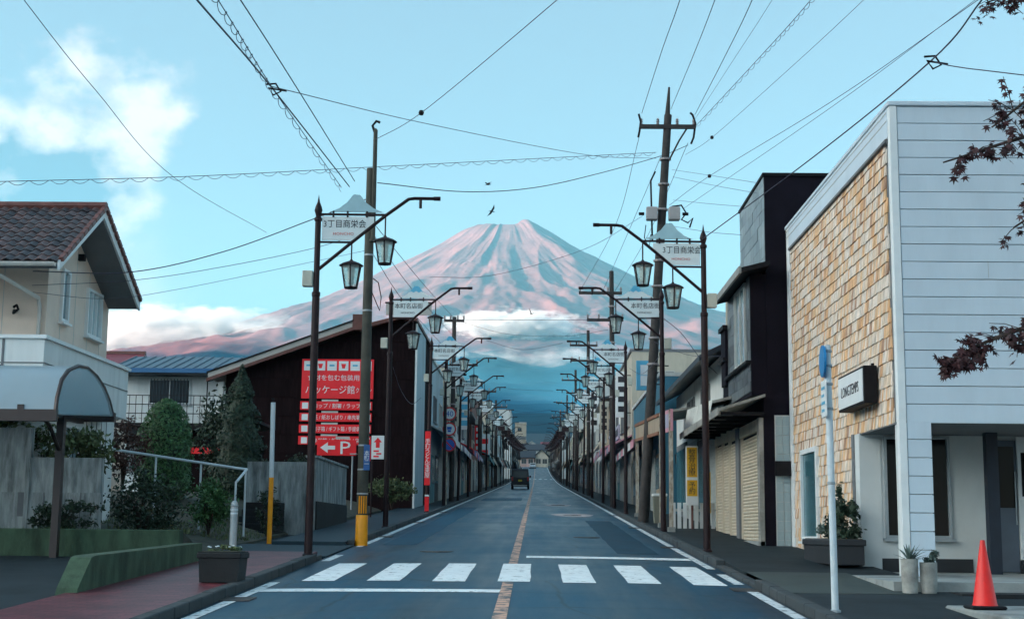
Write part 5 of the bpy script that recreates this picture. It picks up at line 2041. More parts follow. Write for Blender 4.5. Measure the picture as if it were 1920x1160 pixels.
# bus-stop like pole --------------------------------------------------
bp_ = empty('sign_pole', (3.19, 15.5, Z(15.5) + 0.1), 'white sign pole with turned blue disc on the right pavement', 'sign pole')
MB().cyl((0, 0, -0.05), (-0.02, 0, 2.86), 0.038, 0.036, 12).build('pole', M['white_paint'], bp_, smooth=True)
MB().lathe([(0.06, 0.0), (0.06, 0.02), (0.045, 0.03)], n=12).build('collar', M['steel'], bp_)
d = MB().cyl((0, -0.012, 0), (0, 0.012, 0), 0.175, n=28)
ds = d.build('disc', mat('disc_blue', (0.015, 0.22, 0.50), 0.4, 0.06, 3), bp_)
ds.location = (-0.075, -0.02, 2.68)
ds.rotation_euler = (0, 0, R(-92))
pn = MB().box(-0.15, 0.15, -0.008, 0.008, -0.20, 0.20, 0.004).build('panel', M['white_ink'], bp_)
pn.location = (-0.07, -0.02, 2.27)
pn.rotation_euler = (0, 0, R(-92))
for k in range(4):
    t_ = MB().box(-0.11, 0.10 - 0.04 * (k % 2), -0.012, -0.009, 0.10 - 0.08 * k, 0.13 - 0.08 * k).build('text_line', M['fuji_blue'], pn)
for zz in (1.35, 2.15, 2.42, 2.62, 2.78):
    MB().lathe([(0.037, zz), (0.044, zz + 0.004), (0.044, zz + 0.026), (0.037, zz + 0.03)], (-0.012, 0, 0), n=10).build('clamp', M['steel'], bp_)

# traffic cone --------------------------------------------------------
M['cone'] = mat('cone_red', (0.90, 0.016, 0.010), 0.42, 0.08, 4, stain=0.15, sscale=5)
cn = empty('traffic_cone', (4.73, 15.35, 0.80), 'bright red traffic cone on the concrete slab', 'traffic cone')
MB().lathe([(0.132, 0.04), (0.124, 0.06), (0.026, 0.70), (0.022, 0.72), (0.018, 0.70), (0.0, 0.69)], n=20).build('cone', M['cone'], cn, smooth=True)
MB().box(-0.18, 0.18, -0.18, 0.18, 0.003, 0.042, 0.015).build('base', M['black_paint'], cn)

# two pots ------------------------------------------------------------
M['pot'] = mat('pot_stone', (0.40, 0.40, 0.37), 0.8, 0.2, 6, 0.3, 40, stain=0.4, sscale=4)


def pot(label, x, y, r, h, seed, agave):
    o = empty('plant_pot', (x, y, Z(y) + 0.1), label, 'plant pot')
    MB().lathe([(r * 0.86, 0), (r * 0.9, 0.01), (r, h * 0.5), (r * 1.02, h), (r * 0.92, h), (r * 0.9, h - 0.04), (0, h - 0.045)], n=18).build('pot', M['pot'], o, smooth=True)
    m = MB()
    g = random.Random(seed)
    if agave:
        for k in range(30):
            a = g.uniform(0, 6.28)
            el_ = g.uniform(0.25, 1.35)
            L_ = g.uniform(0.16, 0.30)
            d_ = Vector((math.cos(a) * math.cos(el_), math.sin(a) * math.cos(el_), math.sin(el_)))
            sd = Vector((-math.sin(a), math.cos(a), 0)) * 0.016
            b_ = Vector((0, 0, h - 0.03))
            mid = b_ + d_ * L_ * 0.55
            tip = b_ + d_ * L_ + Vector((0, 0, -0.03))
            nrm_ = d_.cross(sd).normalized() * 0.006
            m.add([b_ - sd * 0.6, b_ + sd * 0.6, mid + sd, tip, mid - sd, mid - nrm_], [(0, 1, 5), (1, 2, 5), (2, 3, 5), (3, 4, 5), (4, 0, 5)])
    else:
        leaf_spray(m, (0, 0, h + 0.05), r * 1.1, r * 1.1, 0.09, 420, 0.03, seed)
    m.build('plant', M['leaf_blue'], o)
    return o


M['leaf_blue'] = mat('leaf_blue_green', (0.085, 0.13, 0.115), 0.6, 0.35, 4)
pot('grey round pot with spiky agave at the white pillar', 4.66, 18.1, 0.105, 0.42, 5, True)
pot('grey round pot with low bluish plant beside the agave', 4.90, 18.12, 0.105, 0.38, 6, False)
MB_p = MB().box(5.06, 5.09, 18.0, 18.2, Z(18.1) + 0.1, Z(18.1) + 0.5)
# long planter with a shrub ------------------------------------------
lp_ = empty('long_planter', (4.9, 23.9, Z(23.9) + 0.1), 'long dark planter box with spiky shrub below the shingle wall', 'planter')
MB().box(-0.24, 0.24, -1.25, 1.25, 0, 0.40, 0.012).build('box', M['concrete_dark2'] if 'concrete_dark2' in M else M['plinth'], lp_)
MB().box(-0.265, 0.265, -1.28, 1.28, 0.30, 0.395, 0.01).build('rim', M['plinth'], lp_)
MB().box(-0.22, 0.22, -1.22, 1.22, 0.395, 0.41).build('earth', M['soil'], lp_)
m = MB()
leaf_spray(m, (0, -0.75, 0.66), 0.26, 0.40, 0.36, 1100, 0.045, 81)
leaf_spray(m, (0, -0.55, 1.02), 0.10, 0.14, 0.34, 380, 0.04, 82)
leaf_spray(m, (0.02, -1.0, 0.85), 0.16, 0.16, 0.30, 330, 0.04, 84)
m.build('shrub', M['leaf_dark'], lp_)
m = MB()
leaf_spray(m, (0, 0.35, 0.50), 0.22, 0.6, 0.14, 500, 0.04, 83)
m.build('low_plants', M['leaf_blue'], lp_)

# ------------------------------------------------------------------ black house with beige shutters
M['slate'] = mat_piece('slate_panel', [(0.15, 0.17, 0.18), (0.22, 0.25, 0.26), (0.30, 0.34, 0.35), (0.20, 0.22, 0.24)], 0.4, (6, 6, 2), 0.2)
M['slate_dark'] = mat_piece('slate_dark', [(0.05, 0.055, 0.06), (0.09, 0.10, 0.105), (0.13, 0.145, 0.15)], 0.35, (6, 6, 2), 0.3)
M['shutter'] = mat('shutter_beige', (0.58, 0.50, 0.38), 0.55, 0.08, 2, stain=0.25, sscale=1.2, streak=(4, 4, 0.6))
M['black_wall'] = mat('black_wall', (0.009, 0.007, 0.012), 0.7, 0.25, 2, 0.1, 20, spec=0.08)
M['awning_tin'] = mat('awning_tin', (0.30, 0.29, 0.26), 0.55, 0.2, 3, stain=0.5, sscale=2)
bk = empty('black_house', (0, 0, 0), 'tall narrow black house with slate cladding and beige roller shutters', 'house')
MB().box(4.80, 11, 29.6, 33.2, 4.3, 9.10).build('upper_wall', M['black_wall'], bk)
MB().box(4.70, 11, 29.55, 37.4, 0.8, 4.42).build('ground_floor_wall', M['black_wall'], bk)
MB().box(4.90, 11, 33.2, 37.4, 4.42, 6.9).build('rear_wall', M['black_wall'], bk)
MB().box(4.76, 11.1, 29.55, 33.25, 9.10, 9.16).build('parapet_cap', M['black_paint'], bk)
# slate pieces on the street side of the tall block
g = random.Random(9)


def slates(parent, plane, ya, yb, za, zb_, rw, rh_, material, skip=None):
    sm_ = MB().box(-0.012, 0.0, 0, 1, 0, 1).mesh('slate', material)
    z = za
    r_ = 0
    while z < zb_ - 0.02:
        y = ya - (rw / 2 if r_ % 2 else 0)
        h_ = min(rh_, zb_ - z)
        while y < yb:
            y0, y1 = max(y, ya), min(y + rw, yb)
            if y1 - y0 > 0.04 and not (skip and skip((y0 + y1) / 2, z + h_ / 2)):
                o = obj('slate', sm_, parent)
                o.location = (plane, y0 + 0.004, z + 0.004)
                o.scale = (g.uniform(0.7, 1.6), y1 - y0 - 0.008, h_ - 0.008)
                o['tone'] = g.random()
            y += rw
        z += rh_
        r_ += 1


slates(bk, 4.80, 29.62, 33.18, 7.10, 9.08, 0.62, 0.26, M['slate'])
# bay on the upper storey
by = MB()
by.box(4.47, 4.80, 29.62, 33.15, 4.42, 6.98)
bay = by.build('bay', M['black_wall'], bk)
slates(bay, 4.47, 29.66, 30.15, 4.5, 6.95, 0.25, 0.22, M['slate_dark'])
slates(bay, 4.47, 31.85, 33.12, 4.5, 6.95, 0.42, 0.22, M['slate_dark'])
slates(bay, 4.47, 30.15, 31.85, 4.5, 5.12, 0.42, 0.2, M['slate_dark'])
window(bay, 'x-', 30.2, 31.8, 5.16, 6.90, 4.47, 2, frame=M['gutter'], glass=M['glass_pale'], depth=0.05, fw=0.06)
MB().box(4.36, 4.468, 29.62, 33.15, 5.09, 5.15).build('sill_band', M['black_paint'], bay)
MB().box(4.40, 4.52, 33.15, 33.9, 5.0, 6.3).build('bay_return', M['black_wall'], bay)
MB().box(4.34, 4.60, 33.1, 33.95, 6.3, 6.4).build('return_cap', M['black_paint'], bay)
MB().box(4.34, 4.60, 33.1, 33.95, 5.55, 5.63).build('return_band', M['black_paint'], bay)
ev = MB().prism([(4.18, 7.00), (4.80, 7.16), (4.80, 7.06), (4.18, 6.90)], 'y', 29.0, 33.3).build('eave', M['black_paint'], bk)
MB().box(4.15, 4.20, 28.98, 33.32, 6.88, 7.03).build('eave_trim', M['awning_tin'], ev)
# lean-to awning over the shopfront
aw = MB().prism([(3.75, 4.12), (4.70, 4.42), (4.70, 4.36), (3.75, 4.06)], 'y', 29.3, 37.2).build('awning', M['awning_tin'], bk)
MB().box(3.72, 3.75, 29.3, 37.2, 3.98, 4.13).build('awning_lip', M['awning_tin'], aw)
for k in range(8):
    MB().box(3.80, 4.69, 29.4 + 1.08 * k, 29.45 + 1.08 * k, 3.98, 4.05).build('awning_rafter', M['black_paint'], aw)
# roller shutters of many slats
slat = MB()
slat.prism([(0.0, 0.0), (-0.022, 0.012), (-0.026, 0.040), (-0.012, 0.068), (0.0, 0.072)], 'y', 0, 1)
sl_m = slat.mesh('slat', M['shutter'])


def shutter(ya, yb, z0, z1):
    s_ = empty('shutter')
    s_.parent = bk
    fr = MB()
    fr.box(4.64, 4.702, ya - 0.06, ya, z0, z1)
    fr.box(4.64, 4.702, yb, yb + 0.06, z0, z1)
    fr.box(4.62, 4.70, ya - 0.06, yb + 0.06, z1, z1 + 0.25)
    fr.build('shutter_frame', M['shutter'], s_)
    z = z0
    n = int((z1 - z0) / 0.072)
    for i in range(n):
        o = obj('slat', sl_m, s_)
        o.location = (4.694, ya, z0 + i * 0.072)
        o.scale = (1, yb - ya, 1)


shutter(29.95, 32.5, 1.42, 3.70)
shutter(33.25, 34.45, 1.52, 3.75)
shutter(34.65, 35.75, 1.56, 3.78)
shutter(35.9, 37.1, 1.60, 3.80)
MB().box(4.60, 4.69, 32.62, 33.12, 1.3, 3.95).build('pier', M['soffit'], bk)
MB().box(4.60, 4.69, 29.56, 29.86, 1.2, 3.95).build('pier', M['awning_tin'], bk)
MB().box(4.55, 4.698, 29.56, 37.3, 1.2, 1.42).build('threshold', M['concrete'], bk)
# narrow tiled return between the two buildings
tl = empty('narrow_wall', (0, 0, 0), 'narrow blue-grey tiled wall squeezed between shop and black house', 'wall')
tb_ = MB().box(-0.0, 0.135, -0.012, 0.0, 0.0, 0.185).mesh('tile', mat('wall_tile_blue', (0.34, 0.42, 0.43), 0.35, 0.15, 3, stain=0.3, sscale=3))
MB().box(4.92, 5.24, 29.545, 29.60, 1.2, 4.0).build('backing', M['gutter'], tl)
for r_ in range(14):
    for c in range(2):
        o = obj('tile', tb_, tl)
        o.location = (4.94 + 0.145 * c, 29.543, 1.25 + 0.195 * r_)
MB().box(4.9, 5.22, 29.40, 29.52, 2.75, 3.05).build('meter_box', M['black_paint'], tl)
# ------------------------------------------------------------------ rows of shops up the street
def C(name, c, **kw):
    k = 'row_' + name
    if k not in M:
        M[k] = mat(k, c, kw.pop('rough', 0.75), 0.08, 1.0, stain=0.3, sscale=0.7, streak=(2, 2, 0.5), **kw)
    return M[k]


def wallc(n):
    return {'pale_blue': C('pale_blue', (0.36, 0.46, 0.50)), 'cream': C('cream', (0.52, 0.47, 0.38)), 'white': C('white', (0.62, 0.64, 0.62)),
            'grey': C('grey', (0.26, 0.28, 0.28)), 'beige': C('beige', (0.44, 0.38, 0.30)), 'brick': C('brick', (0.20, 0.075, 0.055)),
            'blue': C('blue', (0.035, 0.15, 0.22), rough=0.5), 'dark': C('dark', (0.05, 0.05, 0.055)), 'tan': C('tan', (0.36, 0.28, 0.20)),
            'olive': C('olive', (0.22, 0.22, 0.17)), 'pink': C('pink', (0.50, 0.33, 0.30)), 'lilac': C('lilac', (0.36, 0.34, 0.44)),
            'red': C('red', (0.48, 0.03, 0.04)), 'teal': C('teal', (0.07, 0.20, 0.22)), 'rust': C('rust', (0.24, 0.10, 0.05)),
            'banner_blue': C('banner_blue', (0.05, 0.16, 0.42)), 'stripe_pink': C('stripe_pink', (0.62, 0.28, 0.34))}[n]


def shop(label, side, y0, y1, xf, h, wall, roof='flat', awn=None, awn_z=2.75, fascia=None, depth=7.0, storeys=2, seed=0, shut='shutter', near_win=True, name='shop'):
    """a shop-house of the street: body, parapet or gable, upper windows, shopfront with shutters and doors, awning, fascia board"""
    g = random.Random(seed)
    s = 1 if side == 'right' else -1
    face = 'x-' if s > 0 else 'x+'
    zb = Z(y0)
    b = empty(name, (0, 0, 0), label, 'building', 'shop houses up the street')
    xa, xb = sorted((s * xf, s * (xf + depth)))
    W_ = wallc(wall)
    zt = zb + h
    body = MB()
    body.box(xa, xb, y0 + 0.02, y1 - 0.02, zb - 1.0, zt)
    if roof == 'gable':
        xm = (xa + xb) / 2
        body.prism([(xa, zt), (xb, zt), (xm, zt + 1.6)], 'y', y0 + 0.02, y1 - 0.02)
    body.build('wall', W_, b)
    if roof == 'gable':
        xm = (xa + xb) / 2
        o_ = 0.5
        MB().prism([(xa - o_, zt - 0.2), (xm, zt + 1.75), (xb + o_, zt - 0.2), (xb + o_, zt - 0.08), (xm, zt + 1.9), (xa - o_, zt - 0.08)], 'y', y0 - 0.2, y1 + 0.2).build('roof', M['slate_roof'], b)
    elif roof == 'eave':
        MB().prism([(s * (xf - 0.7), zt - 0.35), (s * (xf + depth), zt + 1.6), (s * (xf + depth), zt + 1.72), (s * (xf - 0.7), zt - 0.2)], 'y', y0 - 0.1, y1 + 0.1).build('roof', M['slate_roof'], b)
    else:
        c0, c1 = sorted((s * (xf - 0.08), s * (xf + depth)))
        MB().box(c0, c1, y0, y1, zt, zt + 0.14).build('parapet', M['gutter'] if g.random() < .6 else M['soffit'], b)
    L = y1 - y0
    # upper windows
    if storeys > 1 and h > 5:
        k = max(1, int(L / 3.6))
        for st in range(1, storeys):
            for i in range(k):
                yc = y0 + L * (i + 0.5) / k
                w_ = min(0.85, L / k * 0.32)
                z0 = zb + 3.9 + 2.7 * (st - 1) + (yc - y0) * 0.0
                if z0 + 1.2 < zt - 0.2:
                    window(b, face, yc - w_, yc + w_, z0, z0 + 1.2, s * xf, 2, frame=M['gutter'] if g.random() < .5 else M['soffit'], glass=M['glass_pale'] if g.random() < .5 else M['glass'], depth=0.06, fw=0.06)
    # window on the side that faces down the street
    if near_win and h > 6:
        xc = s * (xf + 1.6)
        window(b, 'y-', xc - 0.45, xc + 0.45, zt - 1.9, zt - 0.9, y0 + 0.019, 2, frame=M['gutter'], glass=M['glass'], depth=0.05, fw=0.05)
    # shopfront: bays of shutter / glass / door
    k = max(2, int(L / 2.4))
    for i in range(k):
        ya, yb = y0 + L * i / k + 0.12, y0 + L * (i + 1) / k - 0.12
        z0 = Z(ya) + 0.12
        kind = g.choice((shut, 'glass', 'shutter', 'door'))
        d0, d1 = sorted((s * (xf - 0.03), s * (xf + 0.02)))
        if kind == 'shutter':
            p = MB().box(d0, d1, ya, yb, z0, z0 + 2.35).build('shutter', M['shutter_grey'], b)
        elif kind == 'glass':
            p = MB().box(d0, d1, ya, yb, z0, z0 + 2.3).build('shop_window', M['soffit'], b)
            e0, e1 = sorted((s * (xf - 0.04), s * (xf - 0.031)))
            MB().box(e0, e1, ya + 0.08, (ya + yb) / 2 - 0.03, z0 + 0.4, z0 + 2.2).build('pane', M['glass'], p)
            MB().box(e0, e1, (ya + yb) / 2 + 0.03, yb - 0.08, z0 + 0.4, z0 + 2.2).build('pane', M['glass'], p)
        else:
            p = MB().box(d0, d1, ya + 0.2, yb - 0.2, z0, z0 + 2.2).build('door', wallc(g.choice(('dark', 'teal', 'tan'))), b)
            e0, e1 = sorted((s * (xf - 0.045), s * (xf - 0.031)))
            MB().box(e0, e1, ya + 0.35, yb - 0.35, z0 + 0.9, z0 + 2.05).build('pane', M['glass_pale'], p)
    if awn:
        segs = awn if isinstance(awn, (list, tuple)) else [awn]
        n = max(len(segs), int(L / 1.4)) if len(segs) > 1 else 1
        za = zb + awn_z + 0.15
        for i in range(n):
            ya, yb = y0 + L * i / n, y0 + L * (i + 1) / n
            poly = [(s * xf, za + 0.62), (s * (xf - 1.05), za + 0.12), (s * (xf - 1.05), za - 0.16), (s * (xf - 1.02), za - 0.16), (s * (xf - 1.0), za + 0.06), (s * xf, za + 0.55)]
            MB().prism(poly, 'y', ya + 0.005, yb - 0.005).build('awning', wallc(segs[i % len(segs)]), b)
    if fascia:
        f0, f1 = sorted((s * (xf - 0.10), s * (xf + 0.0)))
        fz = zb + awn_z + (0.85 if awn else 0.4)
        fb = MB().box(f0, f1, y0 + 0.3, y1 - 0.3, fz, fz + 0.75).build('fascia_board', wallc(fascia), b)
        e0, e1 = sorted((s * (xf - 0.108), s * (xf - 0.101)))
        q = y0 + 0.9
        while q < y1 - 1.0:
            MB().box(e0, e1, q, q + 0.42, fz + 0.18, fz + 0.58).build('character_block', M['ink'] if fascia in ('white', 'cream', 'lilac', 'pink', 'stripe_pink') else M['white_ink'], fb)
            q += 0.62
    return b


M['slate_roof'] = mat('slate_roof', (0.030, 0.036, 0.045), 0.45, 0.3, 3, 0.2, 12, streak=(1, 6, 1))
M['shutter_grey'] = mat('shutter_grey', (0.36, 0.38, 0.36), 0.55, 0.1, 2, stain=0.3, streak=(1, 1, 14))

# street face of the dark building: pale blue plaster
MB().box(-4.849, -4.80, 56.02, 60.6, 2.2, 9.70).build('street_face', wallc('pale_blue'), db)
MB().box(-4.849, -4.78, 56.0, 56.25, 2.2, 9.72).build('corner_strip', M['white_wall'], db)

LEFT = [
    ('grey shop with curved pale awning next to the dark building', 65.1, 73.0, 4.85, 6.6, 'pale_blue', 'flat', 'white', 2.9, None, 1),
    ('cream shop with lilac striped awning behind the round traffic signs', 73.4, 82.0, 4.8, 6.9, 'cream', 'flat', ['lilac', 'white'], 2.6, 'white', 2),
    ('white shop with red and blue banner awning on the left side', 82.4, 92.0, 4.7, 7.6, 'white', 'flat', ['red', 'banner_blue', 'stripe_pink'], 2.6, None, 3),
    ('low grey shop with dark eaves beyond the banner awning', 92.4, 103.0, 4.9, 5.6, 'grey', 'eave', 'lilac', 2.6, None, 4),
    ('brick red building halfway up the left side', 103.3, 114.0, 4.75, 7.8, 'brick', 'flat', None, 2.7, 'cream', 5),
    ('pale shop with teal awning beyond the brick building', 114.4, 127.0, 4.8, 6.2, 'white', 'flat', 'teal', 2.6, None, 6),
    ('beige house with tiled eaves on the left side', 127.4, 141.0, 4.9, 5.8, 'beige', 'eave', 'cream', 2.6, None, 7),
    ('tall cream building far up the left side', 141.4, 157.0, 4.7, 8.4, 'cream', 'flat', 'white', 2.7, None, 8),
    ('grey two-storey shop far up the left side', 157.4, 175.0, 4.8, 6.4, 'grey', 'flat', 'pink', 2.6, None, 9),
    ('pale blue shop far up the left side', 175.4, 195.0, 4.8, 7.0, 'pale_blue', 'flat', 'white', 2.6, None, 10),
    ('olive shop before the white tower on the left', 195.4, 218.0, 4.9, 6.0, 'olive', 'eave', 'cream', 2.6, None, 11),
    ('white narrow tower far up the left side', 232.0, 246.0, 4.3, 11.2, 'white', 'flat', None, 2.6, None, 12),
    ('low shop with white awning below the far tower', 246.4, 275.0, 4.5, 5.5, 'tan', 'eave', 'white', 2.6, None, 13),
    ('last pale house on the left before the cross street', 276.0, 320.0, 4.6, 6.0, 'white', 'eave', 'white', 2.6, None, 14),
    ('end house on the left corner of the cross street', 322.0, 378.0, 4.8, 5.8, 'beige', 'eave', None, 2.6, None, 15),
]
for (lab, a, b_, xf, h, wc, rf_, aw_, az_, fs, sd) in LEFT:
    shop(lab, 'left', a, b_, xf, h, wc, rf_, aw_, az_, fs, seed=sd)
RIGHT = [
    ('deep blue metal-clad building behind the right lamps', 52.0, 67.0, 4.55, 5.1, 'blue', 'flat', ['stripe_pink', 'white'], 2.5, None, 21),
    ('cream rendered building beyond the blue one', 67.4, 77.0, 4.5, 7.3, 'cream', 'flat', ['stripe_pink', 'lilac'], 2.6, None, 22),
    ('white shop with pink striped awning on the right side', 77.4, 88.0, 4.55, 6.2, 'white', 'flat', ['stripe_pink', 'lilac'], 2.6, 'lilac', 23),
    ('tan house with tiled eaves on the right side', 88.4, 99.0, 4.7, 6.4, 'tan', 'eave', 'white', 2.6, None, 24),
    ('tall pale building halfway up the right side', 99.4, 112.0, 4.5, 8.2, 'white', 'flat', None, 2.6, 'cream', 25),
    ('grey shop beyond the tall pale building', 112.4, 126.0, 4.6, 6.2, 'grey', 'flat', 'cream', 2.6, None, 26),
    ('beige shop far up the right side', 126.4, 141.0, 4.6, 7.0, 'beige', 'flat', 'white', 2.6, None, 27),
    ('cream house with tiled eaves far up the right side', 141.4, 158.0, 4.7, 5.9, 'cream', 'eave', 'teal', 2.6, None, 28),
    ('white three-storey building far up the right side', 158.4, 178.0, 4.5, 8.6, 'white', 'flat', None, 2.6, None, 29),
    ('olive shop far up the right side', 178.4, 200.0, 4.6, 6.2, 'olive', 'flat', 'cream', 2.6, None, 30),
    ('pale blue house far up the right side', 200.4, 228.0, 4.7, 6.4, 'pale_blue', 'eave', 'white', 2.6, None, 31),
    ('white shop with wide awning near the far crossing on the right', 238.0, 268.0, 4.3, 6.8, 'white', 'flat', 'white', 2.6, None, 32),
    ('tan house beyond the far crossing on the right', 268.4, 310.0, 4.5, 6.2, 'tan', 'eave', 'white', 2.6, None, 33),
    ('end house on the right corner of the cross street', 312.0, 378.0, 4.7, 6.0, 'cream', 'eave', None, 2.6, None, 34),
]
for (lab, a, b_, xf, h, wc, rf_, aw_, az_, fs, sd) in RIGHT:
    shop(lab, 'right', a, b_, xf, h, wc, rf_, aw_, az_, fs, seed=sd, storeys=3 if h > 8 else 2)

# houses beyond the cross street and the apartment block ----------------
def far_house(label, x, y, w, d, h, wc, rc, ridge='x', name='hill_house'):
    z = Z(y)
    o = empty(name, (x, y, z), label, 'house', 'houses beyond the end of the street')
    MB().box(-w / 2, w / 2, 0, d, -1.5, h).build('wall', wallc(wc), o)
    if ridge == 'x':
        MB().prism([(-0.6, h - 0.1), (d / 2, h + 1.9), (d + 0.6, h - 0.1), (d + 0.6, h + 0.08), (d / 2, h + 2.1), (-0.6, h + 0.08)], 'x', -w / 2 - 0.5, w / 2 + 0.5).build('roof', rc, o)
    else:
        MB().prism([(-w / 2 - 0.6, h - 0.1), (0, h + 1.9), (w / 2 + 0.6, h - 0.1), (w / 2 + 0.6, h + 0.08), (0, h + 2.1), (-w / 2 - 0.6, h + 0.08)], 'y', -0.5, d + 0.5).build('roof', rc, o)
        MB().prism([(-w / 2, h), (w / 2, h), (0, h + 1.95)], 'y', 0.002, 0.3).build('gable', wallc(wc), o)
    for k in (-1, 1):
        for zz in ((0.9, 2.3), (3.6, 4.8)):
            if zz[1] < h:
                window(o, 'y-', k * w * 0.25 - 0.7, k * w * 0.25 + 0.7, zz[0], zz[1], 0.0, 2, frame=M['gutter'], glass=M['glass'])
    return o


RC = {'slate': M['slate_roof'], 'red': M['roof_red'], 'blue': M['roof_blue'], 'pale': M['roof_pale']}
FARH = [
    ('cream gabled house closing the end of the street', 1.4, 400, 3.6, 7, 2.9, 'cream', 'slate', 'y'),
    ('pink walled house low at the street end', -2.6, 399, 3.8, 6, 2.6, 'pink', 'slate', 'x'),
    ('white gabled house right of the cream one', 6.4, 401, 4.2, 7, 3.4, 'white', 'slate', 'y'),
    ('tan house at the far right corner of the street end', 11.2, 403, 4.6, 7, 4.4, 'tan', 'pale', 'y'),
    ('tan house at the far left corner of the street end', -8.0, 403, 4.8, 7, 4.4, 'tan', 'slate', 'x'),
    ('white house with red roof on the rise', 0.2, 428, 5.0, 7, 4.6, 'white', 'slate', 'x'),
    ('beige house with pale roof on the rise', 5.2, 432, 4.2, 7, 4.2, 'beige', 'pale', 'y'),
    ('grey roofed cream house on the rise', -5.2, 434, 4.6, 7, 4.8, 'cream', 'slate', 'x'),
    ('white house on the right of the rise', 10.6, 436, 5.0, 7, 5.0, 'white', 'blue', 'x'),
    ('pale house highest on the left of the rise', -1.6, 470, 5.2, 7, 5.4, 'white', 'pale', 'y'),
    ('cream house highest in the middle of the rise', 4.2, 476, 5.0, 7, 5.4, 'cream', 'red', 'x'),
    ('tan house highest on the right of the rise', 10.0, 480, 5.0, 7, 5.2, 'tan', 'slate', 'y'),
]
for (lab, x, y, w_, d_, h_, wc_, rc_, rg_) in FARH:
    far_house(lab, x, y, w_, d_, h_, wc_, RC[rc_], rg_)
ab = empty('apartment_block', (-6.4, 560, Z(560)), 'beige apartment block standing above the far roofs', 'building')
ha = 44.0 - Z(560)
MB().box(-2.2, 2.2, 0, 12, -2, ha).build('wall', wallc('beige'), ab)
MB().box(-2.3, 2.3, -0.1, 12.1, ha, ha + 0.3).build('parapet', M['gutter'], ab)
MB().box(-2.25, 2.25, -0.06, -0.003, ha - 6.5, ha - 5.2).build('dark_band', M['soffit'], ab)
for k in range(3):
    window(ab, 'y-', -1.2, 0.4, ha - 3.2 - 3.1 * k, ha - 1.9 - 3.1 * k, 0.0, 2, frame=M['soffit'])

# ------------------------------------------------------------------ right: old house with dark roof behind a peeling arcade
oh = empty('old_house', (0, 0, 0), 'old white house with long dark tiled roof behind the arcade', 'house')
MB().box(5.0, 12, 38.2, 51.0, 1.2, 6.35).build('wall', wallc('white'), oh)
rr_ = MB().prism([(4.3, 6.1), (8.6, 8.2), (12.6, 6.1), (12.6, 6.25), (8.6, 8.4), (4.3, 6.25)], 'y', 37.6, 51.6).build('roof', M['slate_roof'], oh)
MB().box(8.4, 8.8, 37.5, 51.7, 8.3, 8.55).build('ridge', M['slate_roof'], rr_)
MB().prism([(5.0, 6.3), (12.0, 6.3), (8.6, 8.1)], 'y', 38.2, 38.4).build('gable', wallc('white'), oh)
for k in range(8):
    MB().box(5.2 + 0.45 * k, 5.24 + 0.45 * k, 38.185, 38.199, 1.4, 6.3).build('wall_joint', M['gutter'], oh)
MB().box(4.94, 5.0, 38.15, 51.0, 4.0, 4.35).build('band', M['black_paint'], oh)
MB().box(5.0, 8.0, 38.12, 38.199, 4.9, 5.25).build('band', M['black_paint'], oh)
window(oh, 'x-', 41.0, 43.0, 4.75, 5.85, 5.0, 2, frame=M['soffit'])
window(oh, 'x-', 45.0, 47.0, 4.75, 5.85, 5.0, 2, frame=M['soffit'])
for k, (ya, yb) in enumerate(((38.6, 40.8), (41.2, 43.6), (44.0, 47.0), (47.4, 50.4))):
    p = MB().box(4.93, 4.998, ya, yb, Z(ya) + 0.1, Z(ya) + 2.6).build('shopfront', M['soffit'] if k % 2 else M['shutter_grey'], oh)
    if k % 2:
        MB().box(4.92, 4.929, ya + 0.1, (ya + yb) / 2 - 0.04, Z(ya) + 0.4, Z(ya) + 2.4).build('pane', M['teal_glass'], p)
        MB().box(4.92, 4.929, (ya + yb) / 2 + 0.04, yb - 0.1, Z(ya) + 0.4, Z(ya) + 2.4).build('pane', M['teal_glass'], p)
bx_ = MB().box(5.6, 6.9, 39.5, 42.0, 7.2, 8.9).build('roof_tank', wallc('beige'), oh)
# yard wall between black house and old house
yw_ = empty('yard_wall', (0, 0, 0), 'grey corrugated yard wall beside the black house', 'wall')
for k in range(10):
    MB().box(5.05 + 0.22 * k, 5.24 + 0.22 * k, 37.52, 37.58 + 0.02 * (k % 2), 1.4, 4.6).build('panel', wallc('pale_blue'), yw_)

M['peel'] = mat('peeling_paint', (0.60, 0.57, 0.48), 0.75, 0.2, 5, 0.4, 30, col2=(0.20, 0.12, 0.075), detail=8, streak=(3, 3, 1.2))
M['corr'] = mat('corrugated_white', (0.55, 0.55, 0.50), 0.6, 0.15, 2, stain=0.4, sscale=1.5)
ac = empty('arcade_canopy', (0, 0, 0), 'pavement arcade canopy with white corrugated front and peeling posts', 'canopy')
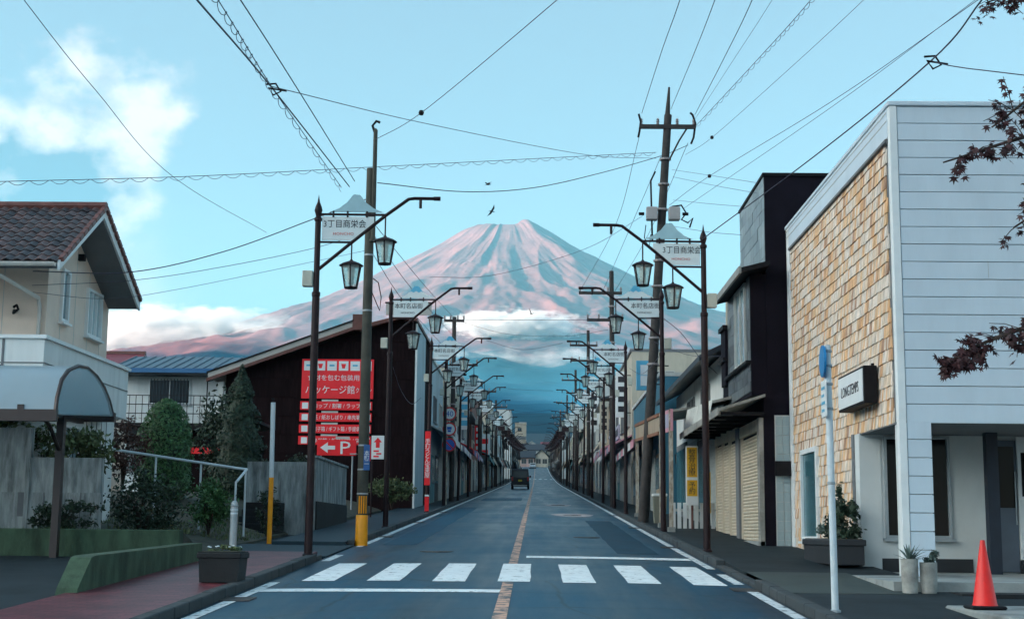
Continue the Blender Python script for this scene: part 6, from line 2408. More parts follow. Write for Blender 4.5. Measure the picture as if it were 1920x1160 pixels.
# near half: white corrugated fascia, far half: rusty frame
for k in range(26):
    y = 31.2 + 0.24 * k
    MB().prism([(y, 0), (y + 0.12, 0), (y + 0.18, 0), (y + 0.232, 0), (y + 0.232, 0.001)], 'z', 0, 0.001) if False else None
cor = MB()
pts = []
n = 120
for i in range(n + 1):
    y = 32.6 + 5.4 * i / n
    pts.append((3.92 + 0.012 * math.sin(i * 1.2), y))
for i in range(n):
    (xa, ya), (xb, yb) = pts[i], pts[i + 1]
    za, zc = Z(ya) + 2.72, Z(yb) + 2.72
    cor.quad((xa, ya, za), (xb, yb, zc), (xb + 0.10, yb, zc + 0.52), (xa + 0.10, ya, za + 0.52))
cor.build('corrugated_front', M['corr'], ac)
top = MB()
for (ya, yb, xe) in ((32.6, 38.0, 4.02), (38.0, 48.4, 3.40)):
    top.add([(xe, ya, Z(ya) + 3.22), (xe, yb, Z(yb) + 3.22), (4.95, yb, Z(yb) + 3.45), (4.95, ya, Z(ya) + 3.45),
             (xe, ya, Z(ya) + 3.16), (xe, yb, Z(yb) + 3.16), (4.95, yb, Z(yb) + 3.38), (4.95, ya, Z(ya) + 3.38)],
            [(0, 1, 2, 3), (7, 6, 5, 4), (0, 4, 5, 1), (1, 5, 6, 2), (2, 6, 7, 3), (3, 7, 4, 0)])
top.build('canopy_roof', M['awning_tin'], ac)
pn_ = MB()
ya, yb = 36.0, 38.6
pn_.add([(3.38, ya, Z(ya) + 2.62), (3.38, yb, Z(yb) + 2.62), (3.38, yb, Z(yb) + 3.18), (3.38, ya, Z(ya) + 3.18),
         (3.44, ya, Z(ya) + 2.62), (3.44, yb, Z(yb) + 2.62), (3.44, yb, Z(yb) + 3.18), (3.44, ya, Z(ya) + 3.18)],
        [(0, 3, 2, 1), (4, 5, 6, 7), (0, 1, 5, 4), (1, 2, 6, 5), (2, 3, 7, 6), (3, 0, 4, 7)])
sp_ = pn_.build('sign_panel', wallc('stripe_pink'), ac)
MB().add([(3.372, ya + .12, Z(ya) + 2.72), (3.372, yb - .12, Z(yb) + 2.72), (3.372, yb - .12, Z(yb) + 3.08), (3.372, ya + .12, Z(ya) + 3.08)], [(0, 3, 2, 1)]).build('sign_face', wallc('lilac'), sp_)
fr_ = MB()
for dz in (2.60, 3.10):
    for (a, b_) in ((39.0, 43.5), (43.5, 48.4)):
        fr_.add([(3.31, a, Z(a) + dz), (3.31, b_, Z(b_) + dz), (3.31, b_, Z(b_) + dz + .09), (3.31, a, Z(a) + dz + .09),
                 (3.37, a, Z(a) + dz), (3.37, b_, Z(b_) + dz), (3.37, b_, Z(b_) + dz + .09), (3.37, a, Z(a) + dz + .09)],
                [(0, 3, 2, 1), (4, 5, 6, 7), (0, 1, 5, 4), (1, 2, 6, 5), (2, 3, 7, 6), (3, 0, 4, 7)])
fr_.build('rust_frame', wallc('rust'), ac)
inf = MB()
for (a, b_) in ((39.0, 43.5), (43.5, 48.4)):
    inf.add([(3.345, a, Z(a) + 2.69), (3.345, b_, Z(b_) + 2.69), (3.345, b_, Z(b_) + 3.1), (3.345, a, Z(a) + 3.1)], [(0, 3, 2, 1)])
inf.build('infill_sheet', wallc('tan'), ac)
for yp in (36.1, 38.95, 45.2, 48.2):
    MB().box(3.34, 3.44, yp - 0.05, yp + 0.05, Z(yp), Z(yp) + 3.16).build('post', M['peel'], ac)
    MB().box(3.30, 3.48, yp - 0.09, yp + 0.09, Z(yp) + 0.09, Z(yp) + 0.22).build('post_foot', M['concrete'], ac)

# yellow shop signs ----------------------------------------------------
M['sign_yellow'] = mat('sign_yellow', (0.78, 0.42, 0.02), 0.5, 0.06, 3)
ys_ = empty('yellow_sign', (4.12, 38.0, Z(38.0) + 0.1), 'tall yellow and white sign with black characters under the arcade', 'sign')
MB().box(-0.16, 0.16, -0.03, 0.03, 0.62, 2.18, 0.006).build('board', M['white_ink'], ys_)
u_ = MB().box(-0.135, 0.135, -0.04, -0.031, 1.36, 2.14).build('upper_panel', M['sign_yellow'], ys_)
l2 = MB().box(-0.135, 0.135, -0.04, -0.031, 0.86, 1.28).build('lower_panel', M['sign_yellow'], ys_)
lettering('整骨治療', 0.20, (0, -0.043, 1.75), u_, M['ink'], vertical=True)
lettering('予約', 0.18, (0, -0.043, 1.07), l2, M['ink'], vertical=True)
MB().cyl((0, 0.0, 0.66), (0, 0.0, -0.1), 0.03, n=8).build('post', M['rust_red'], ys_)
y2_ = empty('yellow_sign', (4.52, 38.0, Z(38.0) + 0.1), 'smaller yellow and red sign next to the shutters', 'sign')
MB().box(-0.09, 0.09, -0.03, 0.03, 0.42, 1.50, 0.006).build('board', M['sign_yellow'], y2_)
MB().box(-0.06, 0.06, -0.038, -0.031, 0.55, 1.2).build('red_panel', M['red_sign'], y2_)
MB().cyl((0, 0, 0.45), (0, 0, -0.1), 0.025, n=8).build('post', M['rust_red'], y2_)
# white picket boards, bin
for k in range(7):
    pass
pf_ = empty('picket_fence', (0, 0, 0), 'low white board fence beside the yellow sign', 'fence')
for k in range(8):
    x = 3.62 + 0.15 * k
    MB().box(x, x + 0.10, 38.4, 38.425, Z(38.4) + 0.1, Z(38.4) + 0.78).build('board', M['white_wall'], pf_)
MB().box(3.6, 4.8, 38.43, 38.46, Z(38.4) + 0.55, Z(38.4) + 0.62).build('rail', M['gutter'], pf_)
bn = empty('litter_bin', (3.62, 42.2, Z(42.2) + 0.1), 'grey-green litter bin by the arcade posts', 'bin')
MB().prism([(-0.16, 0), (0.16, 0), (0.2, 0.78), (-0.2, 0.78)], 'y', -0.18, 0.18).build('body', wallc('olive'), bn)
MB().box(-0.22, 0.22, -0.2, 0.2, 0.78, 0.86, 0.02).build('lid', M['white_wall'], bn)

# vertical projecting signs along the rows -----------------------------
def blade_sign(label, x, y, z0, z1, w, board, marks, text=None, s=1):
    o = empty('blade_sign', (x, y, Z(y)), label, 'sign')
    MB().box(-w / 2, w / 2, -0.06, 0.06, z0, z1, 0.01).build('board', board, o)
    n = max(2, int((z1 - z0 - 0.2) / (w * 0.8)))
    if text:
        lettering(text, w * 0.95, (0, -0.064, (z0 + z1) / 2), o, marks, vertical=True)
    else:
        for k in range(n):
            zc = z1 - 0.15 - (k + 0.5) * (z1 - z0 - 0.3) / n
            MB().box(-w * 0.3, w * 0.3, -0.07, -0.061, zc - w * 0.25, zc + w * 0.25).build('mark', marks, o)
    for zz in (z0 + 0.2, z1 - 0.2):
        xa, xb = sorted((s * w / 2, s * (w / 2 + 0.45)))
        MB().box(xa, xb, -0.02, 0.02, zz, zz + 0.04).build('arm', M['black_paint'], o)


blade_sign('white blade sign with blue characters above the left shops', -4.30, 84.0, 4.0, 6.2, 0.62, M['white_ink'], M['fuji_blue'], s=-1)
blade_sign('pale blade sign on the cream shop on the left', -4.35, 74.5, 3.9, 5.6, 0.5, wallc('cream'), M['ink'], s=-1)
blade_sign('red blade sign on the brick building', -4.3, 104.5, 2.9, 5.0, 0.5, M['red_sign'], M['white_ink'], s=-1)
blade_sign('white blade sign with red and blue marks beyond the brick building', -4.2, 116.0, 2.5, 4.6, 0.8, M['white_ink'], M['red_sign'], s=-1)
blade_sign('white blade sign on the cream building on the right', 4.05, 68.2, 4.2, 6.4, 0.55, M['white_ink'], M['ink'], s=1)
blade_sign('blue box sign in a dark frame beside the right pole', 4.05, 52.6, 4.6, 5.7, 0.75, M['fuji_blue'], M['white_ink'], s=1)
blade_sign('cream blade sign on the tan house on the right', 4.2, 89.0, 4.0, 6.0, 0.55, wallc('cream'), M['ink'], s=1)
blade_sign('white blade sign on the tall pale right building', 4.0, 100.0, 4.6, 7.2, 0.7, M['white_ink'], M['ink'], s=1)

# round traffic signs ---------------------------------------------------
M['sign_ring'] = mat('sign_ring_red', (0.62, 0.02, 0.02), 0.4, 0.05, 3)
M['sign_blue'] = mat('sign_blue_deep', (0.015, 0.11, 0.48), 0.4, 0.05, 3)
ts = empty('traffic_sign', (-3.92, 62.2, Z(62.2) + 0.1), 'cream pole with three round red-rimmed traffic signs stacked', 'traffic sign')
MB().cyl((0, 0, -0.1), (0, 0, 4.35), 0.038, n=10).build('pole', M['peel'], ts, smooth=True)


def disc(zc, kind):
    r = 0.30
    rg = MB().cyl((0.1, -0.075, zc), (0.1, -0.055, zc), r, n=32).build('disc', M['sign_ring'] , ts)
    MB().cyl((0.1, -0.082, zc), (0.1, -0.076, zc), r * 0.78, n=32).build('field', M['sign_blue'] if kind == 'np' else M['white_ink'], rg)
    if kind == 'np':
        a = math.radians(45)
        w_ = 0.028
        p = [(-1, 1), (1, -1)]
        d = Vector((math.cos(-a), math.sin(-a)))
        nn_ = Vector((-d.y, d.x)) * w_
        q = [d * -r * 0.8 + nn_, d * r * 0.8 + nn_, d * r * 0.8 - nn_, d * -r * 0.8 - nn_]
        MB().prism([(0.1 + t_.x, zc + t_.y) for t_ in q], 'y', -0.088, -0.083).build('slash', M['sign_ring'], rg)
    elif kind == '40':
        lettering('40', 0.34, (0.1, -0.085, zc), rg, M['sign_blue'])
    else:
        pg = MB()
        pg.box(0.0, 0.2, -0.088, -0.083, zc - 0.02, zc + 0.10)
        pg.box(0.03, 0.17, -0.088, -0.083, zc - 0.13, zc - 0.04)
        pg.build('pictogram', M['sign_blue'], rg)
    return rg


disc(3.95, '40')
disc(3.28, 'x')
disc(2.60, 'np')
# ------------------------------------------------------------------ tall right utility pole
M['pole_dark'] = mat('dark_pole', (0.040, 0.034, 0.032), 0.75, 0.35, 4, 0.2, 40, stain=0.3, sscale=3)
M['wire'] = mat('wire_black', (0.035, 0.032, 0.060), 0.55, 0.1, 3)
M['transformer'] = mat('transformer_grey', (0.40, 0.38, 0.38), 0.55, 0.1, 3)


def pole_right(label, x, y, xt, ztop, r0, r1, arms, boxes, band=True):
    """arms: (z, half width, offset); boxes: (dx, z)"""
    z0 = Z(y) - 0.2
    o = empty('utility_pole', (0, 0, 0), label, 'utility pole', 'utility poles')
    MB().cyl((x, y, z0), (xt, y, ztop), r0, r1, 12).build('shaft', M['pole_dark'], o, smooth=True)

    def ax(z):
        return x + (xt - x) * (z - z0) / (ztop - z0)
    for (z, hw, off) in arms:
        xc = ax(z) + off
        a = MB().box(xc - hw, xc + hw, y - 0.14, y - 0.02, z - 0.06, z + 0.06).build('crossarm', M['pole_dark'], o)
        for k in (-0.95, -0.35, 0.35, 0.95):
            MB().lathe([(0.03, 0.06), (0.05, 0.10), (0.035, 0.13), (0.055, 0.16), (0.035, 0.19), (0.05, 0.22), (0.02, 0.27)], (xc + hw * k, y - 0.08, z), 8).build('insulator', M['insulator'], a, smooth=True)
    for (dx, z) in boxes:
        t_ = MB().box(ax(z) + dx - 0.17, ax(z) + dx + 0.17, y - 0.35, y - 0.05, z - 0.2, z + 0.2, 0.02).build('transformer', M['transformer'], o)
        MB().cyl((ax(z) + dx * 1.7, y - 0.2, z), (ax(z) + dx * 2.2, y - 0.2, z), 0.05, n=8).build('bushing', M['black_paint'], t_)
    if band:
        z = z0 + 5
        while z < ztop - 1.2:
            MB().lathe([(r0, 0), (r0 * 1.1, 0.01), (r0 * 1.1, 0.06), (r0, 0.07)], (ax(z), y, z), 10).build('band', M['insulator'], o)
            z += 0.8
    return o


pr = pole_right('tall leaning dark utility pole with crossarm rising right of the volcano', 3.18, 43.0, 4.02, 14.45, 0.165, 0.12,
                [(14.05, 0.86, 0.0)], [(-0.33, 11.25), (0.36, 11.25)])
MB().cyl((4.0, 43, 14.4), (4.06, 43, 15.35), 0.085, 0.03, 8).build('spike', M['pole_dark'], pr)
MB().tube([(4.05, 42.9, 13.0), (4.35, 42.9, 13.6), (4.6, 42.9, 14.0)], 0.03, 5).build('arm_brace', M['pole_dark'], pr)
MB().tube([(4.70, 42.9, 14.5), (4.78, 42.9, 14.42), (4.86, 42.9, 14.15), (4.80, 42.9, 13.7), (4.72, 42.9, 13.5)], 0.035, 5).build('lead_wire', M['black_paint'], pr)
MB().tube([(3.10, 42.9, 14.45), (3.16, 42.9, 14.2), (3.12, 42.9, 13.9), (3.08, 42.9, 13.7)], 0.035, 5).build('lead_wire', M['black_paint'], pr)
MB().tube([(4.1, 42.9, 11.5), (4.4, 42.9, 11.55), (4.55, 42.9, 11.3), (4.4, 42.9, 11.1), (4.6, 42.9, 11.0), (4.75, 42.9, 11.15), (4.65, 42.9, 10.85)], 0.028, 5).build('fuse_leads', M['black_paint'], pr)
MB().tube([(3.5, 42.85, 10.4), (3.46, 42.85, 12.3), (3.6, 42.85, 12.6)], 0.03, 5).build('riser', M['black_paint'], pr)
MB().tube([(3.3, 42.8, 10.9), (3.25, 42.8, 10.5), (3.4, 42.8, 10.2), (3.45, 42.8, 10.6)], 0.015, 5).build('lead_wire', M['black_paint'], pr)
pole_right('utility pole with triple insulator crossarm behind second right lamp', 3.32, 62.0, 3.25, 13.0, 0.14, 0.10, [(12.0, 0.95, -0.5), (10.8, 0.8, -0.3)], [(-0.3, 9.3)])
pole_right('slim utility pole beyond the blue building', 3.35, 92.0, 3.3, 14.6, 0.14, 0.10, [(13.6, 0.9, -0.3), (12.6, 0.8, -0.3)], [(-0.3, 10.5)])
pole_right('distant utility pole on the right kerb before the crossing', 3.35, 122.0, 3.3, 15.4, 0.14, 0.10, [(14.5, 0.9, -0.3), (13.4, 0.8, 0)], [], False)
pole_right('farther utility pole on the right kerb', 3.35, 156.0, 3.3, 16.5, 0.14, 0.10, [(15.6, 0.9, -0.3), (14.6, 0.8, 0)], [], False)
pole_right('farthest utility pole on the right kerb', 3.35, 200.0, 3.3, 18.5, 0.14, 0.10, [(17.6, 0.9, -0.3), (16.6, 0.8, 0)], [], False)
pole_right('twin crossarm pole above the left shops', -4.15, 70.0, -4.15, 12.1, 0.13, 0.10, [(11.9, 0.5, 0.0), (9.7, 0.7, 0.5)], [(0.3, 9.2)])
pole_right('distant utility pole above the left shops', -4.1, 104.0, -4.1, 12.4, 0.13, 0.10, [(11.7, 0.8, 0.3)], [(0.3, 10.2)], False)
pole_right('farther utility pole on the left kerb', -4.05, 140.0, -4.05, 14.4, 0.13, 0.10, [(13.7, 0.8, 0.3)], [], False)


def smooth_path(p, n):
    """Catmull-Rom through the given points"""
    p = [Vector(q) for q in p]
    if len(p) == 2:
        a, b = p
        return [a.lerp(b, i / n) - Vector((0, 0, 0.25 * math.sin(math.pi * i / n))) for i in range(n + 1)]
    q = [p[0] * 2 - p[1]] + p + [p[-1] * 2 - p[-2]]
    out = []
    for i in range(1, len(q) - 2):
        for k in range(n):
            t = k / n
            a, b, c, d = q[i - 1], q[i], q[i + 1], q[i + 2]
            out.append(0.5 * ((2 * b) + (c - a) * t + (2 * a - 5 * b + 4 * c - d) * t * t + (3 * b - a - 3 * c + d) * t ** 3))
    out.append(p[-1])
    return out


WIRES = [
    ('thick black cable running overhead along the left kerb', [(-3.3, 7.5, 6.11), (-3.16, 9.7, 6.11), (-3.3, 13.0, 6.57), (-3.62, 18.5, 7.45), (-4.05, 29.6, 8.81)], 0.017, 0),
    ('thin cable beside the thick one above the left kerb', [(-3.38, 10.0, 7.11), (-3.66, 16.5, 7.93), (-3.7, 21.0, 8.21), (-3.94, 29.6, 8.93)], 0.013, 0),
    ('looped aerial cable between two plain cables above the left kerb', [(-3.36, 9.0, 6.87), (-3.57, 15.0, 7.34), (-3.74, 19.5, 7.67), (-4.22, 29.6, 8.79)], 0.007, 1),
    ('single faint wire sloping down behind the beige house roof', [(-7.44, 17.0, 9.31), (-7.65, 20.0, 9.26), (-7.8, 24.0, 9.14), (-8.42, 32.0, 9.56), (-9.78, 50.0, 12.1)], 0.01, 0),
    ('long wire from thick left cable across to the tall right pole', [(-3.62, 18.5, 7.47), (-2.21, 27.0, 9.45), (1.24, 36.0, 11.27), (3.64, 43.0, 13.06)], 0.01, 0),
    ('wavy looped cable crossing the sky from far left to right pole', [(-12.23, 29.5, 8.83), (-8.42, 33.0, 9.87), (-4.44, 37.0, 11.17), (-0.17, 41.0, 12.49), (3.64, 43.0, 13.25)], 0.009, 1),
    ('wire rising from the top of the left utility pole to upper right', [(-3.59, 29.8, 9.88), (-2.32, 27.0, 9.67), (0.24, 19.0, 8.91), (1.48, 13.0, 7.84)], 0.01, 2),
    ('thick sagging cable strung between left and right utility poles', [(-3.47, 29.8, 8.95), (-1.78, 33.0, 9.54), (-0.14, 36.0, 10.38), (1.65, 39.0, 11.53), (3.8, 43.0, 13.14), (4.68, 43.4, 13.6)], 0.016, 0),
    ('upper black service cable from beige house to left utility pole', [(-10.24, 28.2, 6.67), (-8.36, 28.6, 6.74), (-6.55, 29.0, 7.26), (-4.79, 29.7, 8.13), (-3.67, 29.8, 8.6)], 0.016, 0),
    ('middle service wire from beige house to left utility pole', [(-10.24, 28.2, 6.38), (-8.3, 28.6, 6.57), (-6.54, 29.0, 6.94), (-4.77, 29.7, 7.49), (-3.71, 29.8, 7.87)], 0.009, 0),
    ('lowest service wire from beige house to left utility pole', [(-10.23, 28.2, 6.24), (-8.77, 28.4, 6.15), (-7.41, 29.0, 6.47), (-4.76, 29.7, 7.2), (-3.7, 29.8, 7.46)], 0.007, 0),
    ('leftmost of three wires rising from the right pole crossarm', [(3.2, 43.0, 14.5), (2.84, 32.0, 12.65), (2.57, 25.0, 11.24), (2.07, 16.0, 9.22)], 0.013, 0),
    ('middle of three wires rising from the right pole crossarm', [(4.11, 43.0, 14.64), (3.7, 33.0, 12.93), (3.34, 26.0, 11.63), (2.58, 16.0, 9.29)], 0.013, 0),
    ('rightmost of three wires rising from the right pole crossarm', [(4.86, 43.0, 14.47), (4.47, 33.0, 12.93), (4.05, 26.0, 11.63), (3.08, 16.0, 9.29)], 0.014, 0),
    ('faint thin wire just right of the crossarm wires', [(4.81, 43.0, 14.25), (4.73, 33.0, 12.93), (4.6, 27.0, 12.02), (3.88, 17.0, 9.85)], 0.007, 0),
    ('ladder-like looped cable climbing to upper right from right pole', [(4.85, 43.0, 14.07), (5.4, 34.0, 13.18), (5.56, 28.0, 12.41), (4.89, 18.0, 10.26)], 0.008, 1),
    ('faint wire with a black bead rising from the right pole', [(4.55, 43.0, 13.18), (5.13, 41.0, 13.17), (6.0, 33.0, 12.61), (6.41, 27.0, 12.03), (6.52, 21.0, 11.27)], 0.008, 2),
    ('wire with a black bead passing above the white shop roof', [(4.04, 43.0, 11.57), (4.92, 40.0, 11.74), (6.37, 30.0, 10.88), (6.94, 22.0, 10.01), (6.98, 18.0, 9.44)], 0.01, 2),
    ('plain faint wire below the beaded one above the white shop', [(4.45, 43.0, 11.45), (6.37, 30.0, 10.76), (7.02, 22.0, 10.1), (6.98, 18.0, 9.51)], 0.008, 0),
    ('thick purple cable from the right lamp to upper right corner', [(3.16, 27.1, 7.18), (4.2, 21.0, 7.24), (4.7, 16.5, 7.19), (4.69, 14.5, 7.18), (4.47, 12.0, 7.01)], 0.015, 0),
    ('branch cable leaving the thick purple cable towards right edge', [(4.7, 16.5, 7.19), (4.95, 16.2, 7.01), (5.68, 15.0, 6.47)], 0.01, 0),
    ('left wire running from right pole on to the next pole', [(3.14, 43.0, 13.83), (2.84, 51.0, 12.72), (1.87, 62.0, 12.11)], 0.012, 0),
    ('middle wire running from right pole on to the next pole', [(3.8, 43.0, 13.14), (3.33, 51.0, 12.52), (2.86, 62.0, 12.09)], 0.012, 0),
    ('right wire running from right pole on to the next pole', [(4.63, 43.0, 13.56), (4.09, 52.0, 12.54), (3.4, 62.0, 12.1)], 0.012, 0),
    ('upper wire from right pole to the black house corner', [(4.13, 43.0, 12.7), (4.7, 36.0, 10.7), (4.95, 30.0, 9.01)], 0.008, 0),
    ('second wire from right pole towards the black house', [(4.16, 43.0, 12.47), (4.56, 36.0, 10.47), (4.79, 30.5, 8.94)], 0.008, 0),
    ('third wire from right pole to the grey slate wall', [(4.16, 43.0, 11.74), (4.54, 37.0, 10.22), (4.75, 32.6, 9.13)], 0.008, 0),
    ('lowest wire from right pole to the grey slate wall', [(4.2, 43.0, 10.9), (4.53, 37.0, 9.45), (4.74, 32.6, 8.45)], 0.009, 0),
    ('drooping black cable from right pole to the dark tiled roof', [(3.58, 43.0, 8.23), (4.14, 41.0, 7.34), (4.56, 40.0, 6.51), (4.95, 39.0, 5.91)], 0.016, 0),
    ('long sagging wire across the volcano towards the pole transformers', [(-2.95, 38.0, 8.36), (-1.2, 40.0, 8.81), (1.46, 42.0, 10.0), (3.22, 43.0, 11.23)], 0.01, 0),
    ('taut wire crossing the street below the volcano cloud', [(-4.25, 70.0, 11.97), (-0.2, 66.0, 11.38), (1.92, 62.0, 10.8), (3.1, 62.0, 10.78)], 0.016, 0),
    ('drooping wire tying the third lamp arms across the street', [(-1.85, 51.0, 8.39), (-0.54, 51.2, 8.09), (0.92, 51.6, 8.39)], 0.01, 0),
    ('sagging wire from left crossarm pole to right pole behind lamps', [(-3.77, 70.0, 11.86), (-1.49, 68.0, 10.99), (1.26, 64.0, 10.36), (3.1, 62.0, 10.38)], 0.012, 0),
    ('left diagonal wire running up the street behind the front lamp', [(-3.64, 29.8, 7.55), (-3.7, 40.0, 7.86), (-3.69, 62.0, 9.14)], 0.012, 0),
    ('middle diagonal wire running up the street behind the front lamp', [(-3.53, 29.8, 7.81), (-3.56, 40.0, 8.33), (-4.05, 70.0, 11.0)], 0.012, 0),
    ('right diagonal wire running up the street behind the front lamp', [(-3.52, 29.8, 8.04), (-3.57, 45.0, 9.26), (-3.99, 70.0, 11.86)], 0.012, 0),
    ('wire crossing the street at the sixth lamps', [(-1.68, 81.0, 9.65), (-0.53, 82.0, 9.67), (0.93, 82.5, 9.7)], 0.012, 0),
    ('wire crossing the street before the far crossing', [(-3.23, 112.0, 11.23), (-0.92, 112.0, 10.91), (1.18, 112.0, 11.1)], 0.014, 0),
    ('pale drooping cable hanging from second lamp against dark building', [(-3.74, 36.6, 5.74), (-3.65, 38.0, 5.27), (-3.71, 42.0, 5.27), (-3.92, 48.0, 6.02)], 0.012, 0),
    ('wires dipping between the right lamps and peeling arcade', [(3.22, 36.3, 6.15), (3.2, 43.0, 6.34), (3.31, 51.0, 7.42)], 0.01, 0),
    ('slack wire between black house bay and right pole', [(3.53, 43.0, 7.32), (4.04, 38.0, 6.3), (4.46, 33.6, 5.72)], 0.01, 0),
    ('distant wire over the far end of the street', [(-3.24, 140.0, 12.18), (-0.35, 140.0, 11.95), (2.01, 140.0, 12.33)], 0.016, 0),
]
for (lab, pts, r, kind) in WIRES:
    pts = [Vector(p) for p in pts]
    # wires that pass over the camera go on to poles behind it
    if pts[-1].y < 19:
        d = (pts[-1] - pts[-2]).normalized()
        pts.append(pts[-1] + d * min(9.0, (pts[-1].y + 14) / max(0.2, -d.y) * 0.5))
        pts.append(pts[-1] + d * 14.0)
    if pts[0].x < -11:
        pts.insert(0, pts[0] + (pts[0] - pts[1]))
        pts.insert(0, pts[0] + (pts[0] - pts[1]))
    if pts[0].y < 12:
        d = (pts[0] - pts[1]).normalized()
        pts.insert(0, pts[0] + d * 8.0)
        pts.insert(0, pts[0] + d * 14.0)
    path = smooth_path(pts, 8)
    m = MB()
    if kind == 1:
        m.tube(path, r * 0.9, 4)
        dense = smooth_path(pts, 90)
        hel = []
        for i, p in enumerate(dense):
            a = i * 0.75
            hel.append(p + Vector((0.03 * math.cos(a), 0, 0.05 * math.sin(a) - 0.045)))
        m.tube(hel, r * 0.75, 3)
    else:
        m.tube(path, r * 0.66, 5)
    o = m.build('overhead_wire', M['wire'])
    tag(o, lab, 'wire', 'overhead wires')
    if kind == 2:
        b = pts[1]
        MB().lathe([(0.0, -0.05), (0.04, -0.045), (0.055, 0), (0.04, 0.045), (0, 0.05)], tuple(b), 8).build('bead', M['black_paint'], o)
    if 'thick black cable running' in lab or 'thick purple' in lab:
        b = Vector((-3.62, 18.5, 7.45) if 'thick black' in lab else (4.7, 16.5, 7.19))
        MB().tube([b + Vector((-.08, 0, .05)), b + Vector((.05, 0, .06)), b + Vector((.12, 0, -.05)), b + Vector((.02, 0, -.1)), b + Vector((-.05, 0, 0)), b + Vector((.2, 0, -.04))], 0.014, 5).build('clamp', M['black_paint'], o)
# ------------------------------------------------------------------ dark van
M['car_black'] = mat('car_paint', (0.005, 0.006, 0.012), 0.3, 0.1, 2, spec=0.3)
M['tyre'] = mat('tyre', (0.015, 0.015, 0.015), 0.8, 0.1, 5)
M['plate'] = mat('number_plate', (0.62, 0.50, 0.05), 0.5, 0.05, 4)
M['tail'] = mat('tail_lamp', (0.30, 0.01, 0.015), 0.2, 0.1, 4)
cy = 127.5
cv = empty('van', (-1.45, cy, Z(cy) + 0.01), 'small black van driving away up the left lane', 'van')
side = [(0.0, 0.35), (0.02, 1.0), (0.10, 1.72), (0.25, 1.84), (2.3, 1.84), (2.75, 1.25), (3.35, 1.05), (3.4, 0.35)]
w = 0.80
bd = MB()
k = len(side)
vs_ = []
for sx in (-1, 1):
    for (y, z) in side:
        tap = 1.0 - 0.13 * max(0, (z - 1.0)) / 0.84
        vs_.append((sx * w * tap, y, z))
bd.add(vs_, [tuple(range(k)), tuple(range(k, 2 * k))] + [(i, (i + 1) % k, k + (i + 1) % k, k + i) for i in range(k)])
bd.build('body', M['car_black'], cv)
MB().prism([(-0.66, 1.05), (0.66, 1.05), (0.60, 1.62), (-0.60, 1.62)], 'y', -0.0, 0.09).build('rear_window', M['glass'], cv).location = (0, -0.008, 0)
MB().box(-0.82, 0.82, -0.07, 0.10, 0.32, 0.58, 0.03).build('bumper', M['car_black'], cv)
MB().box(-0.60, 0.60, -0.08, -0.069, 0.32, 0.40).build('bumper_strip', M['gutter'], cv)
MB().box(-0.17, 0.17, -0.03, -0.0, 0.70, 0.87).build('number_plate', M['plate'], cv)
for s in (-1, 1):
    MB().box(min(s * .62, s * .78), max(s * .62, s * .78), -0.02, 0.05, 0.75, 1.12, 0.01).build('tail_lamp', M['tail'], cv)
    MB().box(min(s * .80, s * .97), max(s * .80, s * .97), 2.35, 2.45, 1.15, 1.32, 0.02).build('mirror', M['car_black'], cv)
    for yy in (0.55, 2.75):
        wh = MB().cyl((s * 0.62, yy, 0.29), (s * 0.80, yy, 0.29), 0.29, n=16).build('wheel', M['tyre'], cv)
        MB().cyl((s * 0.801, yy, 0.29), (s * 0.812, yy, 0.29), 0.18, n=12).build('rim', M['steel'], wh)
    MB().box(min(s * .722, s * .742), max(s * .722, s * .742), 0.4, 2.3, 1.1, 1.55).build('side_window', M['glass'], cv)

# a white car parked at the far end
wc = empty('parked_car', (-1.0, 366.0, Z(366)), 'small white car at the far end of the road', 'car')
MB().box(-0.8, 0.8, 0, 3.6, 0.3, 0.95, 0.1).build('body', M['white_paint'], wc)
MB().prism([(0.2, 0.95), (0.5, 1.5), (2.4, 1.5), (2.9, 0.95)], 'x', -0.7, 0.7).build('cabin', M['white_paint'], wc)
MB().box(-0.6, 0.6, 0.22, 0.40, 1.05, 1.38).build('rear_window', M['glass'], wc)
for s in (-1, 1):
    for yy in (0.7, 2.8):
        MB().cyl((s * 0.6, yy, 0.3), (s * 0.82, yy, 0.3), 0.3, n=12).build('wheel', M['tyre'], wc)

# ------------------------------------------------------------------ birds
M['bird'] = mat('bird_dark', (0.018, 0.016, 0.018), 0.7, 0.2, 6)


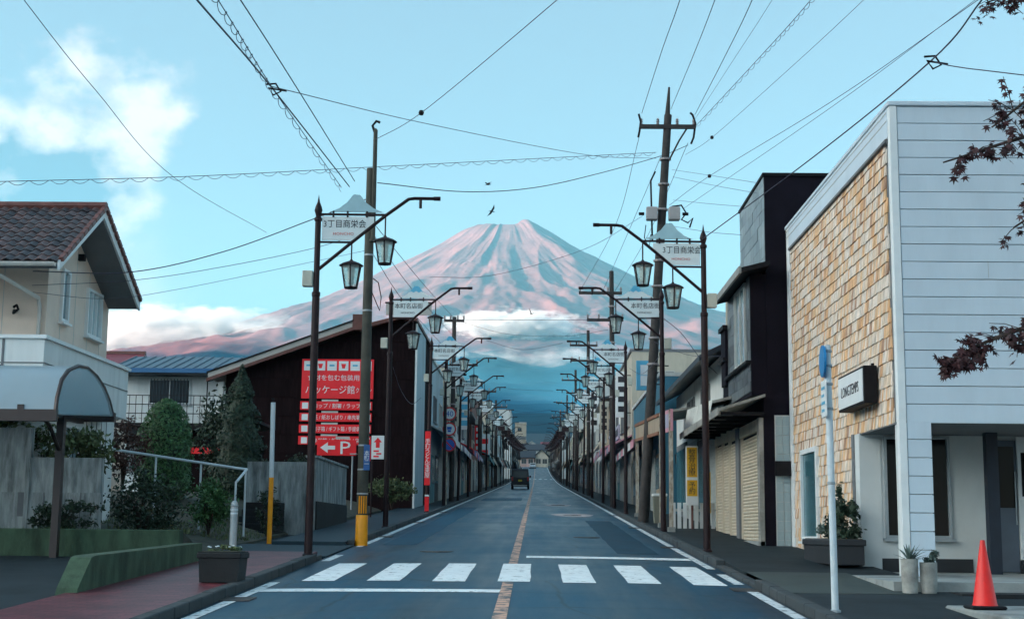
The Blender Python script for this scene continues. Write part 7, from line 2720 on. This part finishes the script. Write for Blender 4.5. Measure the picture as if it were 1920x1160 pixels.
def bird(label, loc, rz, flap, span, bank=0.0):
    o = empty('bird', loc, label, 'bird')
    o.rotation_euler = (0, bank, rz)
    m = MB()
    prof = [(-0.5, 0.0), (-0.42, 0.05), (-0.2, 0.10), (0.05, 0.12), (0.3, 0.08), (0.45, 0.06), (0.55, 0.045), (0.66, 0.0)]
    s = span * 0.42
    n = 8
    vs_, fs_ = [], []
    for (t, r_) in prof:
        for k in range(n):
            a = 2 * math.pi * k / n
            vs_.append((r_ * s * math.cos(a), t * s, r_ * s * 0.85 * math.sin(a)))
    for i in range(len(prof) - 1):
        for k in range(n):
            k2 = (k + 1) % n
            fs_.append((i * n + k, i * n + k2, (i + 1) * n + k2, (i + 1) * n + k))
    m.add(vs_, fs_)
    # wings and forked tail in the same skin
    for sg in (-1, 1):
        e = span / 2
        z1, z2 = flap * e * 0.55, flap * e * 0.75
        top = [(0.03 * sg * s, 0.22 * s, 0.03 * s), (sg * e * 0.45, 0.34 * s, z1), (sg * e, -0.10 * s, z2), (sg * e * 0.55, -0.05 * s, z1), (0.03 * sg * s, -0.18 * s, 0.02 * s)]
        bot = [(p[0], p[1], p[2] - 0.02 * s) for p in top]
        m.add(top + bot, [(0, 1, 3, 4), (1, 2, 3), (9, 8, 6, 5), (8, 7, 6), (0, 5, 6, 1), (1, 6, 7, 2), (2, 7, 8, 3), (3, 8, 9, 4)])
        m.add([(0, -0.42 * s, 0), (sg * 0.12 * s, -0.78 * s, 0), (sg * 0.04 * s, -0.55 * s, 0), (0, -0.42 * s, -0.02 * s)], [(0, 1, 2), (3, 2, 1)])
    m.build('body', M['bird'], o)


bird('dark bird gliding highest, above the volcano summit', (-1.45, 40.0, 11.45), R(65), 0.45, 0.42, R(-14))
bird('dark bird climbing just left of the volcano summit', (-1.35, 40.0, 10.66), R(-50), 0.25, 0.44, R(-42))
bird('dark bird with raised wings below the summit over the street', (-0.27, 60.0, 10.75), R(35), 0.9, 0.46, R(25))

# ------------------------------------------------------------------ maple reaching in from the right edge
M['maple_leaf'] = mat('maple_leaf', (0.050, 0.014, 0.016), 0.6, 0.5, 9)
mt = empty('maple_tree', (6.6, 11.2, Z(11.2)), 'dark red maple whose branches reach in at the right edge', 'tree')
tr = MB()
tr.tube([(0, 0, -0.2), (0.05, 0.05, 1.2), (-0.1, 0.15, 2.4), (0.05, 0.2, 3.8), (-0.15, 0.3, 5.2), (-0.4, 0.4, 6.6)], [0.17, 0.14, 0.12, 0.10, 0.07, 0.03], 9)
lf = MB()
g = random.Random(77)


def maple_leaf(m, p, s, g):
    d = Vector((g.gauss(0, .5), g.gauss(-.6, .5), g.gauss(.5, .5))).normalized()
    u = Vector((g.gauss(0, .6), g.gauss(0, .4), -1)).normalized()
    u = (u - d * u.dot(d)).normalized()
    w = d.cross(u)
    pts = []
    for k, (ang, rad) in enumerate([(0, 1.0), (22, .42), (46, .92), (66, .36), (95, .72), (130, .25), (180, .2), (230, .25), (265, .72), (294, .36), (314, .92), (338, .42)]):
        a = R(ang)
        pts.append(p + (u * math.cos(a) + w * math.sin(a)) * rad * s + d * (-0.18 * s * (rad ** 2)))
    m.add([p + d * 0.0] + pts, [(0, i + 1, (i + 1) % 12 + 1) for i in range(12)])


branches = [
    ([(-0.3, 0.35, 6.0), (-1.2, 0.9, 6.15), (-1.9, 1.2, 6.1), (-2.5, 1.3, 5.92)], 60, 0.17),
    ([(-0.1, 0.3, 4.9), (-1.0, 0.8, 5.25), (-1.9, 1.2, 5.15), (-2.5, 1.35, 4.75)], 110, 0.16),
    ([(-0.05, 0.25, 4.4), (-1.1, 0.8, 4.75), (-2.1, 1.2, 4.66), (-2.95, 1.35, 4.42)], 95, 0.08),
    ([(0.0, 0.2, 3.8), (-1.0, 0.7, 4.15), (-1.9, 1.1, 4.08), (-2.38, 1.25, 3.80)], 75, 0.14),
    ([(0.0, 0.2, 2.6), (-1.0, 0.7, 3.05), (-2.0, 1.1, 2.98), (-2.65, 1.3, 2.78), (-3.05, 1.35, 2.55)], 190, 0.10),
    ([(-0.2, 0.3, 5.5), (0.8, 0.2, 6.2), (1.6, -0.2, 6.5)], 120, 0.30),
    ([(0.0, 0.2, 4.2), (0.9, -0.4, 4.8), (1.7, -0.8, 4.9)], 120, 0.30),
    ([(0.0, 0.2, 5.0), (-0.4, -0.8, 5.6), (-0.6, -1.6, 5.9)], 110, 0.30),
    ([(-0.4, 0.4, 6.4), (-0.5, 0.5, 7.2), (-0.9, 0.9, 7.7)], 120, 0.35),
]
for (pts, n, sp) in branches:
    path = smooth_path(pts, 6)
    L_ = len(path)
    tr.tube(path, [0.035 * (1 - i / L_) + 0.006 for i in range(L_)], 5)
    # side twigs, each with a spray of leaves hanging from it
    for i in range(int(n / 3.2)):
        t = g.uniform(0.45, 1.0) ** 0.8
        b = path[min(L_ - 1, int(t * (L_ - 1)))]
        e = b + Vector((g.gauss(0, sp), g.gauss(0, sp), g.gauss(-0.02, sp * 0.8)))
        tr.tube([b, (b + e) / 2 + Vector((0, 0, .02)), e], [0.006, 0.004, 0.003], 4)
        for k in range(8):
            q = b.lerp(e, g.uniform(0.3, 1.05)) + Vector((g.gauss(0, .025), g.gauss(0, .025), g.gauss(-.02, .025)))
            maple_leaf(lf, q, g.uniform(0.040, 0.068), g)
tr.build('trunk', M['bark'], mt, smooth=True)
lf.build('crown', M['maple_leaf'], mt)
